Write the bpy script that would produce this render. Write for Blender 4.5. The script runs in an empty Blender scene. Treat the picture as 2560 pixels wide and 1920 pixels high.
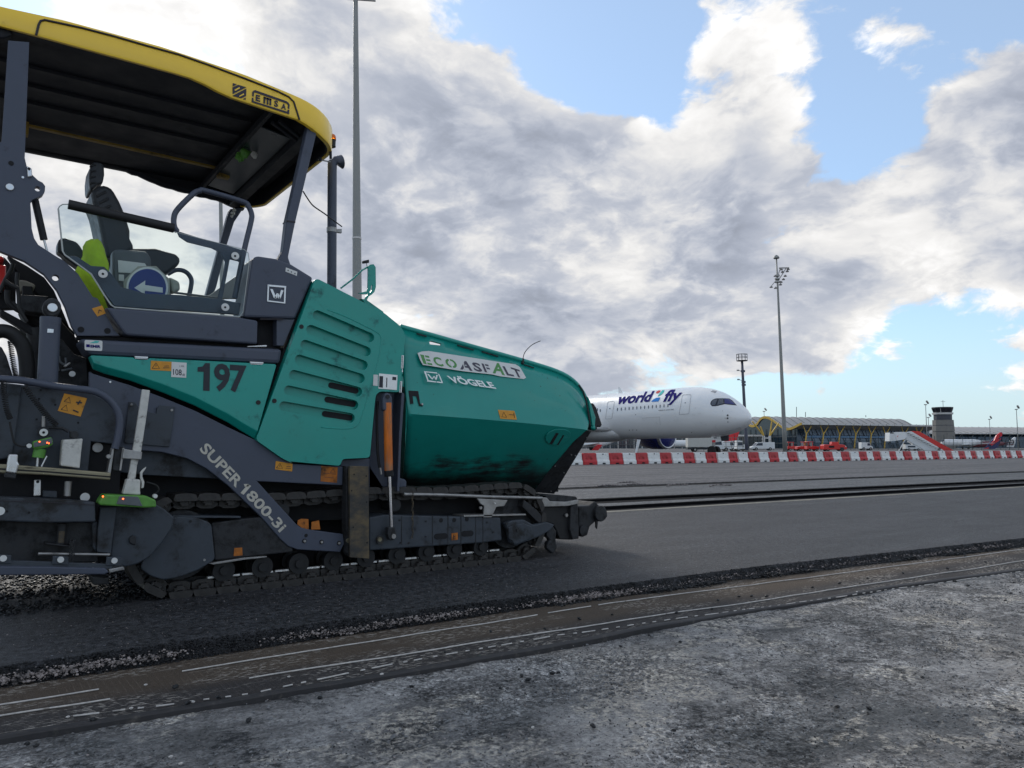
import bpy, bmesh, math, random
from mathutils import Vector, Matrix, noise
random.seed(7)
S = bpy.context.scene
COL = S.collection
# ------------------------------------------------------------------ camera
FP, CX, CY, HZ, EYE = 1900., 1280., 960., 1117., 1.1      # focal length and principal point in photograph pixels, horizon row, eye height
PITCH = math.atan((HZ-CY)/FP)
YAW = math.atan((3930-1280)/(FP/math.cos(PITCH)))         # paving direction (+X) lies this far right of the view
FW = (math.cos(YAW), math.sin(YAW)); RT = (math.sin(YAW), -math.cos(YAW))
cam = bpy.data.cameras.new('camera'); camo = bpy.data.objects.new('camera', cam); COL.objects.link(camo)
cam.sensor_width = 36; cam.lens = FP/2560*36; cam.clip_end = 8000; cam.clip_start = .05
camo.location = (0, 0, EYE); camo.rotation_euler = (math.pi/2+PITCH, 0, YAW-math.pi/2)
S.camera = camo

def ray(px, py):
    a = (px-CX)/FP; b = -(py-CY)/FP
    fw = math.cos(PITCH)-b*math.sin(PITCH); up = math.sin(PITCH)+b*math.cos(PITCH)
    return Vector((FW[0]*fw+RT[0]*a, FW[1]*fw+RT[1]*a, up))
def P(p, Y):                       # survey point on the vertical plane y = Y (the paver's side planes)
    d = ray(*p); t = Y/d.y; return Vector((d.x*t, Y, EYE+d.z*t))
def G(p, z=0.):                    # survey point on a level plane
    d = ray(*p); t = (z-EYE)/d.z; return Vector((d.x*t, d.y*t, z))
def PL(p, o, n):                   # survey point on any plane
    d = ray(*p); t = (o-Vector((0, 0, EYE))).dot(n)/d.dot(n); return Vector((0, 0, EYE))+d*t
def W(lat, dep, z=0.):             # metres right of / ahead of the camera
    return Vector((RT[0]*lat+FW[0]*dep, RT[1]*lat+FW[1]*dep, z))
def WD(p, dep):
    d = ray(*p); t = dep/(d.x*FW[0]+d.y*FW[1]); return Vector((d.x*t, d.y*t, EYE+d.z*t))
def crop(x0, y0, s): return lambda x, y: (x0+x*s, y0+y*s)
C1 = crop(0, 0, .4069); C2 = crop(0, 400, .4069); C3 = crop(0, 900, .4069); C4 = crop(700, 600, .4069); C5 = crop(700, 950, .4069)
C6 = crop(1400, 900, .27125); C7 = crop(1850, 900, .321)
Z1 = crop(0, 300, .2049); Z2 = crop(0, 600, .2049); Z3 = crop(0, 900, .2049); Z4 = crop(0, 1150, .2049); Z6 = crop(500, 200, .2049)
Z8 = crop(820, 1100, .3255); Q1 = crop(0, 1350, .4521); Q2 = crop(900, 1350, .4521); Q3 = crop(1700, 1250, .404); Q6 = crop(2180, 980, .1718)
Q7 = crop(800, 600, .1507); D0 = crop(0, 640, .2049); ZT = crop(560, 190, .09042); ZE = crop(1040, 860, .13562)

# ------------------------------------------------------------------ sky and sun
SUN = ray(330, -60).normalized()
SUN_EL = math.asin(SUN.z); SUN_ROT = math.atan2(SUN.x, SUN.y)
sun = bpy.data.lights.new('sun', 'SUN'); suno = bpy.data.objects.new('sun', sun); COL.objects.link(suno)
sun.energy = 1.3; sun.angle = math.radians(18); sun.color = (1, .95, .87)
suno.rotation_euler = SUN.to_track_quat('Z', 'Y').to_euler(); suno.location = (0, 0, 60)
S.view_settings.view_transform = 'Standard'; S.view_settings.look = 'None'; S.view_settings.exposure = 0.58; S.view_settings.gamma = 1
S.view_settings.use_curve_mapping = False
world = bpy.data.worlds.new('World'); S.world = world; world.use_nodes = True
NT = world.node_tree; NT.nodes.clear()

class N:                            # small helper for node graphs
    def __init__(s, nt): s.nt = nt
    def new(s, t, **k):
        n = s.nt.nodes.new(t)
        for a, v in k.items(): setattr(n, a, v)
        return n
    def put(s, sock, v):
        if isinstance(v, bpy.types.NodeSocket): s.nt.links.new(v, sock)
        elif v is not None:
            if hasattr(sock, 'default_value') and isinstance(v, (tuple, list, Vector)) and len(sock.default_value) == 4 and len(v) == 3: v = (*v, 1)
            sock.default_value = v
    def m(s, op, a, b=None, c=None, clamp=False):
        n = s.new('ShaderNodeMath', operation=op, use_clamp=clamp)
        for i, v in enumerate((a, b, c)):
            if v is not None: s.put(n.inputs[i], v)
        return n.outputs[0]
    def vm(s, op, a, b=None, out=0):
        n = s.new('ShaderNodeVectorMath', operation=op)
        s.put(n.inputs[0], a)
        if b is not None: s.put(n.inputs['Scale'] if op == 'SCALE' else n.inputs[1], b)
        return n.outputs['Value'] if op in ('DOT_PRODUCT', 'LENGTH') else n.outputs[out]
    def noise(s, vec, scale, detail=4, rough=.5, dist=0, lac=2.0, col=False):
        n = s.new('ShaderNodeTexNoise'); s.put(n.inputs['Vector'], vec)
        n.inputs['Scale'].default_value = scale; n.inputs['Detail'].default_value = detail
        n.inputs['Roughness'].default_value = rough; n.inputs['Distortion'].default_value = dist; n.inputs['Lacunarity'].default_value = lac
        return n.outputs['Color' if col else 'Fac']
    def step(s, v, a, b, lo=0., hi=1., smooth=True):
        n = s.new('ShaderNodeMapRange'); n.interpolation_type = 'SMOOTHSTEP' if smooth else 'LINEAR'
        s.put(n.inputs[0], v); s.put(n.inputs[1], a); s.put(n.inputs[2], b); s.put(n.inputs[3], lo); s.put(n.inputs[4], hi)
        return n.outputs[0]
    def mix(s, f, a, b, mode='MIX'):
        n = s.new('ShaderNodeMix'); n.data_type = 'RGBA'; n.blend_type = mode
        s.put(n.inputs[0], f); s.put(n.inputs[6], a); s.put(n.inputs[7], b); return n.outputs[2]

w = N(NT)
SEED = (3.7, 1.3, 0.0)
tc = w.new('ShaderNodeTexCoord'); Dv = w.vm('NORMALIZE', tc.outputs['Generated'])
sky = w.new('ShaderNodeTexSky'); sky.sky_type = 'NISHITA'; sky.sun_disc = False
sky.sun_elevation = SUN_EL; sky.sun_rotation = SUN_ROT; sky.air_density = 1.0; sky.dust_density = .3; sky.ozone_density = 2.0
sep = w.new('ShaderNodeSeparateXYZ'); w.put(sep.inputs[0], Dv)
zc = w.m('MAXIMUM', sep.outputs[2], 0.0)
inv = w.m('DIVIDE', 1.0, w.m('ADD', zc, .62))                    # clouds lie on a layer overhead: they shrink towards the horizon
cmb = w.new('ShaderNodeCombineXYZ'); w.put(cmb.inputs[0], w.m('MULTIPLY', sep.outputs[0], inv)); w.put(cmb.inputs[1], w.m('MULTIPLY', sep.outputs[1], inv))
w.put(cmb.inputs[2], w.m('MULTIPLY', w.m('MULTIPLY', zc, inv), 1.9))
pos = w.vm('ADD', cmb.outputs[0], (SEED[0], SEED[1], SEED[2]))
warp = w.vm('SCALE', w.vm('SUBTRACT', w.noise(pos, 3.2, 5, .55, col=True), (.5, .5, .5)), .16)
posw = w.vm('ADD', pos, warp)
SC_ = 3.4
n1 = w.m('MULTIPLY_ADD', w.noise(posw, SC_, 12, .58), 1.9, -.45)
sunoff = Vector((SUN.x, SUN.y, .9)).normalized()*.035
n2 = w.m('MULTIPLY_ADD', w.noise(w.vm('ADD', posw, tuple(sunoff)), SC_, 9, .57), 1.9, -.45)
n3 = w.noise(w.vm('ADD', posw, (9, 4, 2)), 11, 8, .60)
n4 = w.noise(w.vm('ADD', posw, (2, 8, 5)), 4.2, 9, .54)
# where the cloud cover is closed and where it is open (direction, inner and outer radius in degrees, weight)
def cap(px, py, rin, rout, wt):
    d = w.vm('DOT_PRODUCT', Dv, tuple(ray(px, py).normalized()))
    return w.step(d, math.cos(math.radians(rout)), math.cos(math.radians(rin)), 0, wt)
bias = None
for c in [(700, 500, 8, 26, .34), (1250, 480, 5, 13, .22), (1580, 520, 2, 8, .20), (1850, 170, .5, 6, .22), (1960, 340, .5, 4, .14), (2500, 600, 5, 15, .38), (1900, 690, 3, 10, .32), (2640, 330, 2, 8, .16), (1500, 760, 2, 10, .22),
        (1430, 140, 1, 6, -.20), (2260, 120, 4, 11, -.17), (2130, 420, 2, 7, -.20), (1640, 20, 1, 4, -.16), (2300, 1020, 2, 7, -.50), (1900, 1025, 1, 4.5, -.36), (2560, 1000, 2, 7, -.3), (1500, 1090, 1, 4, -.1)]:
    v = cap(*c); bias = v if bias is None else w.m('ADD', bias, v)
dens = w.m('ADD', w.m('ADD', n1, bias), w.m('MULTIPLY', w.m('SUBTRACT', n3, .5), .42))
alpha = w.step(dens, .465, .60)
thick = w.step(dens, .55, 1.0)
lit = w.step(w.m('SUBTRACT', n1, n2), -.14, .16)
sd = w.vm('DOT_PRODUCT', Dv, tuple(SUN))
glow = w.m('POWER', w.m('MAXIMUM', sd, 0), 60.0)
bright = w.m('SUBTRACT', 1.0, w.m('MULTIPLY', thick, .29))
bright = w.m('MULTIPLY', bright, w.m('ADD', .76, w.m('MULTIPLY', lit, .38)))
bright = w.m('MULTIPLY', bright, w.m('ADD', .80, w.m('MULTIPLY', w.step(n4, .36, .66), .34)))
bright = w.m('MULTIPLY', bright, w.m('ADD', .94, w.m('MULTIPLY', w.step(n3, .3, .7), .12)))
bright = w.m('ADD', bright, w.m('MULTIPLY', glow, .30))
ccol = w.mix(w.step(bright, .50, .95), (.80, .875, 1.05), (1.0, .99, .98))
cl = w.vm('SCALE', ccol, w.m('MULTIPLY', bright, 6.3))
skyc = w.mix(1.0, sky.outputs[0], (.80, .97, 1.10), 'MULTIPLY')
skyc = w.mix(.46, w.vm('SCALE', skyc, 1.25), (3.9, 4.6, 5.2))
skyc = w.mix(w.step(zc, .16, .0, 0, .80), skyc, (4.0, 5.0, 5.5))     # pale air near the horizon
colr = w.mix(alpha, skyc, cl)
bg = w.new('ShaderNodeBackground'); w.put(bg.inputs[0], colr); bg.inputs[1].default_value = .1
wo = w.new('ShaderNodeOutputWorld'); NT.links.new(bg.outputs[0], wo.inputs[0])
try: world.cycles.sampling_method = 'MANUAL'; world.cycles.sample_map_resolution = 512
except Exception: pass

# ------------------------------------------------------------------ materials
def mat(name, col, rough=.5, metal=0., var=.12, vscale=6., dirt=0., dirtcol=(.018, .016, .014), dscale=2.5, bump=0., bscale=120., spec=.5, coat=0., stretch=(1, 1, 1), trans=0., emit=None, alpha=1., ior=1.45, rvar=.12):
    m = bpy.data.materials.new(name); m.use_nodes = True; nt = m.node_tree; n = N(nt)
    b = nt.nodes['Principled BSDF']; t = n.new('ShaderNodeTexCoord'); v = n.vm('MULTIPLY', t.outputs['Object'], stretch)
    nz = n.noise(v, vscale, 5, .6)
    base = n.mix(1.0, col, n.mix(nz, (1-var*2,)*3, (1+var*2,)*3), 'MULTIPLY') if var else None
    if base is None: n.put(b.inputs['Base Color'], col)
    r = n.step(nz, .25, .75, max(.02, rough-rvar), min(1, rough+rvar), False)
    if dirt:
        d = n.step(n.noise(n.vm('ADD', v, (7, 3, 1)), dscale, 9, .68), .62-dirt*.35, .80-dirt*.25)
        base = n.mix(d, base if base is not None else col, dirtcol)
        r = n.mix(d, r, (.85,)*3)
    if base is not None: n.put(b.inputs['Base Color'], base)
    n.put(b.inputs['Roughness'], r)
    b.inputs['Metallic'].default_value = metal; b.inputs['Specular IOR Level'].default_value = spec; b.inputs['Coat Weight'].default_value = coat
    b.inputs['Coat Roughness'].default_value = .15
    b.inputs['Transmission Weight'].default_value = trans; b.inputs['IOR'].default_value = ior; b.inputs['Alpha'].default_value = alpha
    if emit: b.inputs['Emission Color'].default_value = (*emit[:3], 1); b.inputs['Emission Strength'].default_value = emit[3]
    if bump:
        bp = n.new('ShaderNodeBump'); bp.inputs['Strength'].default_value = bump; bp.inputs['Distance'].default_value = .004
        n.put(bp.inputs['Height'], n.noise(v, bscale, 4, .6)); n.put(b.inputs['Normal'], bp.outputs[0])
    return m
M = {}
M['green'] = mat('teal paint', (.005, .280, .228), .36, var=.10, vscale=1.6, dirt=.20, dirtcol=(.010, .10, .09), dscale=7, coat=.25)
M['grey'] = mat('slate grey paint', (.060, .070, .100), .48, var=.12, vscale=4, dirt=.16, dirtcol=(.03, .03, .034), dscale=5, bump=.05, bscale=60)
M['greyw'] = mat('worn slate paint', (.042, .051, .064), .55, var=.2, vscale=7, dirt=.42, dirtcol=(.018, .017, .016), dscale=5, bump=.15, bscale=70)
M['dark'] = mat('tar coated steel', (.022, .023, .026), .6, var=.35, vscale=12, dirt=.5, dirtcol=(.008, .008, .008), dscale=9, bump=.5, bscale=70)
M['black'] = mat('black rubber', (.012, .012, .013), .6, var=.2, vscale=10, bump=.15)
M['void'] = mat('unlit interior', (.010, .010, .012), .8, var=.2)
M['yellow'] = mat('canopy yellow', (.96, .62, .045), .34, var=.05, vscale=2, dirt=.03, dirtcol=(.35, .2, .03), coat=.3)
M['ceil'] = mat('canopy lining', (.013, .015, .021), .65, var=.25, vscale=5, dirt=.2, bump=.1)
M['ceilp'] = mat('canopy smoked panel', (.050, .064, .072), .35, var=.15, vscale=3)
M['yelin'] = mat('yellow inner strip', (.30, .19, .03), .6, var=.3, vscale=4, dirt=.25)
M['line'] = mat('dark decal', (.022, .018, .024), .5, var=.08)
M['decal'] = mat('purple black decal', (.030, .024, .040), .5, var=.08)
M['num'] = mat('number decal', (.016, .019, .028), .5, var=.08)
M['silver'] = mat('bare silver metal', (.62, .62, .62), .33, .85, var=.12, vscale=20)
M['steel'] = mat('worn steel', (.33, .32, .31), .42, .7, var=.3, vscale=15, dirt=.2, bump=.2)
M['chrome'] = mat('chromed rod', (.8, .8, .82), .12, 1., var=.03)
M['track'] = mat('worn track steel', (.032, .029, .027), .55, var=.35, vscale=14, dirt=.35, dirtcol=(.014, .013, .012), dscale=10, bump=.4, bscale=60)
M['rail'] = mat('bright chain rail', (.82, .80, .78), .30, .6, var=.2, vscale=30)
M['white'] = mat('white sticker', (.66, .66, .64), .5, var=.06)
M['whitep'] = mat('white worn paint', (.55, .54, .50), .55, var=.15, vscale=20, dirt=.25, dirtcol=(.10, .09, .08), dscale=14)
M['orange'] = mat('orange sticker', (.62, .27, .022), .5, var=.15, vscale=25, dirt=.12, dirtcol=(.2, .09, .02), dscale=12)
M['orange2'] = mat('grimy orange sticker', (.42, .13, .014), .6, var=.3, vscale=25, dirt=.42, dirtcol=(.04, .025, .015), dscale=9)
M['cream'] = mat('cream lettering', (.52, .49, .42), .6, var=.15, vscale=20, dirt=.12, dirtcol=(.2, .19, .17), dscale=15)
M['rust'] = mat('rusty orange sleeve', (.62, .15, .012), .5, var=.35, vscale=9, dirt=.42, dirtcol=(.26, .17, .11), dscale=5, bump=.15, stretch=(2, 2, .6))
M['tan'] = mat('greasy plate with tan wear', (.034, .032, .030), .5, var=.3, vscale=9, dirt=.62, dirtcol=(.14, .105, .06), dscale=2.6, stretch=(1.4, 1, 2.4), bump=.2)
M['limegreen'] = mat('sensor green', (.10, .28, .045), .45, var=.15, vscale=20, dirt=.3, dirtcol=(.03, .04, .02), dscale=9)
M['brass'] = mat('scuffed slide bar', (.27, .24, .16), .42, .55, var=.3, vscale=12, dirt=.3, dirtcol=(.05, .045, .035), dscale=10, stretch=(.4, 1, 3))
M['hivis'] = mat('hi-vis lime cloth', (.42, .60, .03), .8, var=.25, vscale=9, bump=.4, bscale=25)
M['seat'] = mat('black seat vinyl', (.022, .024, .028), .5, var=.2, vscale=14, bump=.2, bscale=200)
M['pole'] = mat('galvanised mast', (.27, .27, .255), .5, .2, var=.10, vscale=.6, dirt=.1, dirtcol=(.2, .19, .17))
M['poled'] = mat('dark mast paint', (.075, .08, .11), .5, var=.1)
M['maroon'] = mat('maroon paint', (.16, .015, .03), .4, var=.1)
M['red'] = mat('barrier red plastic', (.46, .026, .032), .45, var=.22, vscale=3, dirt=.36, dirtcol=(.20, .02, .02), dscale=3)
M['bwhite'] = mat('barrier white plastic', (.72, .72, .70), .45, var=.06, vscale=2, dirt=.34, dirtcol=(.42, .41, .39), dscale=2.5)
M['plane'] = mat('aircraft white', (.76, .76, .76), .32, var=.04, vscale=.25, dirt=.10, dirtcol=(.55, .54, .52), dscale=.5, coat=.25, stretch=(1, 1, 2))
M['navy'] = mat('aircraft navy', (.018, .022, .14), .3, var=.08, vscale=.5, coat=.3)
M['logo'] = mat('logo indigo', (.020, .016, .15), .85, var=.04, spec=.05)
M['acred'] = mat('aircraft red', (.62, .022, .03), .35, var=.08, vscale=.5)
M['teal'] = mat('logo turquoise', (.10, .52, .48), .85, var=.03, spec=.05); M['blue'] = mat('logo blue', (.06, .24, .62), .85, var=.03, spec=.05); M['coral'] = mat('logo coral', (.58, .10, .09), .85, var=.03, spec=.05)
M['cockpit'] = mat('cockpit glass', (.012, .014, .022), .08, var=.05, spec=.7)
M['win'] = mat('cabin window', (.10, .11, .13), .2, var=.2, vscale=1)
M['seam'] = mat('panel seam', (.33, .33, .34), .6, var=.05)
M['fan'] = mat('fan black', (.02, .02, .022), .5, var=.2)  # plain near-black for the fan, probes and drain plugs
M['roof'] = mat('ribbed aluminium roof', (.37, .345, .325), .5, .15, var=.06, vscale=.1)
M['roofe'] = mat('roof edge white', (.62, .60, .58), .5, var=.08, vscale=.3)
M['tyellow'] = mat('terminal yellow steel', (.62, .40, .07), .5, var=.12, vscale=.4)
M['tglass'] = mat('terminal glass', (.018, .035, .055), .10, var=.35, vscale=.12, spec=.8)
M['tglass2'] = mat('terminal blind band', (.16, .20, .25), .4, var=.35, vscale=.4)
M['tdark'] = mat('terminal dark steel', (.022, .026, .034), .5, var=.2)
M['conc'] = mat('tower concrete', (.20, .19, .175), .8, var=.12, vscale=.4, dirt=.15, dirtcol=(.13, .12, .11), dscale=.4, bump=.2, bscale=4)
M['concd'] = mat('tower dark panel', (.055, .058, .075), .6, var=.15, vscale=.5)
M['fence'] = mat('dark green fence', (.018, .034, .034), .6, var=.2)
M['vred'] = mat('vehicle red', (.58, .022, .018), .35, var=.12, vscale=1, coat=.2)
M['vwhite'] = mat('vehicle white', (.68, .69, .69), .4, var=.06, vscale=1)
M['vglass'] = mat('vehicle window', (.03, .045, .07), .1, var=.3, vscale=2)
M['tyre'] = mat('tyre', (.012, .012, .012), .8, var=.2)
M['signblue'] = mat('sign blue', (.012, .028, .20), .35, var=.08)
M['signbody'] = mat('sign plastic', (.36, .36, .31), .5, var=.1)
M['amber'] = mat('beacon amber', (.85, .20, .008), .15, var=.05, trans=.45)
M['led'] = mat('lit red diode', (.8, .05, .02), .4, var=0, emit=(1, .09, .02, 5))
M['glass'] = mat('side glass', (.86, .94, .93), .02, var=0, trans=1., ior=1.12, rvar=0, spec=.35)
M['gedge'] = mat('glass edge trim', (.45, .47, .45), .35, var=.1)
M['hedge'] = mat('hedge hood metal', (.24, .24, .23), .5, var=.1)
M['mesh'] = mat('far console paint', (.10, .11, .12), .5, var=.2)
# ------------------------------------------------------------------ geometry helpers
ROOT = {}
def empty(name, loc, label=None, cat=None, group=None):
    o = bpy.data.objects.new(name, None); COL.objects.link(o); o.location = loc; o.empty_display_size = .3
    ROOT[o.name] = Vector(loc)
    tag(o, label, cat, group); return o
def tag(o, label=None, cat=None, group=None, kind=None):
    if label: o['label'] = label
    if cat: o['category'] = cat
    if group: o['group'] = group
    if kind: o['kind'] = kind
    return o
def link(o, parent=None):
    COL.objects.link(o)
    if parent is not None:
        o.parent = parent
        if parent.name in ROOT: o.matrix_parent_inverse = Matrix.Translation(-ROOT[parent.name])
    return o
class MB:
    def __init__(s): s.bm = bmesh.new()
    def poly(s, pts): return s.bm.faces.new([s.bm.verts.new(p) for p in pts])
    def prism(s, pts, vec):
        vec = Vector(vec); a = [s.bm.verts.new(p) for p in pts]; b = [s.bm.verts.new(Vector(p)+vec) for p in pts]; n = len(a)
        s.bm.faces.new(a); s.bm.faces.new(b[::-1])
        for i in range(n): s.bm.faces.new((a[i], b[i], b[(i+1) % n], a[(i+1) % n]))
        return s
    def box(s, c, size, rot=None):
        c = Vector(c); vs = []
        for dz in (-.5, .5):
            for dx, dy in ((-.5, -.5), (.5, -.5), (.5, .5), (-.5, .5)):
                v = Vector((dx*size[0], dy*size[1], dz*size[2]))
                if rot is not None: v = rot @ v
                vs.append(s.bm.verts.new(c+v))
        for f in ((0, 1, 2, 3), (4, 5, 6, 7), (0, 1, 5, 4), (1, 2, 6, 5), (2, 3, 7, 6), (3, 0, 4, 7)): s.bm.faces.new([vs[i] for i in f])
        return s
    def bar(s, a, b, w, h, up=(0, 0, 1)):
        a = Vector(a); b = Vector(b); d = (b-a).normalized(); side = d.cross(Vector(up))
        if side.length < 1e-4: side = d.cross(Vector((0, 1, 0)))
        side.normalize(); u = side.cross(d)
        r = Matrix((d, side, u)).transposed()
        return s.box((a+b)/2, ((b-a).length, w, h), r)
    def tube(s, path, r, n=10, cap=True):
        path = [Vector(p) for p in path]; rs = r if isinstance(r, (list, tuple)) else [r]*len(path); rings = []
        ref = None
        for i, p in enumerate(path):
            d = (path[min(i+1, len(path)-1)]-path[max(i-1, 0)]).normalized()
            if ref is None: ref = d.orthogonal().normalized()
            ref = (ref-d*ref.dot(d)).normalized(); q = d.cross(ref)
            rings.append([s.bm.verts.new(p+(ref*math.cos(2*math.pi*k/n)+q*math.sin(2*math.pi*k/n))*rs[i]) for k in range(n)])
        for a, b in zip(rings, rings[1:]):
            for k in range(n): s.bm.faces.new((a[k], a[(k+1) % n], b[(k+1) % n], b[k]))
        if cap: s.bm.faces.new(rings[0][::-1]); s.bm.faces.new(rings[-1])
        return s
    def rings(s, rings, cap=True, closed=True):
        rs = [[s.bm.verts.new(p) for p in r] for r in rings]; n = len(rs[0])
        for a, b in zip(rs, rs[1:]):
            for k in range(n if closed else n-1): s.bm.faces.new((a[k], a[(k+1) % n], b[(k+1) % n], b[k]))
        if cap and closed: s.bm.faces.new(rs[0][::-1]); s.bm.faces.new(rs[-1])
        return s
    def ico(s, c, r, sub=1, jit=0., sq=(1, 1, 1)):
        g = bmesh.ops.create_icosphere(s.bm, subdivisions=sub, radius=1)
        for v in g['verts']:
            k = r*(1+random.uniform(-jit, jit)); v.co = Vector(c)+Vector((v.co.x*sq[0], v.co.y*sq[1], v.co.z*sq[2]))*k
        return s
    def mesh(s, name, smooth=False):
        bmesh.ops.recalc_face_normals(s.bm, faces=s.bm.faces)
        me = bpy.data.meshes.new(name); s.bm.to_mesh(me); s.bm.free()
        if smooth:
            for p in me.polygons: p.use_smooth = True
        return me
    def obj(s, name, m, parent=None, bevel=0., smooth=False, seg=2, auto=None):
        me = s.mesh(name, smooth or bool(auto)); me.materials.append(M[m] if isinstance(m, str) else m)
        o = bpy.data.objects.new(name, me); link(o, parent)
        if auto:
            me.set_sharp_from_angle(angle=math.radians(auto))
        if bevel:
            b = o.modifiers.new('bevel', 'BEVEL'); b.width = bevel; b.segments = seg; b.limit_method = 'ANGLE'; b.angle_limit = math.radians(28); b.harden_normals = False
        return o
def bake(o):                         # apply an object's modifiers
    dg = bpy.context.evaluated_depsgraph_get(); me = bpy.data.meshes.new_from_object(o.evaluated_get(dg))
    o.modifiers.clear(); o.data = me; return o
def rounded(pts, r, n=3):            # round the corners of a 2-D outline (pixel units)
    out = []; L = len(pts)
    for i in range(L):
        p0, p1, p2 = Vector(pts[i-1]), Vector(pts[i]), Vector(pts[(i+1) % L])
        a, b = (p0-p1), (p2-p1); rr = min(r, a.length*.45, b.length*.45); a.normalize(); b.normalize()
        s0, s1 = p1+a*rr, p1+b*rr
        for k in range(n+1):
            t = k/n; out.append(tuple((s0*(1-t)+p1*t)*(1-t)+(p1*(1-t)+s1*t)*t))
    return out
def smooth_path(pts, n=4):           # Catmull-Rom through control points
    pts = [Vector(p) for p in pts]; out = []
    for i in range(len(pts)-1):
        p0 = pts[max(i-1, 0)]; p1 = pts[i]; p2 = pts[i+1]; p3 = pts[min(i+2, len(pts)-1)]
        for k in range(n):
            t = k/n; out.append(.5*((2*p1)+(p2-p0)*t+(2*p0-5*p1+4*p2-p3)*t*t+(3*p1-p0-3*p2+p3)*t**3))
    return out+[pts[-1]]
def disc(c, n, r, t, k=16):          # ring of points for a short cylinder
    n = Vector(n).normalized(); a = n.orthogonal().normalized(); b = n.cross(a); c = Vector(c)
    return [c+(a*math.cos(2*math.pi*i/k)+b*math.sin(2*math.pi*i/k))*r for i in range(k)], n*t
def text_mesh(body, bold=0., shear=0., space=1.0, fine=0.):
    cu = bpy.data.curves.new('t', 'FONT'); cu.body = body; cu.offset = bold; cu.shear = shear; cu.space_character = space; cu.resolution_u = 3
    o = bpy.data.objects.new('t', cu); COL.objects.link(o); dg = bpy.context.evaluated_depsgraph_get(); dg.update()
    me = bpy.data.meshes.new_from_object(o.evaluated_get(dg)); bpy.data.objects.remove(o)
    bm = bmesh.new(); bm.from_mesh(me); bmesh.ops.remove_doubles(bm, verts=bm.verts, dist=1e-5); bmesh.ops.triangulate(bm, faces=bm.faces)
    if fine:
        for _ in range(4):
            ed = [e for e in bm.edges if e.calc_length() > fine]
            if not ed: break
            bmesh.ops.subdivide_edges(bm, edges=ed, cuts=1); bmesh.ops.triangulate(bm, faces=bm.faces)
    bm.to_mesh(me); bm.free(); return me
def text(name, body, fn, m, parent, bold=0., shear=0., space=1.0, label=None, fine=0.):
    """lettering; fn(u, v) maps the unit box of the text to the surface it is printed on"""
    me = text_mesh(body, bold, shear, space, fine)
    xs = [v.co.x for v in me.vertices]; ys = [v.co.y for v in me.vertices]; x0, x1, y0, y1 = min(xs), max(xs), min(ys), max(ys)
    for v in me.vertices: v.co = fn((v.co.x-x0)/(x1-x0), (v.co.y-y0)/(y1-y0))
    me.materials.append(M[m]); o = bpy.data.objects.new(name, me); link(o, parent)
    if label: o['label'] = label
    return o
def quad(bl, br, tl, off=Vector((0, -.004, 0))):
    bl, br, tl = Vector(bl), Vector(br), Vector(tl)
    return lambda u, v: bl+(br-bl)*u+(tl-bl)*v+off

# ------------------------------------------------------------------ ground
def ground_mat(name, build, rough=.7):
    m = bpy.data.materials.new(name); m.use_nodes = True; n = N(m.node_tree); b = m.node_tree.nodes['Principled BSDF']
    t = n.new('ShaderNodeTexCoord'); build(n, b, t.outputs['Object']); return m
def asphalt(base, spk, sheen, sc=1.0, tint=(1, 1, 1.08), streak=.25, bumpd=.010, spec=.4):
    def f(n, b, v):
        big = n.noise(n.vm('MULTIPLY', v, (.05, 1.3, 1)), 1.0, 6, .62)
        mid = n.noise(n.vm('MULTIPLY', v, (.35, 1.0, 1)), 2.2, 7, .68)
        fine = n.noise(v, 130*sc, 3, .7); gr = n.noise(v, 20*sc, 6, .74)
        vor = n.new('ShaderNodeTexVoronoi'); n.put(vor.inputs['Vector'], v); vor.inputs['Scale'].default_value = 48*sc
        lum = n.m('MULTIPLY', base, n.step(big, .32, .68, 1-streak, 1+streak, False))
        lum = n.m('MULTIPLY', lum, n.step(mid, .35, .65, .72, 1.28, False))
        lum = n.m('MULTIPLY', lum, n.step(fine, .32, .68, .35, 1.7, False))
        lum = n.m('MULTIPLY', lum, n.step(gr, .37, .63, .30, 1.85, False))
        lum = n.m('ADD', lum, n.m('MULTIPLY', n.m('MULTIPLY', n.step(vor.outputs['Color'], .84, .96), n.step(vor.outputs['Distance'], .42, .18)), spk))
        n.put(b.inputs['Base Color'], n.vm('SCALE', tint, lum)); n.put(b.inputs['Specular IOR Level'], n.step(n.m('ADD', n.m('MULTIPLY', gr, .6), n.m('MULTIPLY', fine, .4)), .38, .62, spec*.15, spec*2.2, False))
        n.put(b.inputs['Roughness'], n.step(gr, .35, .65, sheen-.12, sheen+.14, False))
        bp = n.new('ShaderNodeBump'); bp.inputs['Strength'].default_value = .7; bp.inputs['Distance'].default_value = bumpd
        n.put(bp.inputs['Height'], n.m('ADD', n.m('ADD', fine, gr), n.m('MULTIPLY', vor.outputs['Distance'], .6))); n.put(b.inputs['Normal'], bp.outputs[0])
    return f
M['lane'] = ground_mat('fresh asphalt', asphalt(.033, .26, .60, 1.0, (1, 1, 1.10), .20, .016, .24))
M['strip'] = ground_mat('older asphalt', asphalt(.062, .06, .62, .6, (1, 1.02, 1.06), .3, .012, .3))
M['apron'] = ground_mat('apron asphalt', asphalt(.066, .05, .66, .4, (1.04, 1, 1.03), .55, .012, .3))
M['tack'] = mat('bitumen coated cut', (.006, .006, .007), .9, var=.4, vscale=14, bump=.6, bscale=40, spec=.08)
M['dust'] = mat('dusty joint', (.20, .185, .155), .9, var=.35, vscale=9, dirt=.3, dirtcol=(.07, .065, .06))
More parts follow.
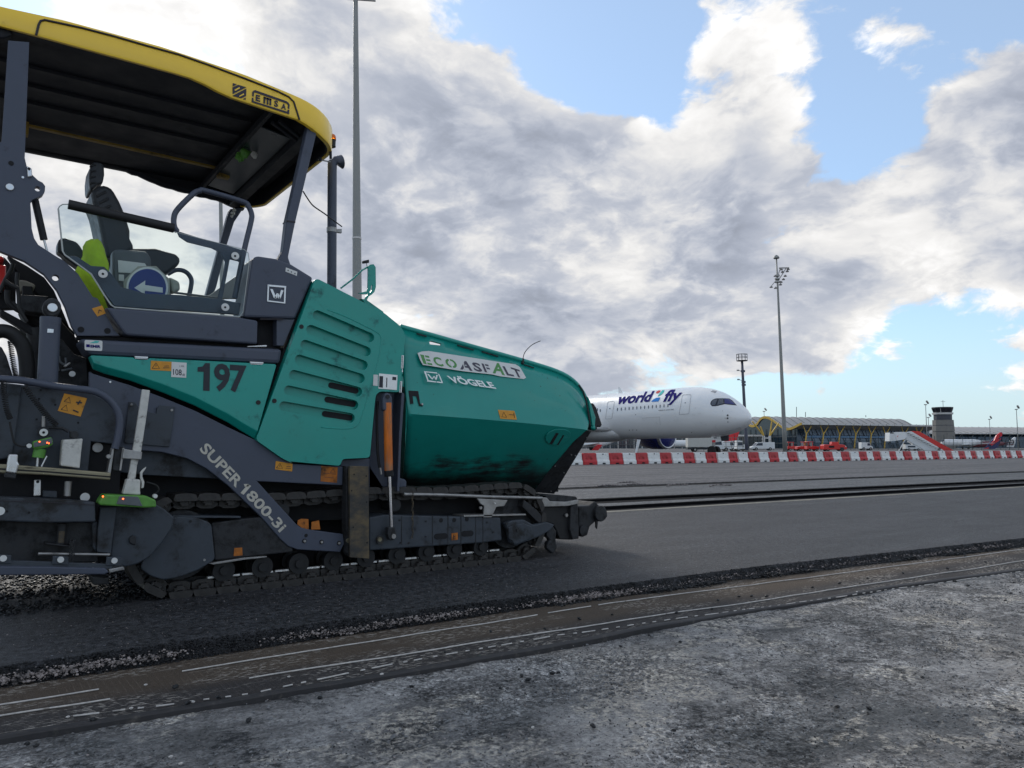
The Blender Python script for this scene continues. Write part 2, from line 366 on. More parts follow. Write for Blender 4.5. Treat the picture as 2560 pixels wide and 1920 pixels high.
def milled(n, b, v):
    vs = n.vm('MULTIPLY', v, (.8, 1.0, 1)); wv = n.vm('ADD', vs, n.vm('SCALE', n.vm('SUBTRACT', n.noise(vs, 2.5, 4, .6, col=True), (.5, .5, .5)), .35))
    big = n.noise(wv, .8, 5, .6); mid = n.noise(n.vm('ADD', wv, (3, 9, 0)), 2.4, 10, .72); cr = n.noise(n.vm('ADD', wv, (11, 2, 0)), 1.6, 12, .72); tan_ = n.noise(n.vm('ADD', wv, (1, 17, 0)), .7, 6, .6)
    fine = n.noise(v, 70, 5, .75); gr2 = n.noise(v, 26, 6, .74); scr = n.noise(n.vm('MULTIPLY', v, (.10, 1.6, 1)), 30, 5, .7)
    def cells(sc):
        t = n.new('ShaderNodeTexVoronoi'); n.put(t.inputs['Vector'], n.vm('ADD', v, n.vm('SCALE', n.vm('SUBTRACT', n.noise(v, 40, 3, .6, col=True), (.5, .5, .5)), .02))); t.inputs['Scale'].default_value = sc; return t
    c1, c2 = cells(85), cells(38)
    base = n.mix(n.step(mid, .38, .62), (.175, .170, .167), (.45, .435, .425))
    base = n.mix(n.step(big, .52, .64, 0, .65), base, (.10, .108, .112))
    base = n.mix(n.step(tan_, .53, .65, 0, .75), base, (.42, .385, .35))
    base = n.mix(n.m('MULTIPLY', n.step(scr, .54, .70), .5), base, (.52, .51, .50))
    cm = n.m('MULTIPLY', n.step(cr, .525, .585), n.step(gr2, .42, .58))
    base = n.mix(n.m('MULTIPLY', cm, .85), base, (.58, .53, .46))
    dk = n.noise(n.vm('ADD', v, (5, 1, 0)), 3.4, 11, .76)
    base = n.mix(n.m('MULTIPLY', n.m('MULTIPLY', n.step(dk, .52, .58), n.step(gr2, .60, .44)), .75), base, (.024, .027, .031))
    rub = n.step(n.noise(n.vm('ADD', wv, (7, 7, 0)), 1.3, 6, .65), .40, .60)
    cell = n.mix(rub, (1, 1, 1), n.vm('SCALE', (1, 1, 1), n.m('MULTIPLY', n.step(c1.outputs['Color'], .1, .9, .35, 1.75, False), n.step(c2.outputs['Color'], .1, .9, .6, 1.45, False))))
    base = n.mix(1.0, base, cell, 'MULTIPLY')
    base = n.mix(1.0, base, n.step(n.m('ADD', n.m('MULTIPLY', fine, .6), n.m('MULTIPLY', gr2, .4)), .36, .64, .35, 1.65, False), 'MULTIPLY')
    n.put(b.inputs['Base Color'], base); b.inputs['Roughness'].default_value = .85; b.inputs['Specular IOR Level'].default_value = .25
    bp = n.new('ShaderNodeBump'); bp.inputs['Strength'].default_value = 1.0; bp.inputs['Distance'].default_value = .022
    hgt = n.m('ADD', n.m('ADD', fine, n.m('MULTIPLY', gr2, 1.4)), n.m('MULTIPLY', rub, n.m('ADD', n.m('MULTIPLY', c1.outputs['Distance'], -.9), n.m('MULTIPLY', c2.outputs['Distance'], -.8))))
    n.put(bp.inputs['Height'], hgt); n.put(b.inputs['Normal'], bp.outputs[0])
M['milled'] = ground_mat('milled old pavement', milled)
def matweave(n, b, v):
    s = n.new('ShaderNodeSeparateXYZ'); n.put(s.inputs[0], v)
    wy = n.m('ADD', s.outputs[1], n.m('MULTIPLY', s.outputs[0], .045)); g = .021
    fx = n.m('ABSOLUTE', n.m('SUBTRACT', n.m('FRACT', n.m('DIVIDE', s.outputs[0], g*1.6)), .5)); fy = n.m('ABSOLUTE', n.m('SUBTRACT', n.m('FRACT', n.m('DIVIDE', wy, g)), .5))
    brk = n.noise(n.vm('MULTIPLY', v, (1, 2, 1)), 7, 6, .7); gr = n.m('MAXIMUM', n.m('MULTIPLY', n.step(fx, .36, .47), n.step(brk, .42, .60, .0, .75)), n.step(fy, .30, .42, 0, .8))
    pat = n.noise(n.vm('MULTIPLY', v, (.35, 1, 1)), 4, 6, .65); dash = n.noise(n.vm('MULTIPLY', v, (22, 60, 1)), 1, 2, .5); fine = n.noise(v, 260, 2, .6)
    brown = n.step(wy, 4.02, 4.30)
    base = n.mix(brown, (.034, .030, .029), (.066, .050, .038))
    base = n.mix(n.m('MULTIPLY', gr, .8), base, n.mix(brown, (.080, .074, .072), (.135, .108, .082)))
    wear = n.m('MULTIPLY', n.m('MULTIPLY', n.step(dash, .50, .58), n.step(pat, .42, .60)), n.step(fy, .14, .34))
    base = n.mix(n.m('MULTIPLY', wear, .75), base, (.46, .42, .37))
    base = n.mix(1., base, n.step(fine, .3, .7, .35, 1.75, False), 'MULTIPLY')
    n.put(b.inputs['Base Color'], base); b.inputs['Roughness'].default_value = .85; b.inputs['Specular IOR Level'].default_value = .18
    bp = n.new('ShaderNodeBump'); bp.inputs['Strength'].default_value = .6; bp.inputs['Distance'].default_value = .004; n.put(bp.inputs['Height'], gr); n.put(b.inputs['Normal'], bp.outputs[0])
M['weave'] = ground_mat('woven bitumen mat', matweave)

def lerp_tab(tab, x):
    if x <= tab[0][0]: return tab[0][1]+(x-tab[0][0])*(tab[1][1]-tab[0][1])/(tab[1][0]-tab[0][0])
    for (a, b), (c, d) in zip(tab, tab[1:]):
        if x <= c: return b+(d-b)*(x-a)/(c-a)
    (a, b), (c, d) = tab[-2:]; return d+(x-c)*(d-b)/(c-a)
EDGE = [(-60, 4.9), (.2, 4.69), (2.1, 4.66), (6.04, 4.465), (10.5, 3.95), (16, 3.25), (60, -2)]
MATN = [(-60, 8), (-3, 4.06), (.18, 3.825), (1.92, 3.676), (3.99, 3.604), (6.5, 3.447), (8.47, 3.208), (14, 2.5), (60, -4)]
YF = lambda x: 10.17-.0487*x                 # far edge of the paved lane
ZB = -.10
o = MB(); o.poly([(-4000, -4000, -.135), (4000, -4000, -.135), (4000, 4000, -.135), (-4000, 4000, -.135)]); tag(o.obj('ground', 'milled'), kind='structure')
# milled surface in the foreground, with its own relief
m = MB(); rows = []
nx, ny = 560, 190
for j in range(ny+1):
    r = []
    for i in range(nx+1):
        x = -1.5+i*15/nx; y = .5+j*4.6/ny
        h = noise.fractal(Vector((x*1.3, y*2.6, 0)), .9, 2.1, 6)*.012+noise.fractal(Vector((x*9, y*14, 3)), .8, 2.2, 3)*.0045
        r.append(m.bm.verts.new((x, y, ZB-.008+h)))
    rows.append(r)
for a, b in zip(rows, rows[1:]):
    for i in range(nx): m.bm.faces.new((a[i], a[i+1], b[i+1], b[i]))
tag(m.obj('milled_pavement', 'milled', smooth=True), kind='structure')
# paved lane
m = MB(); xs = [-80]+[-4+.12*i for i in range(170)]+[20, 30, 45, 60]
top = []; bot = []
for x in xs:
    e = lerp_tab(EDGE, x)+noise.fractal(Vector((x*5, 0, 9)), .8, 2, 4)*.012
    top.append((m.bm.verts.new((x, e, 0)), m.bm.verts.new((x, YF(x), 0)))); bot.append(m.bm.verts.new((x, e-.045+noise.noise(Vector((x*7, 2, 2)))*.012, ZB-.03)))
for i in range(len(xs)-1):
    m.bm.faces.new((top[i][0], top[i+1][0], top[i+1][1], top[i][1])); m.bm.faces.new((bot[i], bot[i+1], top[i+1][0], top[i][0]))
tag(m.obj('paved_lane', 'lane'), kind='structure')
# strips beyond the lane: each is a slab a few centimetres higher
def slab(name, f0, f1, z, mt, x0=-120, x1=420, t=.3, rag=0.):
    m = MB(); xs = [x0+(x1-x0)*i/60 for i in range(61)] if not rag else [x0]+[4+.1*i for i in range(420)]+[60, 80, 120, x1]
    rings = []
    for x in xs:
        a = f0(x)+(noise.fractal(Vector((x*3, z*50, 0)), .8, 2, 4)*rag if rag else 0); rings.append([(x, a, z), (x, f1(x), z), (x, f1(x), z-t), (x, a, z-t)])
    m.rings(rings); return tag(m.obj(name, mt), kind='structure')
f1 = lambda o_: (lambda x: 10.17-.0487*x+o_); g0 = lambda o_: (lambda x: 11.23-.0708*x+o_); h0 = lambda o_: (lambda x: 14.42-.0558*x+o_)
z1, z2, z3 = .055, .105, .125
slab('dust_line', f1(-.20), f1(-.0), .004, 'dust', rag=.05, t=.003)
slab('tack_strip', f1(0), f1(.28), .002, 'tack', t=.2)
slab('cut_step', f1(.28), f1(.34), z1-.003, 'tack')
slab('joint_strip', f1(.34), g0(.02), z1, 'strip', x1=150)
slab('tack_band', g0(0), g0(.44), z1+.003, 'tack', t=.2, rag=.07, x1=150)
slab('ragged_step', g0(.44), g0(.60), z2-.003, 'tack', rag=.05, x1=150)
slab('older_strip', g0(.60), h0(0), z2, 'strip', t=.2, x1=150)
slab('tar_joint', h0(0), h0(.45), z2+.002, 'tack', t=.2, x1=150)
YB = h0(.45)
o = MB(); o.rings([[(x, YB(x), z3), (x, 2500, z3), (x, 2500, z3-.25), (x, YB(x), z3-.25)] for x in (-900, -100, 0, 13.4, 40, 90, 150)]); tag(o.obj('apron', 'apron'), kind='structure')
o = MB(); o.box((2150, 200, z3-.126), (4000, 4600, .25)); tag(o.obj('apron_extension', 'apron'), kind='structure')
# broken edge of the paved lane: exposed stones and loose crumbs
def stones(name, cnt, pos, rad, mt, parent=None, label=None, cat=None, jit=.3, sq=(1, 1, .75)):
    m = MB(); base = bmesh.new(); bmesh.ops.create_icosphere(base, subdivisions=1, radius=1); bv = [v.co.copy() for v in base.verts]; bf = [[v.index for v in f.verts] for f in base.faces]; base.free()
    verts = []; faces = []
    for k in range(cnt):
        c = pos(k); r = rad(); e = Matrix.Rotation(random.uniform(0, 6.28), 3, 'Z') @ Matrix.Rotation(random.uniform(0, 6.28), 3, 'X'); o0 = len(verts); s2 = (random.uniform(.7, 1.3), random.uniform(.7, 1.2), random.uniform(.6, 1))
        for v in bv:
            q = e @ Vector((v.x*s2[0], v.y*s2[1], v.z*s2[2])); q *= r*(1+random.uniform(-jit, jit)); verts.append((c[0]+q.x*sq[0], c[1]+q.y*sq[1], c[2]+q.z*sq[2]))
        faces += [[i+o0 for i in f] for f in bf]
    me = bpy.data.meshes.new(name); me.from_pydata(verts, [], faces); me.materials.append(M[mt]); m.bm.free()
    o = bpy.data.objects.new(name, me); link(o, parent); tag(o, label, cat, kind='stuff'); return o
M['pale'] = mat('broken pale aggregate', (.32, .275, .26), .7, var=.5, vscale=60, dirt=.62, dirtcol=(.025, .023, .022), dscale=22, rvar=.1)
M['crumb'] = mat('black asphalt crumb', (.012, .0125, .014), .55, var=.5, vscale=40)
def xr(): return random.choice((random.uniform(-.6, 4.5), random.uniform(-.6, 12.5)))
def band(t0, t1):
    def f(k):
        x = xr(); t = random.uniform(t0, t1)+noise.noise(Vector((x*2.2, 5, 0)))*.12; e = lerp_tab(EDGE, x); return (x, e-.012-.05*t, -.10*t)
    return f
def band_pale(k):
    while True:
        x = xr(); w_ = noise.noise(Vector((x*1.1, 1, 4)))
        if random.random() < .55+w_*1.5: break
    t = random.gauss(.52, .11)+noise.noise(Vector((x*2.2, 5, 0)))*.12; e = lerp_tab(EDGE, x); return (x, e-.020-.05*t, -.10*t)
stones('edge_aggregate', 5200, band_pale, lambda: random.choice((random.uniform(.0015, .004), random.uniform(.0015, .004), random.uniform(.002, .006), random.uniform(.004, .0115))), 'pale', label='pale broken stones exposed along the cut edge of the fresh asphalt', cat='aggregate')
def band_dark(k):
    x = xr(); t = random.choice((random.uniform(-.05, .45), random.uniform(.2, .8), random.uniform(.65, 1.15))); e = lerp_tab(EDGE, x); return (x, e-.008-.055*t, -.10*t)
stones('edge_crumbs', 12000, band_dark, lambda: random.uniform(.003, .008), 'crumb', label='black asphalt crumbs lining the cut edge of the fresh asphalt', cat='crumbs')
def heap(k):
    x = random.choice((random.uniform(4.2, 9.5), random.uniform(3.6, 12))); e = lerp_tab(EDGE, x); w_ = max(0, .5+noise.noise(Vector((x*2.4, 8, 0)))); return (x, e-.050-abs(random.gauss(0, .045))*w_, ZB+random.uniform(0, .055)*w_)
stones('spilled_asphalt', 7500, heap, lambda: random.uniform(.004, .013), 'crumb', label='dark spilled asphalt heaped below the cut edge', cat='crumbs')
def scatter_lane(k):
    x = random.uniform(-.5, 8); return (x, random.uniform(lerp_tab(EDGE, x)+.02, 6.4), .002)
stones('lane_grit', 1500, scatter_lane, lambda: random.uniform(.0015, .004), 'pale', label='fine pale grit scattered over the fresh asphalt', cat='grit')
def scatter_fg(k):
    y = .9+random.random()**1.3*3.2; x = random.uniform(.0, .4+y*2.6); return (x, y, ZB+.0)
stones('loose_grit', 4200, scatter_fg, lambda: random.uniform(.0015, .0048), 'crumb', label='fine dark grit strewn over the milled surface', cat='grit')
stones('loose_pale_grit', 3600, scatter_fg, lambda: random.uniform(.0015, .005), 'pale', label='fine pale grit strewn over the milled surface', cat='grit')
M['rubble'] = mat('grey rubble', (.17, .17, .172), .8, var=.5, vscale=30, dirt=.3, dirtcol=(.05, .05, .052), dscale=20)
def scatter_rub(k):
    while True:
        y = .8+random.random()**1.2*3.3; x = random.uniform(.1, .5+y*2.6)
        if y < lerp_tab(MATN, x)-.02 and random.random() < .12+1.6*max(0, noise.noise(Vector((x*1.1, y*1.5, 6)))): break
    return (x, y, ZB-.005)
stones('rubble', 9000, scatter_rub, lambda: random.choice((random.uniform(.002, .006), random.uniform(.003, .011))), 'rubble', label='grey stony rubble bedded in drifts in the milled surface', cat='rubble')
# woven mat with its cords
mr = empty('reinforcement_mat', (4, 3.9, ZB), 'long brown-black woven mat with white cords laid beside the fresh asphalt', 'mat')
m = MB(); rr = []
for i in range(260):
    x = -2.5+i*.065; n0 = lerp_tab(MATN, x)+noise.fractal(Vector((x*1.2, 0, 1)), .9, 2, 3)*.02; f0 = lerp_tab(EDGE, x)-.01; ring = []
    for k in range(13):
        t = k/12; y = n0+(f0-n0)*t; ring.append((x, y, ZB+.010+noise.fractal(Vector((x*.9, y*3, 4)), .9, 2, 3)*.007+noise.noise(Vector((x*.35, y*1.2, 8)))*.006))
    ring += [(x, f0, ZB-.03), (x, n0, ZB-.03)]; rr.append(ring)
m.rings(rr); m.obj('woven_sheet', 'weave', mr, auto=40)
m = MB(); rr = []
for i in range(260):
    x = -2.5+i*.065; n0 = lerp_tab(MATN, x)+noise.fractal(Vector((x*1.2, 0, 1)), .9, 2, 3)*.02; zz = ZB+.016+noise.fractal(Vector((x*.9, n0*3, 4)), .9, 2, 3)*.007+noise.noise(Vector((x*.35, n0*1.2, 8)))*.006
    rr.append([(x, n0-.012, ZB-.02), (x, n0-.010, zz-.004), (x, n0, zz+.002), (x, n0+.045, zz), (x, n0+.045, ZB-.02)])
m.rings(rr); m.obj('mat_border', mat('dark mat border', (.030, .028, .029), .7, var=.35, vscale=22, dirt=.25, dirtcol=(.10, .09, .08), dscale=14), mr, auto=40)
def cord(tab, x0, x1, r, dash=None):
    m = MB(); x = x0; path = []
    def flush():
        if len(path) > 1: m.tube([p for p in path], r, 5)
        path.clear()
    while x < x1:
        if dash and random.random() < dash and len(path) > 1: flush(); x += random.uniform(.015, .05)
        path.append((x, lerp_tab(tab, x)+noise.noise(Vector((x*6, r*999, 0)))*.004, ZB+.0165+noise.fractal(Vector((x*.9, lerp_tab(tab, x)*3, 4)), .9, 2, 3)*.007+noise.noise(Vector((x*.35, lerp_tab(tab, x)*1.2, 8)))*.006)); x += .025 if dash and dash > .3 else .05
    flush(); return m
CORD = mat('pale cord', (.52, .49, .46), .8, var=.3, vscale=30, dirt=.2, dirtcol=(.12, .1, .08), dscale=14)
W1 = [(-2, 4.44), (1.156, 4.386), (4.09, 4.337), (10.03, 3.786), (13, 3.48)]; W2 = [(.19, 4.127), (.89, 4.078), (3.66, 3.876), (9.03, 3.414), (12, 3.1)]
cord(W1, 1.0, 13, .0042, .01).obj('cord', CORD, mr); cord([(-1, 4.36), (.62, 4.30)], -1, .60, .0042, .03).obj('cord', CORD, mr)
cord(W2, -.8, .62, .0042, .03).obj('cord', CORD, mr); cord(W2, 1.25, 13, .0046, .01).obj('cord', CORD, mr)
W3 = [(x, y) for x, y, z in [G(p, ZB) for p in (Q1(350, 1000), Q1(1400, 865), Q2(180, 700), Q2(1100, 540), Q2(2212, 385))]]
tag(cord(W3, .45, 13, .0042, .5).obj('edge_cord', CORD, mr), kind='stuff')
# lumps of asphalt that can be told apart
lump_px = [Q1(970, 820), Q1(1040, 908), Q1(1210, 880), Q1(515, 1003), Q1(1375, 980), Q1(200, 1120), Q1(150, 1110), Q1(1770, 858), Q2(285, 795), Q2(880, 702), Q2(930, 760), Q2(1065, 725), Q2(1096, 720), Q2(895, 735), Q2(1440, 575), Q2(1598, 515), Q2(1735, 1035),
    Q2(1395, 415), Q2(1213, 440), Q2(1128, 510), Q2(722, 510), Q2(470, 625), Q2(1022, 495), Q2(1948, 385), Q2(2095, 317), Q2(2165, 315), Q2(1750, 405), Q2(775, 803), Q2(1770, 552), Q2(1287, 1013),
    Q3(365, 598), Q3(445, 598), Q3(235, 625), Q3(987, 520), Q3(1112, 517), Q3(1160, 487), Q3(1380, 455), Q3(1655, 428), Q3(1890, 387), Q3(1780, 523), Q3(2047, 568), Q3(2012, 610), Q3(1705, 495), Q3(975, 1260), Q3(1170, 1272), Q3(2066, 502), Q3(1765, 352), Q3(1500, 1082), Q3(820, 545), Q3(535, 600)]
lm = MB().ico((0, 0, 0), 1, 2, .28, (1, .85, .7)).mesh('asphalt_lump'); lm.materials.append(M['crumb'])
WHERE = ['on the woven mat', 'on the milled surface']
for i, p in enumerate(lump_px):
    g = G(p, ZB+.015); o = bpy.data.objects.new('asphalt_lump', lm); COL.objects.link(o); r = random.uniform(.008, .0145)
    onmat = g.y > lerp_tab(MATN, g.x)
    o.location = (g.x, g.y, ZB+(.015 if onmat else -.003)+r*.6); o.scale = (r*1.25, r, r); o.rotation_euler = (random.uniform(-.3, .3), random.uniform(-.3, .3), random.uniform(0, 6))
    tag(o, 'small black lump of asphalt lying '+('on the woven brown mat' if onmat else 'on the grey milled pavement'), 'lump', 'asphalt lumps on the mat' if onmat else 'asphalt lumps on the milled pavement')
pm = MB().ico((0, 0, 0), 1, 2, .2, (1, .85, .75)).mesh('pale_stone'); pm.materials.append(CORD)
for i, p in enumerate([Q1(375, 983), Q1(2112, 748), Q1(1597, 760), Q1(1068, 900), Q1(805, 805), Q1(725, 935), Q2(120, 747), Q2(1142, 633), Q2(1820, 678), Q2(650, 832), Q3(1410, 550), Q3(1095, 572), Q3(55, 1005), Q2(955, 1020), Q1(945, 1180), Q1(1000, 1218)]):
    g = G(p, ZB+.015); o = bpy.data.objects.new('pale_stone', pm); COL.objects.link(o); r = random.uniform(.006, .009)
    onmat = g.y > lerp_tab(MATN, g.x); o.location = (g.x, g.y, ZB+(.016 if onmat else 0)+r*.5); o.scale = (r*1.2, r, r)
    tag(o, 'small pale stone lying '+('on the woven brown mat' if onmat else 'on the grey milled pavement'), 'stone', 'pale stones on the mat' if onmat else 'pale stones on the milled pavement')

# ------------------------------------------------------------------ barriers
BX0 = Vector((27.42, 31.64, z3)); BD = (Vector((74.59, 28.39, z3))-BX0).normalized(); BN = Vector((0, 0, 1)).cross(BD)
def barrier_mesh(red):
    L = .95; w0, w1, h = .20, .085, .63; m = MB(); rings = []
    pr = [(-w0, 0), (-w0, .16), (-.13, .28), (-w1, h-.03), (-w1+.02, h), (w1-.02, h), (w1, h-.03), (.13, .28), (w0, .16), (w0, 0)]
    st = [(.0, .86), (.035, .86), (.05, 1), (L-.09, 1), (L-.075, .86), (L-.03, .86)] if red else [(.0, .9), (.02, 1), (L-.06, 1), (L-.04, .9)]
    for s, k in st: rings.append([(s, y*k, z*(.985 if k < 1 else 1)+.004) for y, z in pr])
    m.rings(rings); me = m.mesh('barrier_red' if red else 'barrier_white'); me.materials.append(M['red' if red else 'bwhite']); return me
bm_r, bm_w = barrier_mesh(True), barrier_mesh(False)
slot = MB(); slot.box((.47, -.207, .055), (.20, .02, .075)); slot_me = slot.mesh('fork_pocket'); slot_me.materials.append(M['void'])
plug = MB(); plug.tube([(.47, -.10, .57), (.47, -.125, .57)], .035, 8); plug_me = plug.mesh('drain_plug'); plug_me.materials.append(M['fan'])
ord_ = ['nearest visible', 'second', 'third', 'fourth', 'fifth', 'sixth', 'seventh', 'eighth', 'ninth', 'tenth', 'eleventh', 'twelfth', 'thirteenth', 'fourteenth', 'fifteenth', 'sixteenth', 'seventeenth', 'eighteenth', 'nineteenth', 'twentieth', 'twenty-first', 'twenty-second', 'twenty-third', 'twenty-fourth', 'twenty-fifth', 'twenty-sixth', 'twenty-seventh', 'twenty-eighth', 'twenty-ninth', 'thirtieth']
rz = math.atan2(BD.y, BD.x)
for k in range(-2, 58):
    red = k % 2 == 0; o = bpy.data.objects.new('traffic_barrier', bm_r if red else bm_w); COL.objects.link(o)
    o.location = BX0+BD*(k*.9455+random.uniform(-.02, .02))+BN*random.uniform(-.06, .06); o.rotation_euler = (random.uniform(-.015, .015), 0, rz+random.uniform(-.06, .06))
    c = 'red' if red else 'white'
    if k < 0: lab = f'{c} plastic barrier at the row\'s near end, mostly hidden behind the hopper'
    else: lab = f'{ord_[min(k//2, 29)]} {c} plastic barrier in the row, counting from the paver'
    tag(o, lab, 'barrier', f'{c} barriers in the long row')
    p = bpy.data.objects.new('fork_pocket', slot_me); link(p, o)
    if not red:
        p = bpy.data.objects.new('drain_plug', plug_me); link(p, o)
# strip of litter along the tar joint
m = MB()
for p in ((640, 1130), (700, 1150), (1080, 1152), (440, 1160), (1480, 1155)):
    g = G(C6(*p), z3); a = Vector((random.uniform(.2, .6), random.uniform(-.1, .1), 0))
    m.tube(smooth_path([g-a, g-a*.3+Vector((0, .05, .02)), g+a*.4+Vector((0, -.04, .01)), g+a], 4), .02, 5)
tag(m.obj('tape_scraps', 'pale'), 'pale twisted scraps of tape lying along the black tar joint', 'scraps', kind='stuff')
# ------------------------------------------------------------------ airliner
AX = Vector((-.558, .83)); NOSE = (26.15, 83.5)             # tail-ward axis and nose position in (right, ahead) metres
FC = 2.0+3.05+z3                                             # height of the fuselage centre line
a_dir = W(AX.x, AX.y); side = W(-.83, -.558)                  # side = towards the viewer (starboard)
def AF(s, y, z): return W(*NOSE)+a_dir*s+side*y+Vector((0, 0, FC+z))
ST = [(0, -.95, -.95, .01), (.06, -.72, -1.18, .26), (.2, -.48, -1.42, .52), (.5, -.12, -1.74, .92), (1.0, .33, -2.06, 1.38), (1.6, .78, -2.32, 1.80), (2.3, 1.25, -2.54, 2.14), (3.2, 1.80, -2.75, 2.46), (4.2, 2.28, -2.9, 2.68), (5.4, 2.66, -2.98, 2.84), (7, 2.92, -3.04, 2.95), (9, 3.05, -3.05, 2.98),
      (40, 3.05, -3.05, 2.98), (46, 3.05, -2.7, 2.9), (52, 3.0, -1.7, 2.45), (58, 2.85, -.2, 1.6), (63, 2.5, 1.2, .7), (65.2, 2.1, 1.6, .15)]
def fus(s):
    for p, q in zip(ST, ST[1:]):
        if s <= q[0]:
            t = (s-p[0])/(q[0]-p[0]); return [p[i]+(q[i]-p[i])*t for i in (1, 2, 3)]
    return ST[-1][1:]
def skin(s, z, off=.01):              # point on the starboard skin at station s and height z above the centre line
    t, b, w_ = fus(s); c = (t+b)/2; hh = (t-b)/2; k = max(-1, min(1, (z-c)/hh)); y = w_*math.sqrt(max(0, 1-k*k))
    n = Vector((0, y/(w_*w_), (z-c)/(hh*hh))); n.normalize(); return AF(s, y+n.y*off, z+n.z*off)
def skin_px(p, off=.012):             # survey point on the fuselage side
    d = ray(*p); lo, hi = 60., 130.
    for _ in range(60):
        mid = (lo+hi)/2; q = Vector((0, 0, EYE))+d*(mid/ (d.x*FW[0]+d.y*FW[1])); r = q-W(*NOSE); s = r.dot(a_dir); y = r.dot(side); z = q.z-FC
        t, b, w_ = fus(max(0.001, s)); c = (t+b)/2; hh = (t-b)/2
        if (y/w_)**2+((z-c)/hh)**2 < 1 and y > 0 or y < 0: hi = mid
        else: lo = mid
    q = Vector((0, 0, EYE))+d*(lo/(d.x*FW[0]+d.y*FW[1])); r = q-W(*NOSE); return max(.05, r.dot(a_dir)), q.z-FC
air = empty('airliner', AF(20, 0, -FC+z3), 'large white airliner with indigo lettering on its side, parked behind the barriers', 'airliner')
m = MB(); rings = []
ss = [0, .03, .06, .12, .2, .35, .5, .75]+[1+.4*i for i in range(20)]+[9.5, 14, 20, 26, 32, 38, 43, 46, 49, 52, 55, 58, 60.5, 63, 64.5, 65.2]
for s in ss:
    t, b, w_ = fus(s); c = (t+b)/2; hh = (t-b)/2; rings.append([AF(s, w_*math.sin(2*math.pi*k/40), c+hh*math.cos(2*math.pi*k/40)) for k in range(40)])
m.rings(rings); m.obj('fuselage', 'plane', air, smooth=True)
m = MB(); m.rings([[AF(s, w_*math.cos(a), -2.2-h_*math.sin(a)) for a in [math.pi*k/12 for k in range(13)]]+[AF(s, -w_, -1.8), AF(s, w_, -1.8)] for s, w_, h_ in ((18, .3, .2), (20, 2.2, .85), (23, 3.2, 1.25), (30, 3.3, 1.35), (36, 2.6, 1.1), (40, .4, .3))]); m.obj('belly_fairing', 'plane', air, smooth=True)
def wing(sgn):
    m = MB(); rs = []
    for y, s0, ch, z, th_ in ((2.5, 20, 13, -1.9, 1.3), (10, 26, 8.6, -1.1, .8), (22, 34, 5.2, .4, .4), (31, 40.5, 2.6, 1.6, .2), (32.5, 43, 1.2, 3.0, .08)):
        rs.append([AF(s0+ch*u, sgn*y, z+th_*v) for u, v in ((0, 0), (.08, .28), (.35, .5), (.7, .3), (1, .0), (.7, -.12), (.35, -.3), (.08, -.2))])
    m.rings(rs); m.obj('wing', 'plane', air, smooth=True)
def engine(sgn):
    y0 = sgn*10.5; zc = -FC+z3+.75+1.75; m = MB(); prof = [(0, 1.62), (.0, 1.72), (.35, 1.82), (1.2, 1.88), (3, 1.86), (4.6, 1.6), (5.6, 1.2)]
    def ring(s, r): return [AF(22.8+s, y0+r*math.sin(2*math.pi*k/28), zc+r*math.cos(2*math.pi*k/28)) for k in range(28)]
    m.rings([ring(s, r) for s, r in prof[1:]]); nac = m.obj('nacelle', 'navy', air, smooth=True)
    m = MB(); m.rings([ring(s, r) for s, r in ((.5, 1.48), (.2, 1.5), (0, 1.56), (-.08, 1.66), (-.02, 1.76), (.2, 1.80), (.4, 1.835))], cap=False); m.obj('inlet_lip', 'silver', nac, smooth=True)
    m = MB(); m.rings([ring(-.005+.02, 1.5), ring(.3, 1.5)]); m.obj('fan', 'fan', nac)
    m = MB(); m.bar(AF(25.2, y0, zc+1.6), AF(31, y0, zc+2.4), .4, 1.2); m.obj('pylon', 'plane', air)
for sg in (-1, 1): wing(sg); engine(sg)
m = MB(); m.prism([AF(54, -.15, 2.7), AF(60, -.15, 10.5), AF(63.5, -.15, 10.7), AF(62.5, -.15, 2.2)], side*.3); m.obj('tail_fin', 'navy', air)
for sg in (-1, 1):
    m = MB(); m.prism([AF(58, sg*.8, 1.4), AF(63, sg*9, 2.2), AF(65, sg*9, 2.2), AF(63.5, sg*.8, 1.4)], (0, 0, .25)); m.obj('tailplane', 'plane', air)
def skin_patch(name, outline, mt, off, parent, nsub=6):   # outline in photograph pixels, wrapped on the fuselage side
    m = MB(); pts = []
    for i in range(len(outline)):
        a = Vector(outline[i]); b = Vector(outline[(i+1) % len(outline)])
        for k in range(nsub): pts.append(a.lerp(b, k/nsub))
    c = sum((Vector(p) for p in pts), Vector((0, 0)))/len(pts); vs = [m.bm.verts.new(skin(*skin_px(p), off)) for p in pts]; mid = [m.bm.verts.new(skin(*skin_px(c.lerp(p, .5)), off)) for p in pts]; cv = m.bm.verts.new(skin(*skin_px(c), off))
    n = len(pts)
    for i in range(n): m.bm.faces.new((vs[i], vs[(i+1) % n], mid[(i+1) % n], mid[i])); m.bm.faces.new((mid[i], mid[(i+1) % n], cv))
    return m.obj(name, mt, parent)
def skin_line(name, pts, w_, mt, parent, closed=False, off=.02):
    m = MB(); pp = [Vector(p) for p in pts]+([Vector(pts[0])] if closed else []); fine = []
    for a, b in zip(pp, pp[1:]): fine += [a.lerp(b, k/4) for k in range(4)]
    fine.append(pp[-1]); m.tube([skin(*skin_px(p), off) for p in fine], w_, 4); return m.obj(name, mt, parent)
A6 = crop(1500, 960, .09946)
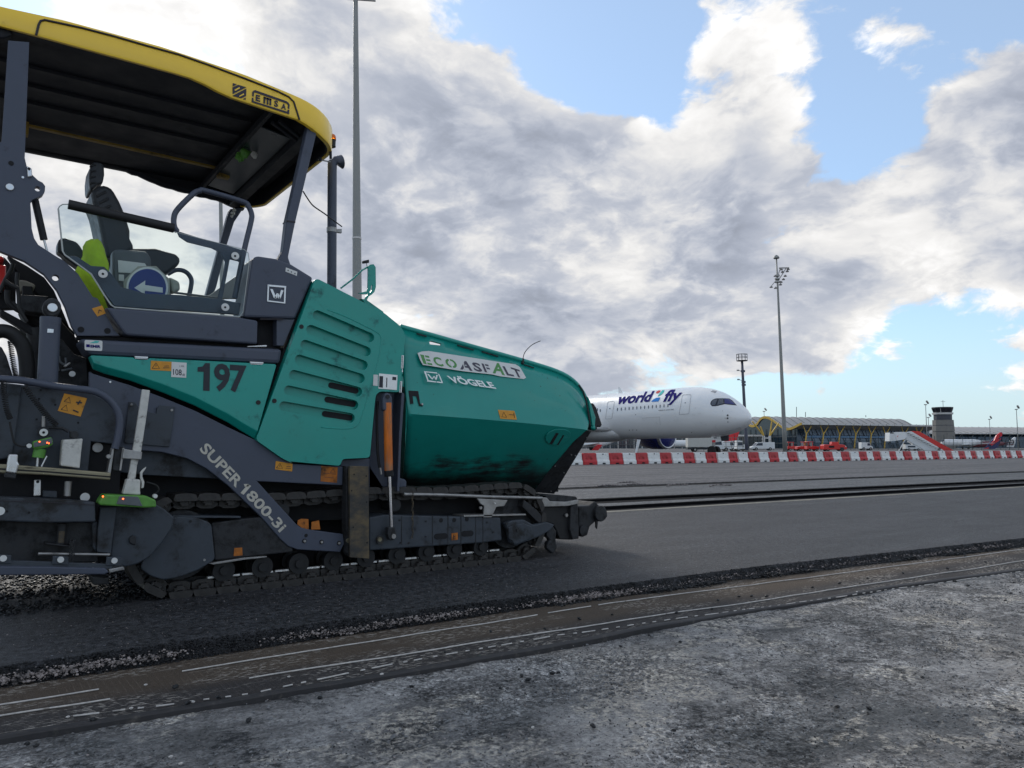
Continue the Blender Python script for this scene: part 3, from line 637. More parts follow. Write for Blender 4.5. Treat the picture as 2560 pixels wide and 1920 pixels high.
def door(o_):
    o_ = [C6(*p) for p in o_]; skin_line('door_seam', rounded(o_, 3), .016, 'seam', air, True)
    c = [sum(p[i] for p in o_)/len(o_) for i in (0, 1)]; skin_patch('door_window', [(c[0]-1.3, c[1]-5), (c[0]+1.1, c[1]-5.4), (c[0]+.9, c[1]-3), (c[0]-1.4, c[1]-2.6)], 'win', .02, air, 2)
door([(440, 385), (502, 380), (480, 540), (420, 545)]); door([(1128, 322), (1208, 318), (1188, 495), (1098, 503)])
skin_line('cargo_door_seam', [C6(760, 535), C6(918, 524), C6(925, 600)], .012, 'seam', air); skin_line('radome_seam', [C6(1530, 660), C6(1600, 640), C6(1660, 618), C6(1672, 640)], .012, 'seam', air)
skin_patch('escape_hatch', [C6(1388, 292), C6(1408, 280), C6(1450, 285), C6(1432, 305)], 'seam', .012, air, 2)
for i in range(14):
    x = 440+i*(1708-440)/13; y = 638-i*(638-542)/13; r = [(x+13*math.cos(a)+1.5*math.sin(a), y-46*math.sin(a)) for a in [2*math.pi*k/8 for k in range(8)]]
    skin_patch('cabin_window', [A6(*p) for p in r], 'win', .015, air, 1)
for x, y in ((345, 458), (372, 466)): skin_patch('cabin_window', [C6(x+5*math.cos(a), y-16*math.sin(a)) for a in [2*math.pi*k/8 for k in range(8)]], 'win', .015, air, 1)
for x, y, r in ((1546, 510, 9), (1546, 537, 9), (1549, 571, 5), (698, 505, 4), (640, 646, 4), (672, 645, 4), (708, 645, 4), (1214, 667, 4), (1500, 470, 3)): skin_patch('probe', [C6(x+r*math.cos(a), y-r*math.sin(a)) for a in [2*math.pi*k/6 for k in range(6)]], 'fan', .02, air, 1)
skin_patch('cockpit_surround', [C6(*p) for p in ((1386, 405), (1392, 385), (1410, 365), (1440, 355), (1520, 355), (1560, 357), (1590, 375), (1630, 420), (1520, 408), (1440, 426), (1400, 425))], 'cockpit', .03, air, 4)
for q in (((1396, 408), (1400, 388), (1420, 368), (1452, 362), (1432, 418), (1405, 420)), ((1466, 364), (1504, 362), (1508, 402), (1450, 418))): skin_patch('cockpit_pane', [C6(*p) for p in q], 'win', .045, air, 2)
skin_patch('cockpit_pane', [C6(*p) for p in ((1515, 360), (1556, 362), (1585, 380), (1618, 414), (1520, 403))], 'navy', .045, air, 2)
def on_skin(bl, br, tl, off=.035):
    bl, br, tl = Vector(bl), Vector(br), Vector(tl); return lambda u, v: skin(*skin_px(bl+(br-bl)*u+(tl-bl)*v), off)
text('lettering', 'world', on_skin(A6(388, 522), A6(1240, 450), A6(525, 247)), 'logo', air, .035, fine=.06)
text('lettering', 'fly', on_skin(A6(1515, 548), A6(1930, 515), A6(1708, 152)), 'logo', air, .030, fine=.06)
skin_patch('emblem_dot', [A6(*p) for p in ((1408, 225), (1425, 190), (1470, 168), (1525, 165), (1510, 200), (1470, 232), (1425, 240))], 'coral', .03, air, 2)
skin_patch('emblem_stroke', [A6(*p) for p in ((1560, 170), (1590, 152), (1620, 160), (1605, 205), (1550, 265), (1480, 305), (1448, 315), (1480, 265))], 'teal', .03, air, 2)
skin_patch('emblem_base', [A6(*p) for p in ((1286, 450), (1340, 390), (1420, 348), (1518, 338), (1470, 440))], 'blue', .03, air, 2)
text('lettering', 'AIRBUS A350-900', on_skin(A6(1465, 680), A6(1850, 655), A6(1475, 650)), 'seam', air, .02)
# nose gear with its door
g0 = WD(C6(1440, 700), 96); m = MB(); gz = z3; gp = AF(5.2, 0, 0)
m.tube([gp+Vector((0, 0, -2.9)), (gp.x, gp.y, gz+.5)], .16, 10); m.obj('nose_gear_leg', 'steel', air)
for k in (-.35, .35):
    m = MB(); c = Vector((gp.x, gp.y, gz+.53))+side*k; m.tube([c-side*.17, c+side*.17], .53, 16); m.obj('nose_wheel', 'tyre', air)
gd = [WD(C6(*p), 87.2) for p in ((1393, 705), (1475, 695), (1487, 750), (1406, 762))]; m = MB(); m.prism(gd, W(.03, .06)); gdo = m.obj('gear_door', 'plane', air)
gd2 = [WD(C6(*p), 87.1) for p in ((1400, 740), (1433, 737), (1433, 757), (1405, 761))]; m = MB(); m.prism(gd2, W(0, .03)); m.obj('gear_door_panel', 'acred', gdo)
text('lettering', 'NG', quad(WD(C6(1418, 726), 87.1), WD(C6(1446, 723), 87.1), WD(C6(1417, 710), 87.1), Vector((0, 0, 0))), 'decal', gdo, .02)
gd3 = [WD(C6(*p), 88.6) for p in ((1478, 694), (1556, 690), (1556, 745), (1488, 748))]; m = MB(); m.prism(gd3, W(.03, .06)); m.obj('gear_bay', 'tdark', air)
m = MB(); q = WD(C6(745, 733), 93); m.prism([q, q+a_dir*.6, q+a_dir*1.0+Vector((0, 0, -1.7)), q+a_dir*.7+Vector((0, 0, -1.7))], side*.06); m.obj('drain_mast', 'plane', air)
m = MB(); q = AF(20.5, 0, 3.0); m.prism([q, q+a_dir*.8, q+a_dir*.9+Vector((0, 0, .9)), q+a_dir*.55+Vector((0, 0, .9))], side*.05); m.obj('antenna', 'plane', air)

# ------------------------------------------------------------------ smaller aircraft
def jet(name, nose, d, L, r, zc, label, fin, finm, fus_m='plane', band=None, eng=True):
    d = Vector(d).normalized(); up = Vector((0, 0, 1)); sd_ = d.cross(up)
    rt = empty(name, Vector((nose.x, nose.y, z3))+d*L*.4, label, 'aircraft')
    A_ = lambda s, y, z: Vector((nose.x, nose.y, z3+zc))+d*s+sd_*y+up*z
    def tube_(s0, s1, mt, nm):
        m = MB(); rs = []
        for i in range(25):
            s = s0+(s1-s0)*i/24; u = s/L; k = min(1, math.sqrt(max(.0005, u/.12))) if u < .12 else (1 if u < .68 else max(.04, 1-((u-.68)/.32)**1.4)); dz = (-.3*r if u < .03 else 0)+(r*.55*((u-.68)/.32) if u > .68 else 0)
            rs.append([A_(s, r*k*math.sin(2*math.pi*q/20), dz+r*k*math.cos(2*math.pi*q/20)) for q in range(20)])
        m.rings(rs); return m.obj(nm, mt, rt, smooth=True)
    if band: tube_(0, L*band, fus_m, 'fuselage'); tube_(L*band, L, finm, 'tail_section')
    else: tube_(0, L, fus_m, 'fuselage')
    if fin: m = MB(); m.prism([A_(s, -.12, z) for s, z in fin], sd_*.24); m.obj('tail_fin', finm, rt)
    for sg in (-1, 1):
        m = MB(); m.prism([A_(L*.40, sg*r*.7, -r*.6), A_(L*.62, sg*L*.42, -r*.1), A_(L*.66, sg*L*.42, -r*.1), A_(L*.58, sg*r*.7, -r*.6)], (0, 0, .22)); m.obj('wing', fus_m, rt)
        m = MB(); m.prism([A_(L*.86, sg*r*.3, r*.5), A_(L*.96, sg*L*.15, r*.8), A_(L*.99, sg*L*.15, r*.8), A_(L*.96, sg*r*.3, r*.5)], (0, 0, .15)); m.obj('tailplane', fus_m, rt)
        m = MB(); m.tube([A_(L*.55, sg*r*.9, -zc+.45), A_(L*.55, sg*r*.9, -r*.5)], .12, 8); g = m.obj('main_gear', 'steel', rt)
        m = MB(); m.tube([A_(L*.55, sg*r*.9-.2, -zc+.45), A_(L*.55, sg*r*.9+.2, -zc+.45)], .45, 14); m.obj('wheel', 'tyre', g)
        if eng: m = MB(); m.tube([A_(L*.70, sg*r*1.5, r*.35), A_(L*.72, sg*r*1.5, r*.35), A_(L*.80, sg*r*1.5, r*.35), A_(L*.83, sg*r*1.5, r*.35)], [.55, .65, .6, .4], 14); m.obj('engine', fus_m, rt, smooth=True)
    m = MB(); m.tube([A_(L*.12, 0, -zc+.35), A_(L*.12, 0, -r*.5)], .1, 8); g = m.obj('nose_gear', 'steel', rt)
    m = MB(); m.tube([A_(L*.12, -.15, -zc+.35), A_(L*.12, .15, -zc+.35)], .35, 12); m.obj('wheel', 'tyre', g)
    m = MB(); m.prism([A_(L*.012, .0, r*.30), A_(L*.045, r*.62, r*.62), A_(L*.06, 0, r*.98), A_(L*.045, -r*.62, r*.62)], d*.25); m.obj('windscreen', 'cockpit', rt)
    return rt
n_ = WD((1640, 1117), 300); t_ = WD((1838, 1117), 300)
jet('regional_jet', n_, t_-n_, 32, 1.35, 2.25, 'small white jet with a red tail, seen below the big airliner\'s nose', [(25.5, 1.0), (31, 6.4), (33.5, 6.4), (31.6, .6)], 'acred', band=.82)
n_ = WD((1395, 1117), 215); t_ = WD((1531, 1117), 215)
rj = jet('regional_jet', n_, t_-n_, 17, 1.30, 2.1, 'small white tail cone with a red slash, seen just beside the hopper front', [(11.5, .9), (14.2, 4.2), (15.4, 4.2), (14.6, .9)], 'plane', eng=False)
m = MB(); m.prism([WD(C6(*p), 213.2) for p in ((275, 848), (325, 795), (350, 778), (392, 782), (345, 842))], W(0, .4)); m.obj('red_slash', 'acred', rj)
n_ = WD((2352, 1117), 340); t_ = WD((2490, 1117), 352)
rj = jet('narrowbody_jet', n_, t_-n_, 27.5, 1.6, 2.7, 'white jet with a dark blue and red tail fin, far right behind the fence', None, 'navy', eng=False)
m = MB(); m.prism([WD(C7(*p), 344) for p in ((1895, 702), (1925, 668), (2000, 587), (2035, 560), (2046, 570), (2030, 630), (2008, 680), (1960, 705))], W(0, .6)); m.obj('tail_fin', 'navy', rj)
m = MB(); m.prism([WD(C7(*p), 343) for p in ((2000, 585), (2030, 563), (2045, 568), (2040, 590), (1975, 640), (1990, 605))], W(0, .6)); m.obj('fin_stripe', 'acred', rj)
m = MB(); m.prism([WD(C7(*p), 343) for p in ((1950, 655), (1975, 632), (2035, 610), (2028, 622), (1960, 668))], W(0, .6)); m.obj('fin_stripe', 'acred', rj)
m = MB(); m.prism([WD(C7(*p), 343) for p in ((1905, 690), (1940, 680), (1935, 700), (1905, 702))], W(0, .6)); m.obj('fin_stripe', 'acred', rj)
n_ = WD((2420, 1117), 420); t_ = WD((2545, 1117), 430)
rj = jet('narrowbody_jet', n_, t_-n_, 28.5, 1.6, 2.3, 'maroon-bodied jet with a white fin, rightmost aircraft behind the fence', None, 'plane', 'maroon', eng=False)
m = MB(); m.prism([WD(C7(*p), 425) for p in ((2080, 675), (2105, 628), (2140, 600), (2149, 602), (2146, 640), (2132, 680))], W(0, .6)); m.obj('tail_fin', 'plane', rj)
m = MB(); m.tube(smooth_path([WD(C7(*p), 424) for p in ((2102, 660), (2100, 640), (2112, 622), (2128, 628), (2128, 650), (2115, 664))], 3), .25, 6); m.obj('fin_emblem', 'tdark', rj)

# ------------------------------------------------------------------ terminal
M['band'] = mat('pale blue spandrel', (.10, .20, .33), .4, var=.3, vscale=.3)
TO = Vector((162, 420)); TL = Vector((.918, .398)); TW = Vector((-.398, .918))
def T(l, w_, z): q = TO+TL*l+TW*w_; return W(q.x, q.y, z+z3)
PR = [(-2.5, 14.0), (0, 13.3), (4, 11.9), (8, 11.3), (12, 12.2), (17, 15.0), (22, 17.6), (26, 18.5), (29.5, 17.6), (33, 14.6), (36.5, 13.6), (40, 14.6), (45, 17.6), (50, 19.3), (55, 18.5), (62, 14.5), (70, 14)]
PRS = [(p.x, p.y) for p in smooth_path([Vector((a, b, 0)) for a, b in PR], 3)]
term = empty('terminal', T(50, 20, 0), 'long terminal with a wavy grey roof and yellow tree-shaped columns', 'building')
m = MB(); m.rings([[T(l, w_, z+dz) for w_, z in PRS for dz in (0,)]+[T(l, w_, z-.9) for w_, z in PRS[::-1]] for l in (-5, 30, 70, 104)]); rf = m.obj('roof', 'roof', term)
l = -3
while l < 104:
    m = MB()
    for (a, b), (c, d) in zip(PRS, PRS[1:]): m.bar(T(l, a, b+.05), T(l, c, d+.05), .22, .35)
    m.obj('roof_seam', 'hedge', rf); l += 6.2
m = MB()
for (a, b), (c, d) in zip(PRS, PRS[1:]): m.prism([T(-5.3, a, b+.25), T(-5.3, c, d+.25), T(-5.3, c, d-1.1), T(-5.3, a, b-1.1)], TW.to_3d()*0+W(TL.x, TL.y)*.28)
m.obj('gable_fascia', 'tyellow', term)
for i in range(17):
    l0 = -5+i*6.4; m = MB(); m.prism([T(l0, -2.9, 14.0), T(l0+5.9, -2.9, 14.0), T(l0+5.9, -2.9, 13.1), T(l0, -2.9, 13.1)], W(TW.x, TW.y)*.4); m.obj('eave_panel', 'roofe', term)
m = MB(); m.prism([T(-4.6, 60, 0), T(-4.6, 2, 0), T(-4.6, 2, 11)]+[T(-4.6, a, b-1.0) for a, b in PRS if 2 < a < 60]+[T(-4.6, 60, 13)], W(TL.x, TL.y)*.5); m.obj('gable_glass', 'tglass', term)
m = MB(); m.prism([T(-4.5, 2.2, 0), T(103, 2.2, 0), T(103, 6.0, 11.8), T(-4.5, 6.0, 11.8)], W(TW.x, TW.y)*.6); fc_ = m.obj('side_glass', 'tglass', term)
m = MB(); m.prism([T(3, 3.35, 6.1), T(103, 3.35, 6.1), T(103, 3.6, 7.2), T(3, 3.6, 7.2)], W(TW.x, TW.y)*.25); m.obj('blue_band', M['band'], term)
for a, b, mt in ((7.5, 11.4, 'tglass2'), (3.2, 5.9, 'tglass2')):
    for i in range(17):
        l0 = 4+i*5.9; m = MB(); m.prism([T(l0, 2.0+a*.32, a), T(l0+5.3, 2.0+a*.32, a), T(l0+5.3, 2.0+b*.32, b), T(l0, 2.0+b*.32, b)], W(TW.x, TW.y)*.2); m.obj('blind_panel', mt, term)
for i in range(18):
    l0 = 2+i*5.9; m = MB(); m.bar(T(l0-1.6, 5.4, 11.6), T(l0+1.4, 1.6, 0), .35, .35); m.obj('mullion', 'tdark', term)
for z in (3.0, 6.6):
    m = MB(); m.bar(T(-5, 2, z), T(-5, 60, z), .3, .35); m.obj('transom', 'mesh', term)
for i in range(12):
    w_ = 3+i*4.5; m = MB(); m.bar(T(-5, w_, 0), T(-5, w_, 11), .2, .25); m.obj('mullion', 'tdark', term)
def ytree(l):
    m = MB(); a = T(l+1.0, -.4, 0); b = T(l+2.6, -.4, 8.0); m.tube([a, b], [.42, .36], 10); c = m.obj('column', 'tyellow', term)
    m = MB(); m.tube([b, T(l+.2, -.6, 12.7)], [.28, .2], 8); m.tube([b, T(l+6.6, -.6, 12.9)], [.28, .2], 8); m.tube([T(l+.2, -.6, 12.7), T(l+6.6, -.6, 12.9)], .22, 6); m.obj('column_branch', 'tyellow', c)
for px in (498, 632, 758, 884, 1005, 1118, 1262, 1375): 
    q = px*.321+1850; u = (q-CX)/1906; l = (TO.x-u*TO.y)/(u*TL.y-TL.x); ytree(l-1)
for base, tops in (((185, 590), ((95, 478), (160, 520))), ((232, 590), ((250, 462), (302, 490)))):
    b0 = WD(C7(*base), 428); m = MB(); m.tube([(b0.x, b0.y, z3), b0], [.8, .7], 10); c = m.obj('column', 'roofe', term)
    m = MB()
    for t_ in tops: m.tube([b0, WD(C7(*t_), 427)], [.45, .35], 8)
    m.obj('column_branch', 'tyellow', c)
m = MB(); m.bar(WD(C7(185, 608), 428), WD(C7(232, 608), 428), .6, .6); m.obj('column_tie', 'roofe', term)
for p in ((510, 405), (980, 430), (440, 365)):
    m = MB(); a = WD(C7(p[0], 445), 452); b = WD(C7(*p), 452); m.tube([a, b], .18, 6); m.obj('roof_aerial', 'tdark', term)
# glazed wing running left behind the airliner
wg = empty('terminal', W(95, 447, z3), 'low glazed terminal wing glimpsed under the airliner fuselage', 'building')
wl = lambda px: (px-1280)/1906*445
m = MB(); m.prism([W(wl(1330), 445, z3), W(wl(1905), 445, z3), W(wl(1905), 445, z3+7.0), W(wl(1330), 445, z3+7.0)], W(0, 4)); m.obj('side_glass', 'tglass', wg)
m = MB(); m.prism([W(wl(1330), 443.5, z3+7.0), W(wl(1905), 443.5, z3+7.0), W(wl(1905), 443.5, z3+8.0), W(wl(1330), 443.5, z3+8.0)], W(0, 6)); m.obj('roof', 'roofe', wg)
for i in range(58):
    a = W(wl(1335+i*10), 444.7, z3); m = MB(); m.bar(a, a+Vector((0, 0, 7)), .5 if i % 3 == 0 else .25, .3, (1, 0, 0)); m.obj('mullion', 'roofe' if i % 2 else 'mesh', wg)
for z in (2.4, 4.8): m = MB(); m.bar(W(wl(1330), 444.6, z3+z), W(wl(1905), 444.6, z3+z), .3, .3); m.obj('transom', 'mesh', wg)
# second pier
pier = empty('terminal', W(480, 620, z3), 'low grey-roofed pier of the terminal right of the control tower', 'building')
def Q(l, w_, z): return W(300+l*.985-w_*.17, 590+l*.17+w_*.985, z+z3)
pp = [(-2, 11.6), (0, 12.0), (8, 14.0), (16, 16.2), (24, 17.2), (32, 16), (40, 12)]
m = MB(); m.rings([[Q(l, a, b) for a, b in pp]+[Q(l, a, b-.8) for a, b in pp[::-1]] for l in (0, 100, 260)]); prf = m.obj('roof', 'roof', pier)
for i in range(36): m = MB(); m.bar(Q(4+i*6.2, -2, 11.75), Q(4+i*6.2, 24, 17.35), .2, .3); m.obj('roof_seam', 'hedge', prf)
for i in range(26): m = MB(); m.box(Q(3+i*6.2, -2.2, 11.5), (1, 1, 1)); m.bm.clear(); m.bar(Q(.5+i*6.2, -2.3, 11.4), Q(6+i*6.2, -2.3, 11.4), .4, .7); m.obj('eave_panel', 'roofe', pier)
m = MB(); m.prism([Q(0, 1.5, 0), Q(260, 1.5, 0), Q(260, 3.5, 11), Q(0, 3.5, 11)], W(-.17*.5, .985*.5)); m.obj('side_glass', 'tglass', pier)
for i in range(14): m = MB(); m.tube([Q(6+i*11, 0, 6), Q(10+i*11, -1, 11)], .3, 6); m.tube([Q(6+i*11, 0, 0), Q(6+i*11, 0, 6)], .35, 6); m.obj('column', 'tyellow' if i < 2 else 'mesh', pier)
for i in range(20): m = MB(); m.bar(Q(3+i*7.5, 1.1, 0), Q(3+i*7.5, 3.0, 10.5), .25, .25); m.obj('mullion', 'tdark', pier)

# control tower
TWR = 400.; tc_ = W((2360-1280)/1906*TWR, TWR, z3)
tow = empty('control_tower', tc_, 'squat concrete control tower with a dark glazed cab', 'tower')
def toct(r, z, k=12): return [tc_+Vector((r*math.cos(2*math.pi*(i+.5)/k), r*math.sin(2*math.pi*(i+.5)/k), z)) for i in range(k)]
def tz(y): return (HZ-(900+y*.321))/1906*TWR+EYE-z3
for a, b, r0, r1, mt, nm in ((700, 560, 5.35, 5.3, 'conc', 'shaft'), (556, 512, 5.3, 5.15, 'conc', 'shaft_course'), (508, 468, 5.1, 5.0, 'conc', 'shaft_course'), (466, 424, 4.35, 4.35, 'concd', 'upper_shaft'), (425, 411, 4.9, 5.1, 'roofe', 'balcony'), (411, 376, 4.2, 5.0, 'cockpit', 'cab_glass'), (376, 368, 5.15, 5.1, 'tdark', 'cab_roof')):
    m = MB(); m.rings([toct(r0, max(0, tz(a))), toct(r1, tz(b))]); m.obj(nm, mt, tow)
for y in (558, 510): m = MB(); m.rings([toct(5.0, tz(y+2)), toct(5.0, tz(y-3))]); m.obj('shaft_groove', 'concd', tow)
for i in range(12):
    a = toct(4.26, tz(410))[i]; b = toct(5.04, tz(377))[i]; m = MB(); m.tube([a, b], .12, 6); m.obj('cab_mullion', 'roofe' if i % 3 == 0 else 'tdark', tow)
m = MB(); m.tube([tc_+Vector((1, 0, tz(369))), tc_+Vector((1, 0, tz(312)))], .12, 6); m.tube([tc_+Vector((1, 0, tz(322)))+W(-1.2, 0), tc_+Vector((1, 0, tz(322)))+W(1.2, 0)], .08, 5); m.obj('antenna', 'pole', tow)

# ------------------------------------------------------------------ masts and poles
def mast(name, px_top, px_bot, dep, r0, r1, label, mt='pole', head=None, extra=0, tap=None):
    b = WD(px_bot, dep); t = WD(px_top, dep); d = (t-b).normalized(); b = b-d*(b.z-z3)/d.z; t = t+d*extra
    rt = empty(name, b, label, 'light mast' if head else 'mast', None); m = MB(); m.tube([b+(t-b)*k/8 for k in range(9)], [r0+(r1-r0)*k/8 for k in range(9)], 16); m.obj('pole', mt, rt, smooth=True)
    m = MB(); m.tube([b, b+d*.35], r0*1.5, 12); m.obj('base_flange', 'conc', rt)
    return rt, b, t, d
rt_, b_, t_, d_ = mast('light_mast', (889, 0), (893, 800), 51, .40, .15, 'tall grey light mast rising beyond the green hood, leftmost in the open sky', extra=1.2, head=1)
m = MB(); m.bar(t_+W(-.6, 0)+d_*-1.1, t_+W(1.4, 0)+d_*-1.25, .12, .1); m.tube([t_+W(.6, 0)-d_*1.2, t_+W(1.6, 0)-d_*1.0], .05, 6); m.obj('head_frame', 'steel', rt_)
for k in (-.5, .9): m = MB(); m.box(t_+W(k, 0)-d_*.7, (.5, .4, .25)); m.obj('floodlight', 'steel', rt_)
m = MB(); q = b_+d_*((WD((891, 596), 51)-b_).length); m.tube([q-d_*.06, q+d_*.06], .315, 16); m.obj('joint_collar', 'roofe', rt_)
rt_, b_, t_, d_ = mast('light_mast', (548, 250), (556, 800), 105, .36, .20, 'grey mast far behind the cab, seen through the side glass', head=1)
m = MB(); m.box(t_, (2, .5, .5)); m.obj('floodlight', 'steel', rt_)
rt_, b_, t_, d_ = mast('light_mast', (1941, 645), (1963, 1128), 120, .36, .11, 'tall grey mast with a cluster of floodlights and a dome on top', head=1)
m = MB(); m.rings([disc(t_+d_*z, d_, r, 0, 16)[0] for z, r in ((-.1, .42), (0, .48), (.15, .42), (.35, .30), (.5, .06))]); m.obj('dome', 'pole', rt_, smooth=True)
hub = b_+d_*(WD((1942, 697), 120)-b_).length
m = MB()
for z in (-.5, .0, .5): m.tube([hub+d_*(z-.12), hub+d_*(z+.12)], .42, 12)
m.tube([hub-d_*.5, hub+W(1.5, 0, 1.8)], .07, 6); m.tube([hub+d_*.1, hub+W(.5, 0, 1.7)], .07, 6); m.tube([hub+W(.3, 0, 1.75), hub+W(1.8, -.4, 1.7)], .1, 6); m.tube([hub, hub+W(-1.1, 0, -1.3)], .06, 6); m.obj('head_frame', 'steel', rt_)
for lat, z in ((.6, 1.5), (.8, 1.1), (1.55, 1.2), (1.2, .45), (.9, -.1), (.5, -.55), (-1.1, -1.35), (-.4, -1.5), (.4, -.95), (-.4, .45), (1.7, 1.55)):
    m = MB(); c = hub+W(lat, -.2, z); m.rings([disc(c+Vector((0, 0, dz)), (0, 0, 1), r, 0, 10)[0] for dz, r in ((-.14, .24), (-.05, .27), (.08, .16), (.16, .06))]); m.obj('floodlight', 'steel', rt_)
rt_, b_, t_, d_ = mast('camera_mast', (1855, 902), (1867, 1125), 150, .36, .24, 'dark slim mast with a railed basket on top, behind the airliner nose', 'poled')
m = MB(); c = t_
for k in range(10):
    a = 2*math.pi*k/10; p = c+Vector((1.05*math.cos(a), 1.05*math.sin(a), 0)); m.tube([p, p+Vector((0, 0, 1.3))], .05, 5)
for z in (0, .7, 1.3): m.tube([c+Vector((1.05*math.cos(2*math.pi*k/16), 1.05*math.sin(2*math.pi*k/16), z)) for k in range(17)], .05, 5)
m.tube([c, c+Vector((0, 0, .08))], 1.05, 16); m.obj('basket', 'tdark', rt_)
for y in (928, 955, 962): m = MB(); q = WD((1856+(y-902)*.054, y), 150); m.tube([q-Vector((0, 0, .2)), q+Vector((0, 0, .2))], .42, 10); m.obj('collar', 'poled', rt_)
for y, s_ in ((929, -1), (952, -1)): m = MB(); q = WD((1856+(y-902)*.054, y), 150); m.tube([q, q+W(s_*.8, 0, .2)], .06, 6); m.box(q+W(s_*1.0, 0, .25), (.35, .35, .25)); m.obj('camera', 'steel', rt_)
for i, (p, dep, lab) in enumerate((((1445, 345), 430, 'slim apron light pole just left of the control tower, taller of two'), ((1466, 445), 470, 'short apron light pole just left of the control tower'), ((1942, 460), 520, 'apron light pole between the tower and the right edge, above the pier roof'), ((2152, 382), 430, 'rightmost apron light pole above the pier roof'), ((187, 398), 520, 'light pole rising over the wavy roof beside the airliner nose'))):
    t = WD(C7(*p), dep); rt = empty('light_pole', (t.x, t.y, z3), lab, 'light pole', 'slim apron light poles'); m = MB(); m.tube([(t.x, t.y, z3), t], [.3, .16], 8); m.obj('pole', 'steel', rt)
    m = MB(); m.box(t+W(1.1, 0, 1.2), (2.4, .8, .7), Matrix.Rotation(.6, 3, 'Y')); m.box(t+W(0, 0, -.2), (1.6, 1, .5)); m.obj('lamp_head', 'steel', rt)

# ------------------------------------------------------------------ fence
fn_ = empty('security_fence', W(150, 235, z3), 'dark wire fence on tall posts running behind the barriers', 'fence')
FS = lambda u: W(66+u*2.95, 226+u*.22, z3)
for k in range(46):
    b = FS(k); m = MB(); m.bar(b, b+Vector((0, 0, 4.2 if k % 2 else 4.6)), .11, .11, (1, 0, 0)); m.obj('post', 'fence', fn_)
for z in (.15, .8, 1.5, 2.2, 2.9): m = MB(); m.bar(FS(0)+Vector((0, 0, z)), FS(45)+Vector((0, 0, z)), .05, .05); m.obj('rail', 'fence', fn_)
for k in range(45):
    m = MB()
    for j in range(1, 7): m.bar(FS(k+j/7), FS(k+j/7)+Vector((0, 0, 2.9)), .045, .045, (1, 0, 0))
    m.obj('wire_panel', 'fence', fn_)

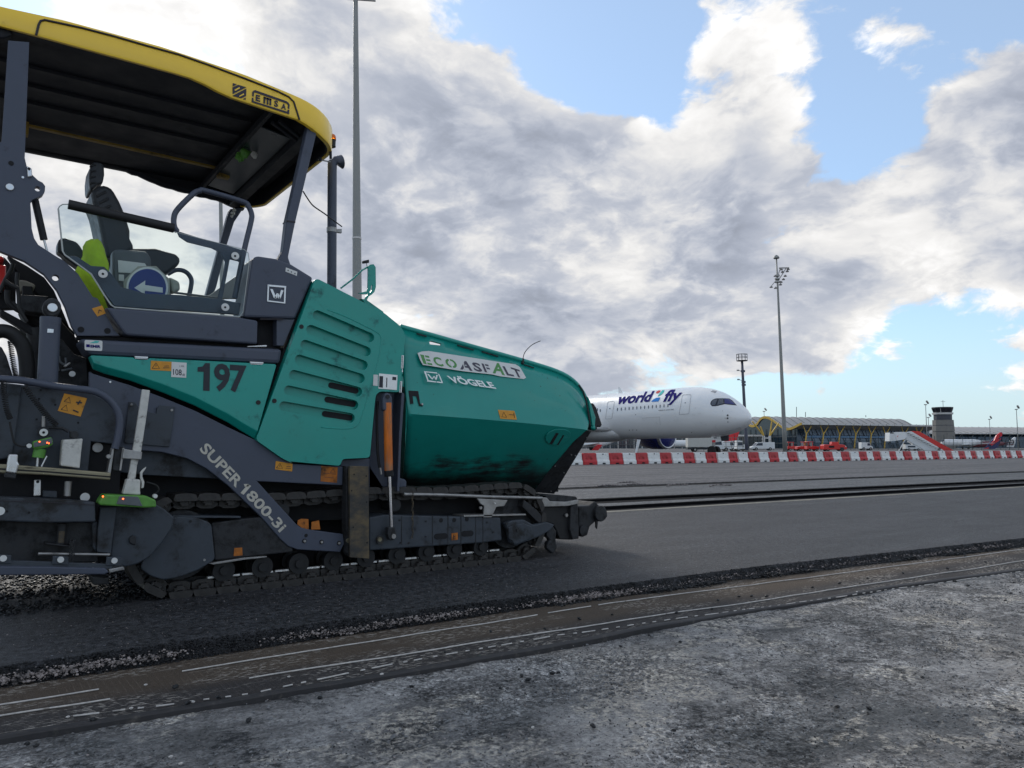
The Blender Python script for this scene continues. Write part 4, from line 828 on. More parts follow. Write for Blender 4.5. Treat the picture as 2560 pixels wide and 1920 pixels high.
# ------------------------------------------------------------------ airport vehicles
def wheels(rt, c, dx, pts, r=.42):
    for a, b in pts:
        p = c(a, b, r); q = c(a, b+(.22 if b > 0 else -.22), r); m = MB(); m.tube([p, q], r, 14); wv = m.obj('wheel', 'tyre', rt); m = MB(); m.tube([p, p+(q-p)*1.05], r*.5, 10); m.obj('rim', 'steel', wv)
def vehicle(name, pxl, pxr, dep, label, cat, kind, mt, head=1):
    """builds a vehicle standing between two image columns at the given distance, side-on; head: +1 front to the right"""
    l = (pxl-1280)/1906*dep; r = (pxr-1280)/1906*dep; L = r-l; o_ = W((l+r)/2, dep, z3); rt = empty(name, o_, label, cat)
    X = W(1, 0)*head; Y = W(0, -1)
    c = lambda a, b, z: o_+X*a+Y*b+Vector((0, 0, z))
    def pr(nm, pts, w_, m_, par=rt, bev=.06, y0=0): m = MB(); m.prism([c(a*L, -w_/2+y0, z) for a, z in pts], Y*w_); return m.obj(nm, m_, par, bevel=bev)
    wb = .30*L
    if kind == 'truck':
        pr('cargo_body', ((-.5, .9), (.17, .9), (.17, 2.7), (-.5, 2.7)), 2.2, mt); pr('chassis', ((-.5, .45), (.45, .45), (.45, .85), (-.5, .85)), 1.8, 'tdark')
        cb = pr('cab', ((.20, .5), (.5, .5), (.5, 1.25), (.45, 2.2), (.20, 2.3)), 2.1, 'vwhite'); pr('side_window', ((.25, 1.35), (.45, 1.35), (.43, 2.0), (.25, 2.05)), 2.14, 'vglass', cb, .01)
        pr('windscreen', ((.475, 1.35), (.505, 1.3), (.46, 2.1), (.44, 2.1)), 1.8, 'vglass', cb, .01)
    elif kind == 'van':
        b = pr('body', ((-.5, .45), (.5, .45), (.5, 1.0), (.36, 1.25), (.24, 2.15), (-.5, 2.2)), 1.9, mt); pr('side_window', ((.02, 1.3), (.32, 1.3), (.23, 1.95), (.02, 2.0)), 1.94, 'vglass', b, .01); pr('windscreen', ((.35, 1.3), (.385, 1.27), (.27, 2.05), (.24, 2.05)), 1.6, 'vglass', b, .01)
        pr('bumper', ((.46, .4), (.51, .4), (.51, .6), (.46, .6)), 1.8, 'tdark', b, .01)
    elif kind == 'tractor':
        b = pr('body', ((-.5, .4), (.5, .4), (.5, 1.0), (.12, 1.15), (-.5, 1.1)), 1.7, mt); 
        for a in (-.40, -.02):
            for s in (-.75, .75): m = MB(); m.bar(c(a*L, s, 1.05), c(a*L, s, 2.05), .1, .1, (1, 0, 0)); m.obj('cab_pillar', mt, rt)
        pr('cab_roof', ((-.48, 2.02), (.04, 2.02), (.06, 2.16), (-.46, 2.2)), 1.7, mt); pr('windscreen', ((-.03, 1.1), (.0, 1.1), (.0, 2.0), (-.03, 2.0)), 1.5, 'vglass', b, .005); pr('seat', ((-.36, 1.05), (-.18, 1.05), (-.18, 1.3), (-.30, 1.35), (-.32, 1.8), (-.38, 1.8)), 1.0, 'black', rt, .04)
    elif kind == 'tug':
        b = pr('body', ((-.5, .35), (.5, .35), (.5, .9), (.42, 1.35), (.30, 1.5), (-.44, 1.5), (-.5, 1.3)), 2.3, mt, bev=.12); pr('intake', ((-.28, .75), (-.05, .75), (-.05, 1.2), (-.28, 1.2)), 2.34, 'void', b, .01); pr('cab', ((-.12, 1.5), (.20, 1.5), (.20, 2.05), (-.10, 2.1)), 1.3, mt, bev=.05)
        pr('headlamp', ((.42, .95), (.47, .95), (.45, 1.2), (.42, 1.2)), 2.34, 'vwhite', b, .01); pr('mudguard', ((.20, .3), (.36, .3), (.36, .85), (.20, .85)), 2.36, 'tdark', b, .02)
    elif kind == 'loader':
        pr('deck', ((-.5, .5), (.5, .5), (.5, .85), (-.5, .85)), 2.2, mt); b = pr('cab', ((-.45, .85), (.1, .85), (.1, 2.25), (-.45, 2.3)), 1.8, mt); pr('side_window', ((-.38, 1.25), (.04, 1.25), (.04, 2.0), (-.38, 2.0)), 1.84, 'vglass', b, .01); pr('engine_box', ((.15, .85), (.5, .85), (.5, 1.4), (.15, 1.45)), 1.8, mt)
    elif kind == 'genset':
        b = pr('housing', ((-.5, .4), (.5, .4), (.5, 1.45), (-.5, 1.55)), 1.8, mt); pr('grille', ((-.38, .8), (.12, .8), (.12, 1.25), (-.38, 1.25)), 1.84, 'vglass', b, .01); pr('tow_bar', ((.5, .4), (.62, .4), (.62, .5), (.5, .5)), .2, 'steel', b, .01)
    r_ = .30 if kind in ('genset', 'tractor') else .42
    wheels(rt, c, 1, [(s*wb, t) for s in (-1, 1) for t in (-.75, .75)], r_)
    return rt
vehicle('loader_truck', 1717, 1806, 150, 'white high-loader truck with a square cab standing under the airliner', 'truck', 'truck', 'whitep')
vehicle('service_van', 1876, 1934, 205, 'white van parked between the slim mast and the tall mast', 'van', 'van', 'vwhite', -1)
vehicle('baggage_tractor', 1966, 1996, 190, 'small red baggage tractor just right of the tall mast', 'tractor', 'tractor', 'vred')
vehicle('baggage_tractor', 1990, 2022, 180, 'red open-cab tractor, second right of the tall mast', 'tractor', 'tractor', 'vred', -1)
vehicle('baggage_tractor', 2014, 2044, 176, 'red open-cab tractor next to the big red pushback tug', 'tractor', 'tractor', 'vred')
vehicle('pushback_tug', 2054, 2112, 172, 'bulky low red pushback tug with a dark air intake', 'tug', 'tug', 'vred')
vehicle('ground_power_unit', 2260, 2298, 196, 'white generator box on wheels under the boarding stairs', 'generator', 'genset', 'vwhite')
vehicle('service_van', 2150, 2178, 215, 'small white van parked far behind the fence near the terminal', 'van', 'van', 'vwhite')
vehicle('cargo_loader', 1838, 1866, 165, 'pale belt loader with a glazed cab beside the airliner nose gear', 'loader', 'loader', 'vwhite')
vehicle('service_van', 1806, 1838, 172, 'white van behind the airliner nose wheel', 'van', 'van', 'vwhite')
# guard rails of the loader truck's platform
gr = empty('work_platform', W((1780-1280)/1906*156, 156, z3), 'pale railed work platform standing behind the white high-loader truck', 'platform')
for k in range(9):
    a = W((1745+k*14-1280)/1906*156, 156, z3); m = MB(); m.bar(a, a+Vector((0, 0, 2.9)), .07, .07, (1, 0, 0)); m.obj('post', 'dust', gr)
for z in (1.0, 1.9, 2.85): m = MB(); m.bar(W((1745-1280)/1906*156, 156, z3+z), W((1857-1280)/1906*156, 156, z3+z), .06, .08); m.obj('rail', 'dust', gr)
# boarding stairs
SD = 195.
st = empty('boarding_stairs', W((2290-1280)/1906*SD, SD, z3), 'white mobile boarding stairs with a bright red handrail panel', 'boarding stairs')
def sp(x, y, dy=0): return WD(Q6(x, y), SD+dy)
def spoly(nm, pts, mt, y0, t): m = MB(); m.prism([sp(x, y, y0) for x, y in pts], W(0, t)); return m.obj(nm, mt, st)
spoly('stair_flight', ((455, 590), (575, 572), (1065, 862), (1050, 905), (850, 905), (500, 680)), 'vwhite', 0, .25)
spoly('red_side_panel', ((570, 572), (680, 570), (1188, 850), (1188, 880), (1065, 880)), 'vred', 2.2, .2)
spoly('inner_red_edge', ((560, 570), (620, 566), (1085, 850), (1062, 862)), 'vred', .02+.3, .15)
spoly('platform_hood', ((258, 590), (330, 590), (355, 710), (255, 716)), 'vwhite', -.3, 2.4); pf = spoly('platform_side', ((330, 588), (470, 580), (510, 650), (470, 690), (360, 706)), 'plane', -.2, 2.2)
m = MB(); m.prism([sp(*p, -.22) for p in ((360, 655), (382, 630), (384, 640), (365, 658))], W(0, .02)); m.obj('red_mark', 'vred', pf)
m = MB(); m.prism([sp(*p, -.32) for p in ((265, 590), (315, 590), (315, 604), (265, 606))], W(0, .02)); m.obj('dark_slot', 'cockpit', st)
for a, b, y0 in (((490, 680), (385, 870), 0), ((590, 740), (555, 810), 2), ((500, 690), (820, 870), .1), ((520, 720), (760, 870), 2)): m = MB(); m.tube([sp(*a, y0), sp(*b, y0)], .13, 8); m.obj('leg', 'vwhite', st)
for i in range(14):
    t = i/13; m = MB(); a = sp(520+t*520, 600+t*275, .25); m.box(a, (.5, 2.0, .1), Matrix.Rotation(YAW-math.pi/2, 3, 'Z')); m.obj('step', 'steel', st)
for x in (420, 980): m = MB(); c = sp(x, 880, 0); c.z = z3+.4; m.tube([c, c+W(0, .3)], .4, 12); m.obj('wheel', 'tyre', st)
spoly('chassis', ((380, 872), (1060, 880), (1060, 905), (380, 905)), 'tdark', .1, 2.0)
# ------------------------------------------------------------------ asphalt paver
PAV = empty('asphalt_paver', (3, 7.25, 0), 'teal and slate-grey tracked asphalt paver with a yellow canopy', 'paver')
YC = 7.25
def pl(name, c, pts, Y, t, mt, parent=None, bevel=.006, rnd=0, label=None):
    px = [c(*p) for p in pts]
    if rnd: px = rounded(px, rnd)
    m = MB(); m.prism([P(p, Y) for p in px], (0, t, 0)); o = m.obj(name, mt, parent or PAV, bevel=min(bevel, t*.4))
    if label: o['label'] = label
    return o
def tb(name, c, pts, Y, r, mt, parent=None, sm=0, n=10):
    ys = Y if isinstance(Y, (list, tuple)) else [Y]*len(pts)
    path = [P(c(*p), y) for p, y in zip(pts, ys)]
    if sm: path = smooth_path(path, sm)
    m = MB(); m.tube(path, r, n); return m.obj(name, mt, parent or PAV, auto=50)
def bolt(name, c, p, Y, r, t, mt, parent=None, k=14, bev=.0):
    m = MB(); q = P(c(*p), Y); m.tube([q, q+Vector((0, -t, 0))], r, k); return m.obj(name, mt, parent or PAV, bevel=bev)
def sticker(name, c, pts, Y, mt, parent, glyph=None, gm='num'):
    o = pl(name, c, pts, Y-.003, .003, mt, parent, 0)
    if glyph:
        a, b, d = [P(c(*p), Y-.0035) for p in (pts[3], pts[2], pts[0])]
        f = lambda u, v: a+(b-a)*u+(d-a)*v
        m = MB()
        for g in glyph:
            if g[0] == 'tri':
                x, y, s, hh = g[1:]; q = [f(x-s, y), f(x+s, y), f(x, y+hh)]; m.tube(q+[q[0]], .0022, 4)
            elif g[0] == 'bar': m.tube([f(*g[1]), f(*g[2])], g[3], 4)
        m.obj('pictogram', gm, o)
    return o
def punch(o, prisms):               # cut real openings through a part
    cm = MB()
    for pts, vec in prisms: cm.prism(pts, vec)
    c = cm.obj('cut', 'void'); mods = [(md.width, md.segments) for md in o.modifiers if md.type == 'BEVEL']
    for md in [md for md in o.modifiers if md.type == 'BEVEL']: o.modifiers.remove(md)
    b = o.modifiers.new('b', 'BOOLEAN'); b.object = c; b.operation = 'DIFFERENCE'; b.solver = 'EXACT'; bake(o); bpy.data.objects.remove(c)
    for w_, sg in mods: b = o.modifiers.new('bevel', 'BEVEL'); b.width = w_; b.segments = sg; b.limit_method = 'ANGLE'; b.angle_limit = math.radians(28)
def circ(c, p, Y, r, k=14): q = P(c(*p), Y); return [q+Vector((r*math.cos(2*math.pi*i/k), 0, r*math.sin(2*math.pi*i/k))) for i in range(k)]
WARN = [('tri', .25, .2, .18, .6), ('bar', (.25, .38), (.25, .6), .002), ('bar', (.6, .3), (.9, .35), .0025), ('bar', (.65, .5), (.88, .55), .0025)]
# --- inner body: dark blocks added behind the panels so no sky or bright ground shows through
m = MB(); m.prism([P(p, 6.28) for p in (C2(560, 1110), C2(1700, 1160), C2(1935, 790), C4(640, 480), C4(735, 570), C4(735, 930), C4(725, 1540), C5(1200, 690), C5(1200, 840), C3(1300, 1000), C3(1070, 985), C3(900, 860), C3(620, 600), C3(550, 300))], (0, 1.95, 0)); m.obj('inner_body', 'void', PAV)
m = MB(); m.box((3.05, YC, .36), (3.3, 1.5, .58)); m.obj('underbody', 'void', PAV)
m = MB(); m.prism([P(C2(*p), 6.30) for p in ((700, 900), (1480, 960), (1590, 990), (1590, 1150), (780, 1100), (640, 1000))], (0, 1.9, 0)); m.obj('operator_deck', 'void', PAV)
# --- canopy
CT = [(-1.2, 4.02), (.06, 4.075), (.44, 4.105), (1.07, 4.113), (1.68, 4.078), (2.1, 4.02), (2.29, 3.985), (2.45, 3.95), (2.62, 3.90)]
CB = [(-1.2, 3.93), (.0, 3.93), (.27, 3.932), (1.2, 3.927), (1.33, 3.92), (1.45, 3.885), (1.56, 3.854), (2.14, 3.812), (2.40, 3.735), (2.62, 3.72)]
def outline(ins=0.):
    x0, x1, y0, y1, r = -1.1+ins, 2.565-ins, 6.0+ins, 8.5-ins, .42; pts = []
    for i in range(31): pts.append((x0+(x1-r-x0)*i/30, y0))
    for i in range(1, 11): a = -math.pi/2+math.pi/2*i/10; pts.append((x1-r+r*math.cos(a), y0+r+r*math.sin(a)))
    for i in range(1, 11): a = math.pi/2*i/10; pts.append((x1-r+r*math.cos(a), y1-r+r*math.sin(a)))
    for i in range(1, 31): pts.append((x1-r-(x1-r-x0)*i/30, y1))
    return pts
ol = outline(); m = MB()
def ring(ins, fz): return [(x, y, fz(ox)) for (x, y), (ox, oy) in zip(outline(ins), ol)]
zt = lambda x: lerp_tab(CT, x); zb = lambda x: lerp_tab(CB, x)
def scale_ring(k, dz): return [(2.6*(1-k)*.3+x*k+.0, YC+(y-YC)*k, zt(x)+dz) for x, y in ol]
m.rings([ring(.035, lambda x: zb(x)+.04), ring(.03, lambda x: zb(x)), ring(.006, lambda x: zb(x)), ring(0, lambda x: zb(x)+.015), ring(0, lambda x: zt(x)-.03), ring(.008, lambda x: zt(x)-.008), ring(.03, zt), scale_ring(.8, .03), scale_ring(.4, .045)], cap=False); m.poly(scale_ring(.4, .045))
can = m.obj('canopy', 'yellow', PAV, auto=50)
m = MB(); m.rings([ring(.032, lambda x: zb(x)+.010), ring(.042, lambda x: zb(x)+.012), ring(.046, lambda x: min(3.935, zt(x)-.03))][::-1]+[ring(.034, lambda x: zb(x)+.008)][:0], cap=False); m.poly(ring(.045, lambda x: min(3.934, zt(x)-.03))); m.obj('canopy_lining', 'ceil', can)
cl_ = [Vector(P(p, 5.996)) for p in [C1(222, 215), C1(238, 150), C1(250, 128), C1(275, 122), C1(500, 170), C1(700, 222), C1(900, 280), C1(1100, 335), C1(1300, 405), C1(1500, 480), C1(1700, 558), C1(1775, 595), C1(1805, 625), C1(1840, 735)]]
m = MB(); m.tube(cl_, .008, 6); m.obj('pinstripe', 'line', can)
fa = lambda *p: P(ZT(*p), 5.995)
def strokes(name, polys, mt, parent, fn, t=.0015):
    m = MB()
    for q in polys: m.prism([fn(*p) for p in q], (0, t, 0))
    return m.obj(name, mt, parent)
strokes('striped_square', [((245, 195), (355, 225), (300, 260), (240, 290)), ((385, 240), (620, 310), (240, 500), (235, 315)), ((620, 345), (610, 555), (480, 615), (235, 545)), ((605, 590), (600, 655), (520, 640))], 'decal', can, fa)
strokes('stripe_slot', [((285, 380), (430, 305), (440, 340), (315, 410)), ((420, 550), (540, 480), (560, 510), (430, 575))], 'yellow', can, lambda *p: P(ZT(*p), 5.9935))
strokes('logo_frame', [((780, 560), (780, 450), (815, 400), (870, 390), (1720, 690), (1785, 735), (1820, 800), (1805, 910), (1760, 895), (1770, 810), (1740, 760), (860, 450), (830, 470), (825, 565)), ((770, 600), (820, 600), (815, 690), (1750, 985), (1760, 925), (1810, 940), (1800, 1055), (765, 720))], 'decal', can, fa)
strokes('lettering', [((1100, 568), (1312, 632), (1312, 682), (1098, 615)), ((1098, 570), (1148, 588), (1140, 765), (1088, 748)), ((1190, 598), (1234, 612), (1226, 790), (1180, 775)), ((1268, 622), (1314, 638), (1305, 815), (1256, 800))], 'decal', can, lambda *p: P(ZT(*p), 5.994))
for ch, bl, br, tl in (('E', (875, 680), (1000, 715), (880, 505)), ('S', (1380, 840), (1490, 865), (1390, 665)), ('A', (1575, 910), (1710, 945), (1590, 745))):
    text('lettering', ch, quad(fa(*bl), fa(*br), fa(*tl), Vector((0, -.001, 0))), 'decal', can, .035)
# underside members
def xbar(name, a, b, w_, h_, mt): m = MB(); m.bar(a, b, w_, h_); return m.obj(name, mt, can, bevel=.004)
xbar('cross_beam', (2.29, 6.06, 3.80), (2.29, 8.44, 3.77), .10, .075, 'ceil'); xbar('cross_beam', (1.93, 6.06, 3.87), (1.93, 8.44, 3.86), .035, .06, 'ceil')
m = MB(); m.prism([(1.96, 6.45, 3.86), (2.22, 6.45, 3.82), (2.22, 8.2, 3.80), (1.96, 8.2, 3.84)], (0, 0, .012)); m.obj('smoked_panel', 'ceilp', can)
xbar('side_strip', (.25, 7.74, 3.915), (2.0, 7.78, 3.895), .05, .02, 'yelin'); m = MB(); m.box((.28, 7.74, 3.88), (.10, .08, .12)); m.obj('strip_bracket', 'yelin', can); m = MB(); m.box((2.0, 7.78, 3.845), (.11, .07, .08)); m.obj('strip_bracket', 'yelin', can)
for y in (6.55, 6.9, 7.25): xbar('roof_rib', (-.9, y, 3.925), (1.9, y, 3.925), .07, .03, 'ceil')
xbar('brace', (1.98, 6.22, 3.83), (2.26, 6.36, 3.775), .03, .03, 'ceil'); xbar('brace', (2.02, 6.16, 3.83), (2.27, 6.29, 3.775), .03, .03, 'ceil')
# ragged rolled side curtain on the far edge
m = MB(); rr = []
for i in range(40):
    x = .2+i*2.2/39; zz = lerp_tab(CB, x)-.005; sag = (.03+.035*abs(noise.noise(Vector((x*6, 0, 0)))) if 1.25 < x < 2.35 else .012); rr.append([(x, 8.40, zz), (x, 8.44, zz-sag), (x, 8.49, zz-sag*.8), (x, 8.52, zz)])
m.rings(rr); m.obj('rolled_curtain', 'ceil', can)
# posts
post = pl('front_post', C1, ((1895, 760), (1955, 782), (1815, 1370), (1772, 1580), (1800, 1660), (1690, 1625), (1740, 1540), (1762, 1350)), 6.06, .09, 'grey', bevel=.012)
pl('post_seam', C1, ((1762, 1352), (1816, 1360), (1815, 1368), (1761, 1360)), 6.055, .1, 'line', post, 0)
pl('front_post', C2, ((1415, 300), (1500, 290), (1440, 380), (1395, 520), (1330, 780), (1300, 850), (1260, 850), (1350, 520), (1400, 340)), 8.36, .09, 'grey', bevel=.01)
rf_ = pl('rear_frame', lambda x, y: C2(x, y), ((50, -735), (180, -725), (152, -13), (165, 40), (200, 92), (235, 125), (262, 138), (278, 160), (276, 190), (262, 215), (235, 230), (195, 246), (187, 262), (195, 420), (210, 480), (235, 520), (350, 595), (395, 620), (480, 700), (570, 840), (600, 850), (650, 950), (700, 1040), (735, 1080), (475, 1080), (440, 1020), (400, 900), (350, 800), (270, 700), (150, 620), (0, 560), (-160, 480), (-160, -60), (10, -113)), 6.02, .06, 'grey', bevel=.006)
bolt('frame_hole', C2, (68, 20), 6.02, .016, .003, 'void', rf_); bolt('pin_cap', C2, (60, 168), 6.02, .024, .012, 'silver', rf_, 16, .004); punch(rf_, [(circ(C2, (232, 172), 6.0, .017), (0, .12, 0)), (circ(C2, (343, 720), 6.0, .021), (0, .12, 0))])
bolt('frame_hole', C2, (497, 1042), 6.02, .021, .003, 'void', rf_); bolt('frame_hole', C2, (660, 1050), 6.02, .021, .003, 'void', rf_); bolt('small_bolt', C2, (140, 108), 6.02, .008, .008, 'silver', rf_)
pl('hinge_plate', C2, ((165, 35), (195, 50), (198, 100), (170, 105)), 6.0, .05, 'silver', rf_); bolt('hinge_pin', C2, (178, 55), 6.0, .009, .006, 'void', rf_)
sticker('warning_label', C2, ((565, 912), (628, 893), (650, 942), (598, 962)), 6.02, 'orange', rf_, [('bar', (.3, .3), (.6, .6), .003), ('bar', (.6, .6), (.75, .35), .003)])
pl('far_rear_frame', C2, ((60, -500), (140, -490), (120, 0), (60, 0)), 8.4, .06, 'grey')
tb('gas_strut', C2, ((212, 235), (270, 490)), 6.1, .024, 'black'); tb('strut_rod', C2, ((270, 490), (292, 570)), 6.1, .008, 'silver')
# --- seat, console and what lies behind the side glass
def seatp(nm, pts, y0, w_, mt='seat', bev=.05): return pl(nm, C2, pts, y0, w_, mt, seat, bev)
seat = empty('operator_seat', P(C2(850, 900), 7.0)); seat.parent = PAV; seat.matrix_parent_inverse = Matrix.Translation(-ROOT['asphalt_paver'])
seatp('headrest', ((578, 8), (556, 40), (548, 100), (550, 165), (562, 185), (600, 150), (632, 142), (642, 90), (640, 40), (625, 14)), 6.85, .30)
seatp('backrest', ((560, 190), (600, 160), (640, 148), (690, 170), (735, 250), (770, 330), (800, 430), (800, 480), (830, 540), (740, 600), (650, 600), (632, 500), (612, 400), (590, 300), (570, 250)), 6.80, .45)
seatp('seat_cushion', ((760, 540), (960, 540), (1080, 575), (1112, 600), (1105, 640), (1030, 700), (930, 690), (780, 640)), 6.80, .48)
seatp('seat_base', ((700, 560), (940, 600), (940, 900), (700, 880)), 6.9, .3, 'mesh', .02)
for k in range(4): pl('headrest_rib', C2, ((552, 30+k*36), (590, 24+k*36), (590, 34+k*36), (552, 42+k*36)), 6.842, .03, 'black', seat, .004)
for k in range(3): pl('backrest_rib', C2, ((590+k*16, 215+k*42), (650+k*16, 185+k*42), (655+k*16, 200+k*42), (597+k*16, 230+k*42)), 6.792, .03, 'black', seat, .004)
pl('armrest', C2, ((355, 500), (370, 480), (400, 476), (470, 500), (495, 530), (560, 640), (640, 720), (560, 720), (400, 600), (380, 578), (352, 560)), 6.5, .14, 'seat', bevel=.03)
cons = pl('control_console', C2, ((690, 560), (720, 545), (900, 560), (930, 600), (930, 700), (1040, 800), (1100, 900), (690, 900)), 6.62, .12, 'mesh', bevel=.02)
pl('console_label', C2, ((725, 615), (890, 635), (905, 660), (905, 700), (728, 690)), 6.612, .01, 'white', cons, 0); pl('console_label', C2, ((730, 703), (762, 705), (762, 745), (730, 740)), 6.612, .01, 'white', cons, 0)
tb('console_rail', C2, ((1030, 700), (1080, 676), (1130, 682), (1165, 712), (1176, 760), (1150, 880)), 7.6, .022, 'grey', sm=4)
pl('engine_deck', C2, ((1260, 850), (1545, 645), (1560, 690), (1420, 850)), 7.9, .06, 'hedge'); pl('engine_deck', C2, ((1420, 850), (1540, 730), (1540, 850)), 7.6, .06, 'mesh'); pl('deck_rail', C2, ((1020, 800), (1340, 842), (1340, 852), (1020, 812)), 7.0, .03, 'mesh', bevel=.004)
pl('inner_side_panel', C2, ((400, 588), (470, 590), (560, 650), (640, 655), (690, 705), (745, 780), (900, 822), (1100, 828), (1340, 852), (1480, 880), (1468, 950), (705, 898), (650, 825), (565, 700)), 6.04, .04, 'grey', bevel=.004)
# --- blue arrow sign and jacket carried on the machine
sg_ = empty('arrow_sign', P(C2(905, 830), 6.44), 'round blue sign with a white left arrow behind the paver glass', 'sign')
def cpoly(cx, cy, r, k, a0=0): return [(cx+r*math.cos(2*math.pi*i/k+a0), cy+r*math.sin(2*math.pi*i/k+a0)) for i in range(k)]
pl('sign_body', C2, cpoly(905, 790, 150, 8, math.pi/8), 6.44, .06, 'signbody', sg_); pl('sign_rim', C2, cpoly(905, 785, 128, 32), 6.432, .01, 'bwhite', sg_, 0); pl('sign_face', C2, cpoly(905, 785, 116, 32), 6.428, .006, 'signblue', sg_, 0)
pl('arrow', C2, ((825, 785), (893, 740), (891, 768), (1000, 784), (1000, 815), (890, 803), (889, 825)), 6.424, .005, 'bwhite', sg_, 0)
pl('sign_lamp_housing', C2, ((1040, 715), (1105, 745), (1110, 800), (1060, 820)), 6.46, .1, 'signbody', sg_, .02)
jk = MB(); rs = []
for i, (x, y, wd) in enumerate(((580, 492, 22), (578, 505, 48), (572, 540, 66), (580, 590, 72), (575, 640, 95), (560, 690, 110), (560, 740, 110), (590, 800, 100), (620, 850, 80), (655, 910, 60), (675, 960, 45), (690, 985, 25))):
    rs.append([P(C2(x+wd*math.cos(a)*(1+.12*noise.noise(Vector((a*2, i*.8, 0)))), y+8*math.sin(a*3+i)), 6.34+.10*math.sin(a)+.02*noise.noise(Vector((a*3, i, 5)))) for a in [2*math.pi*k/18 for k in range(18)]])
jk.rings(rs); jk = jk.obj('safety_jacket', 'hivis', smooth=True); tag(jk, 'lime yellow hi-vis jacket hung behind the rear edge of the paver glass', 'jacket')
rg = MB()
for c, r in (((1500, 940), .05), ((1470, 965), .04), ((1520, 915), .035)): rg.ico(P(C1(*c), 7.02), r, 2, .3, (1, .6, 1.1))
tag(rg.obj('rag', 'limegreen'), 'crumpled green glove tucked under the canopy frame', 'glove')
rg = MB()
for c, r in (((1545, 885), .025), ((1575, 915), .035), ((1560, 955), .03)): rg.ico(P(C1(*c), 6.98), r, 2, .3, (1, .6, 1.1))
tag(rg.obj('rag', 'whitep'), 'crumpled white glove tucked under the canopy frame', 'glove')
rg = MB()
for c, r in (((1440, 1290), .02), ((1432, 1310), .022), ((1425, 1330), .014)): rg.ico(P(C1(*c), 8.3), r, 2, .3)
tag(rg.obj('rag', 'whitep'), 'white tape knotted round the far front post of the canopy', 'tape')
# --- side glass
gl = [C2(*p) for p in ((358, 300), (366, 285), (385, 273), (420, 272), (1065, 440), (1500, 550), (1525, 572), (1532, 620), (1492, 935), (1470, 965), (705, 905), (682, 890), (640, 828), (560, 700), (398, 582), (385, 560))]
m = MB(); m.prism([P(p, 5.985) for p in gl], (0, .008, 0)); sgl = m.obj('side_glass', 'glass', PAV)
m = MB(); m.tube([P(p, 5.987) for p in gl[9:]]+[P(gl[0], 5.987)], .0055, 6); m.obj('glass_edge', 'gedge', sgl); m = MB(); m.tube([P(p, 5.987) for p in gl[:4]], .004, 5); m.tube([P(p, 5.987) for p in gl[4:10]], .003, 5); m.obj('glass_edge', 'gedge', sgl)
for p in ((632, 700), (1444, 590), (1383, 905)): b = bolt('glass_button', C2, p, 5.985, .030, .01, 'white', sgl, 20, .003); bolt('button_screw', C2, p, 5.975, .009, .003, 'void', b, 6)
tb('padded_rail', C2, ((420, 272), (740, 345), (1068, 420)), 5.95, .034, 'black', n=14)
tb('hand_rail', C2, ((1090, 440), (1072, 410), (1068, 360), (1090, 305), (1185, 210), (1225, 190), (1265, 190), (1490, 255), (1525, 285), (1545, 330), (1542, 380), (1500, 555), (1440, 850)), 6.06, .021, 'grey', sm=5)
pl('hand_rail_plate', C2, ((1078, 420), (1105, 440), (1200, 470), (1360, 515), (1505, 558), (1490, 640), (1462, 622), (1412, 610), (1396, 700), (1365, 860), (1335, 855), (1372, 700), (1382, 625), (1350, 568), (1300, 542), (1150, 505), (1100, 472)), 6.05, .012, 'grey', bevel=.003)
# --- grey body panels
hd = pl('hood_side', C2, ((1553, 606), (1580, 588), (1700, 606), (1792, 640), (1925, 722), (1815, 975), (1500, 965)), 5.965, .34, 'grey', bevel=.018)
strokes('emblem_frame', [((1645, 765), (1759, 775), (1757, 785), (1650, 776)), ((1757, 785), (1753, 882), (1744, 874), (1748, 784)), ((1744, 874), (1753, 882), (1641, 869), (1648, 862)), ((1641, 869), (1645, 765), (1653, 776), (1650, 863))], 'silver', hd, lambda *p: P(C2(*p), 5.957), .006)
strokes('emblem_letter', [((1660, 792), (1676, 794), (1694, 838), (1698, 850), (1688, 850), (1682, 846)), ((1686, 846), (1700, 850), (1706, 828), (1700, 818)), ((1702, 818), (1712, 822), (1722, 852), (1708, 850)), ((1712, 850), (1722, 853), (1742, 802), (1727, 798))], 'silver', hd, lambda *p: P(C2(*p), 5.957), .006)
lb = pl('small_label', C2, ((1757, 660), (1827, 686), (1824, 712), (1754, 685)), 5.962, .004, 'white', hd, 0)
for p in ((1770, 678), (1790, 688), (1812, 698)): bolt('label_dot', C2, p, 5.962, .006, .001, 'mesh', lb, 8)
pl('hood_lower', C2, ((1700, 978), (1812, 978), (1742, 1142), (1700, 1140)), 5.985, .1, 'grey', bevel=.004); pl('hood_groove', C2, ((1600, 974), (1745, 974), (1740, 980), (1600, 980)), 5.962, .02, 'line', hd, 0)
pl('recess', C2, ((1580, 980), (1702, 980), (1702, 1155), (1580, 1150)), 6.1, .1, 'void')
sp_ = pl('step_panel', C2, ((648, 905), (1475, 967), (1585, 987), (1582, 1130), (780, 1076), (760, 1060)), 5.955, .3, 'grey', bevel=.014)
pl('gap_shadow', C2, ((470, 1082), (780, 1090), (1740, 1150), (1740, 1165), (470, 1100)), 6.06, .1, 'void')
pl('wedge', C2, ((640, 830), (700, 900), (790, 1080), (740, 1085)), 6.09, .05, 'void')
bm_ = pl('side_beam', C2, ((485, 1096), (1738, 1160), (1722, 1252), (545, 1197)), 5.96, .3, 'grey', bevel=.03)
pl('chrome_strip', C2, ((1520, 1143), (1640, 1136), (1640, 1148), (1520, 1150)), 5.97, .03, 'silver')
st_ = pl('maker_label', C2, rounded([(520, 1105), (630, 1110), (628, 1174), (520, 1168)], 10), 5.957, .003, 'white', bm_, 0)
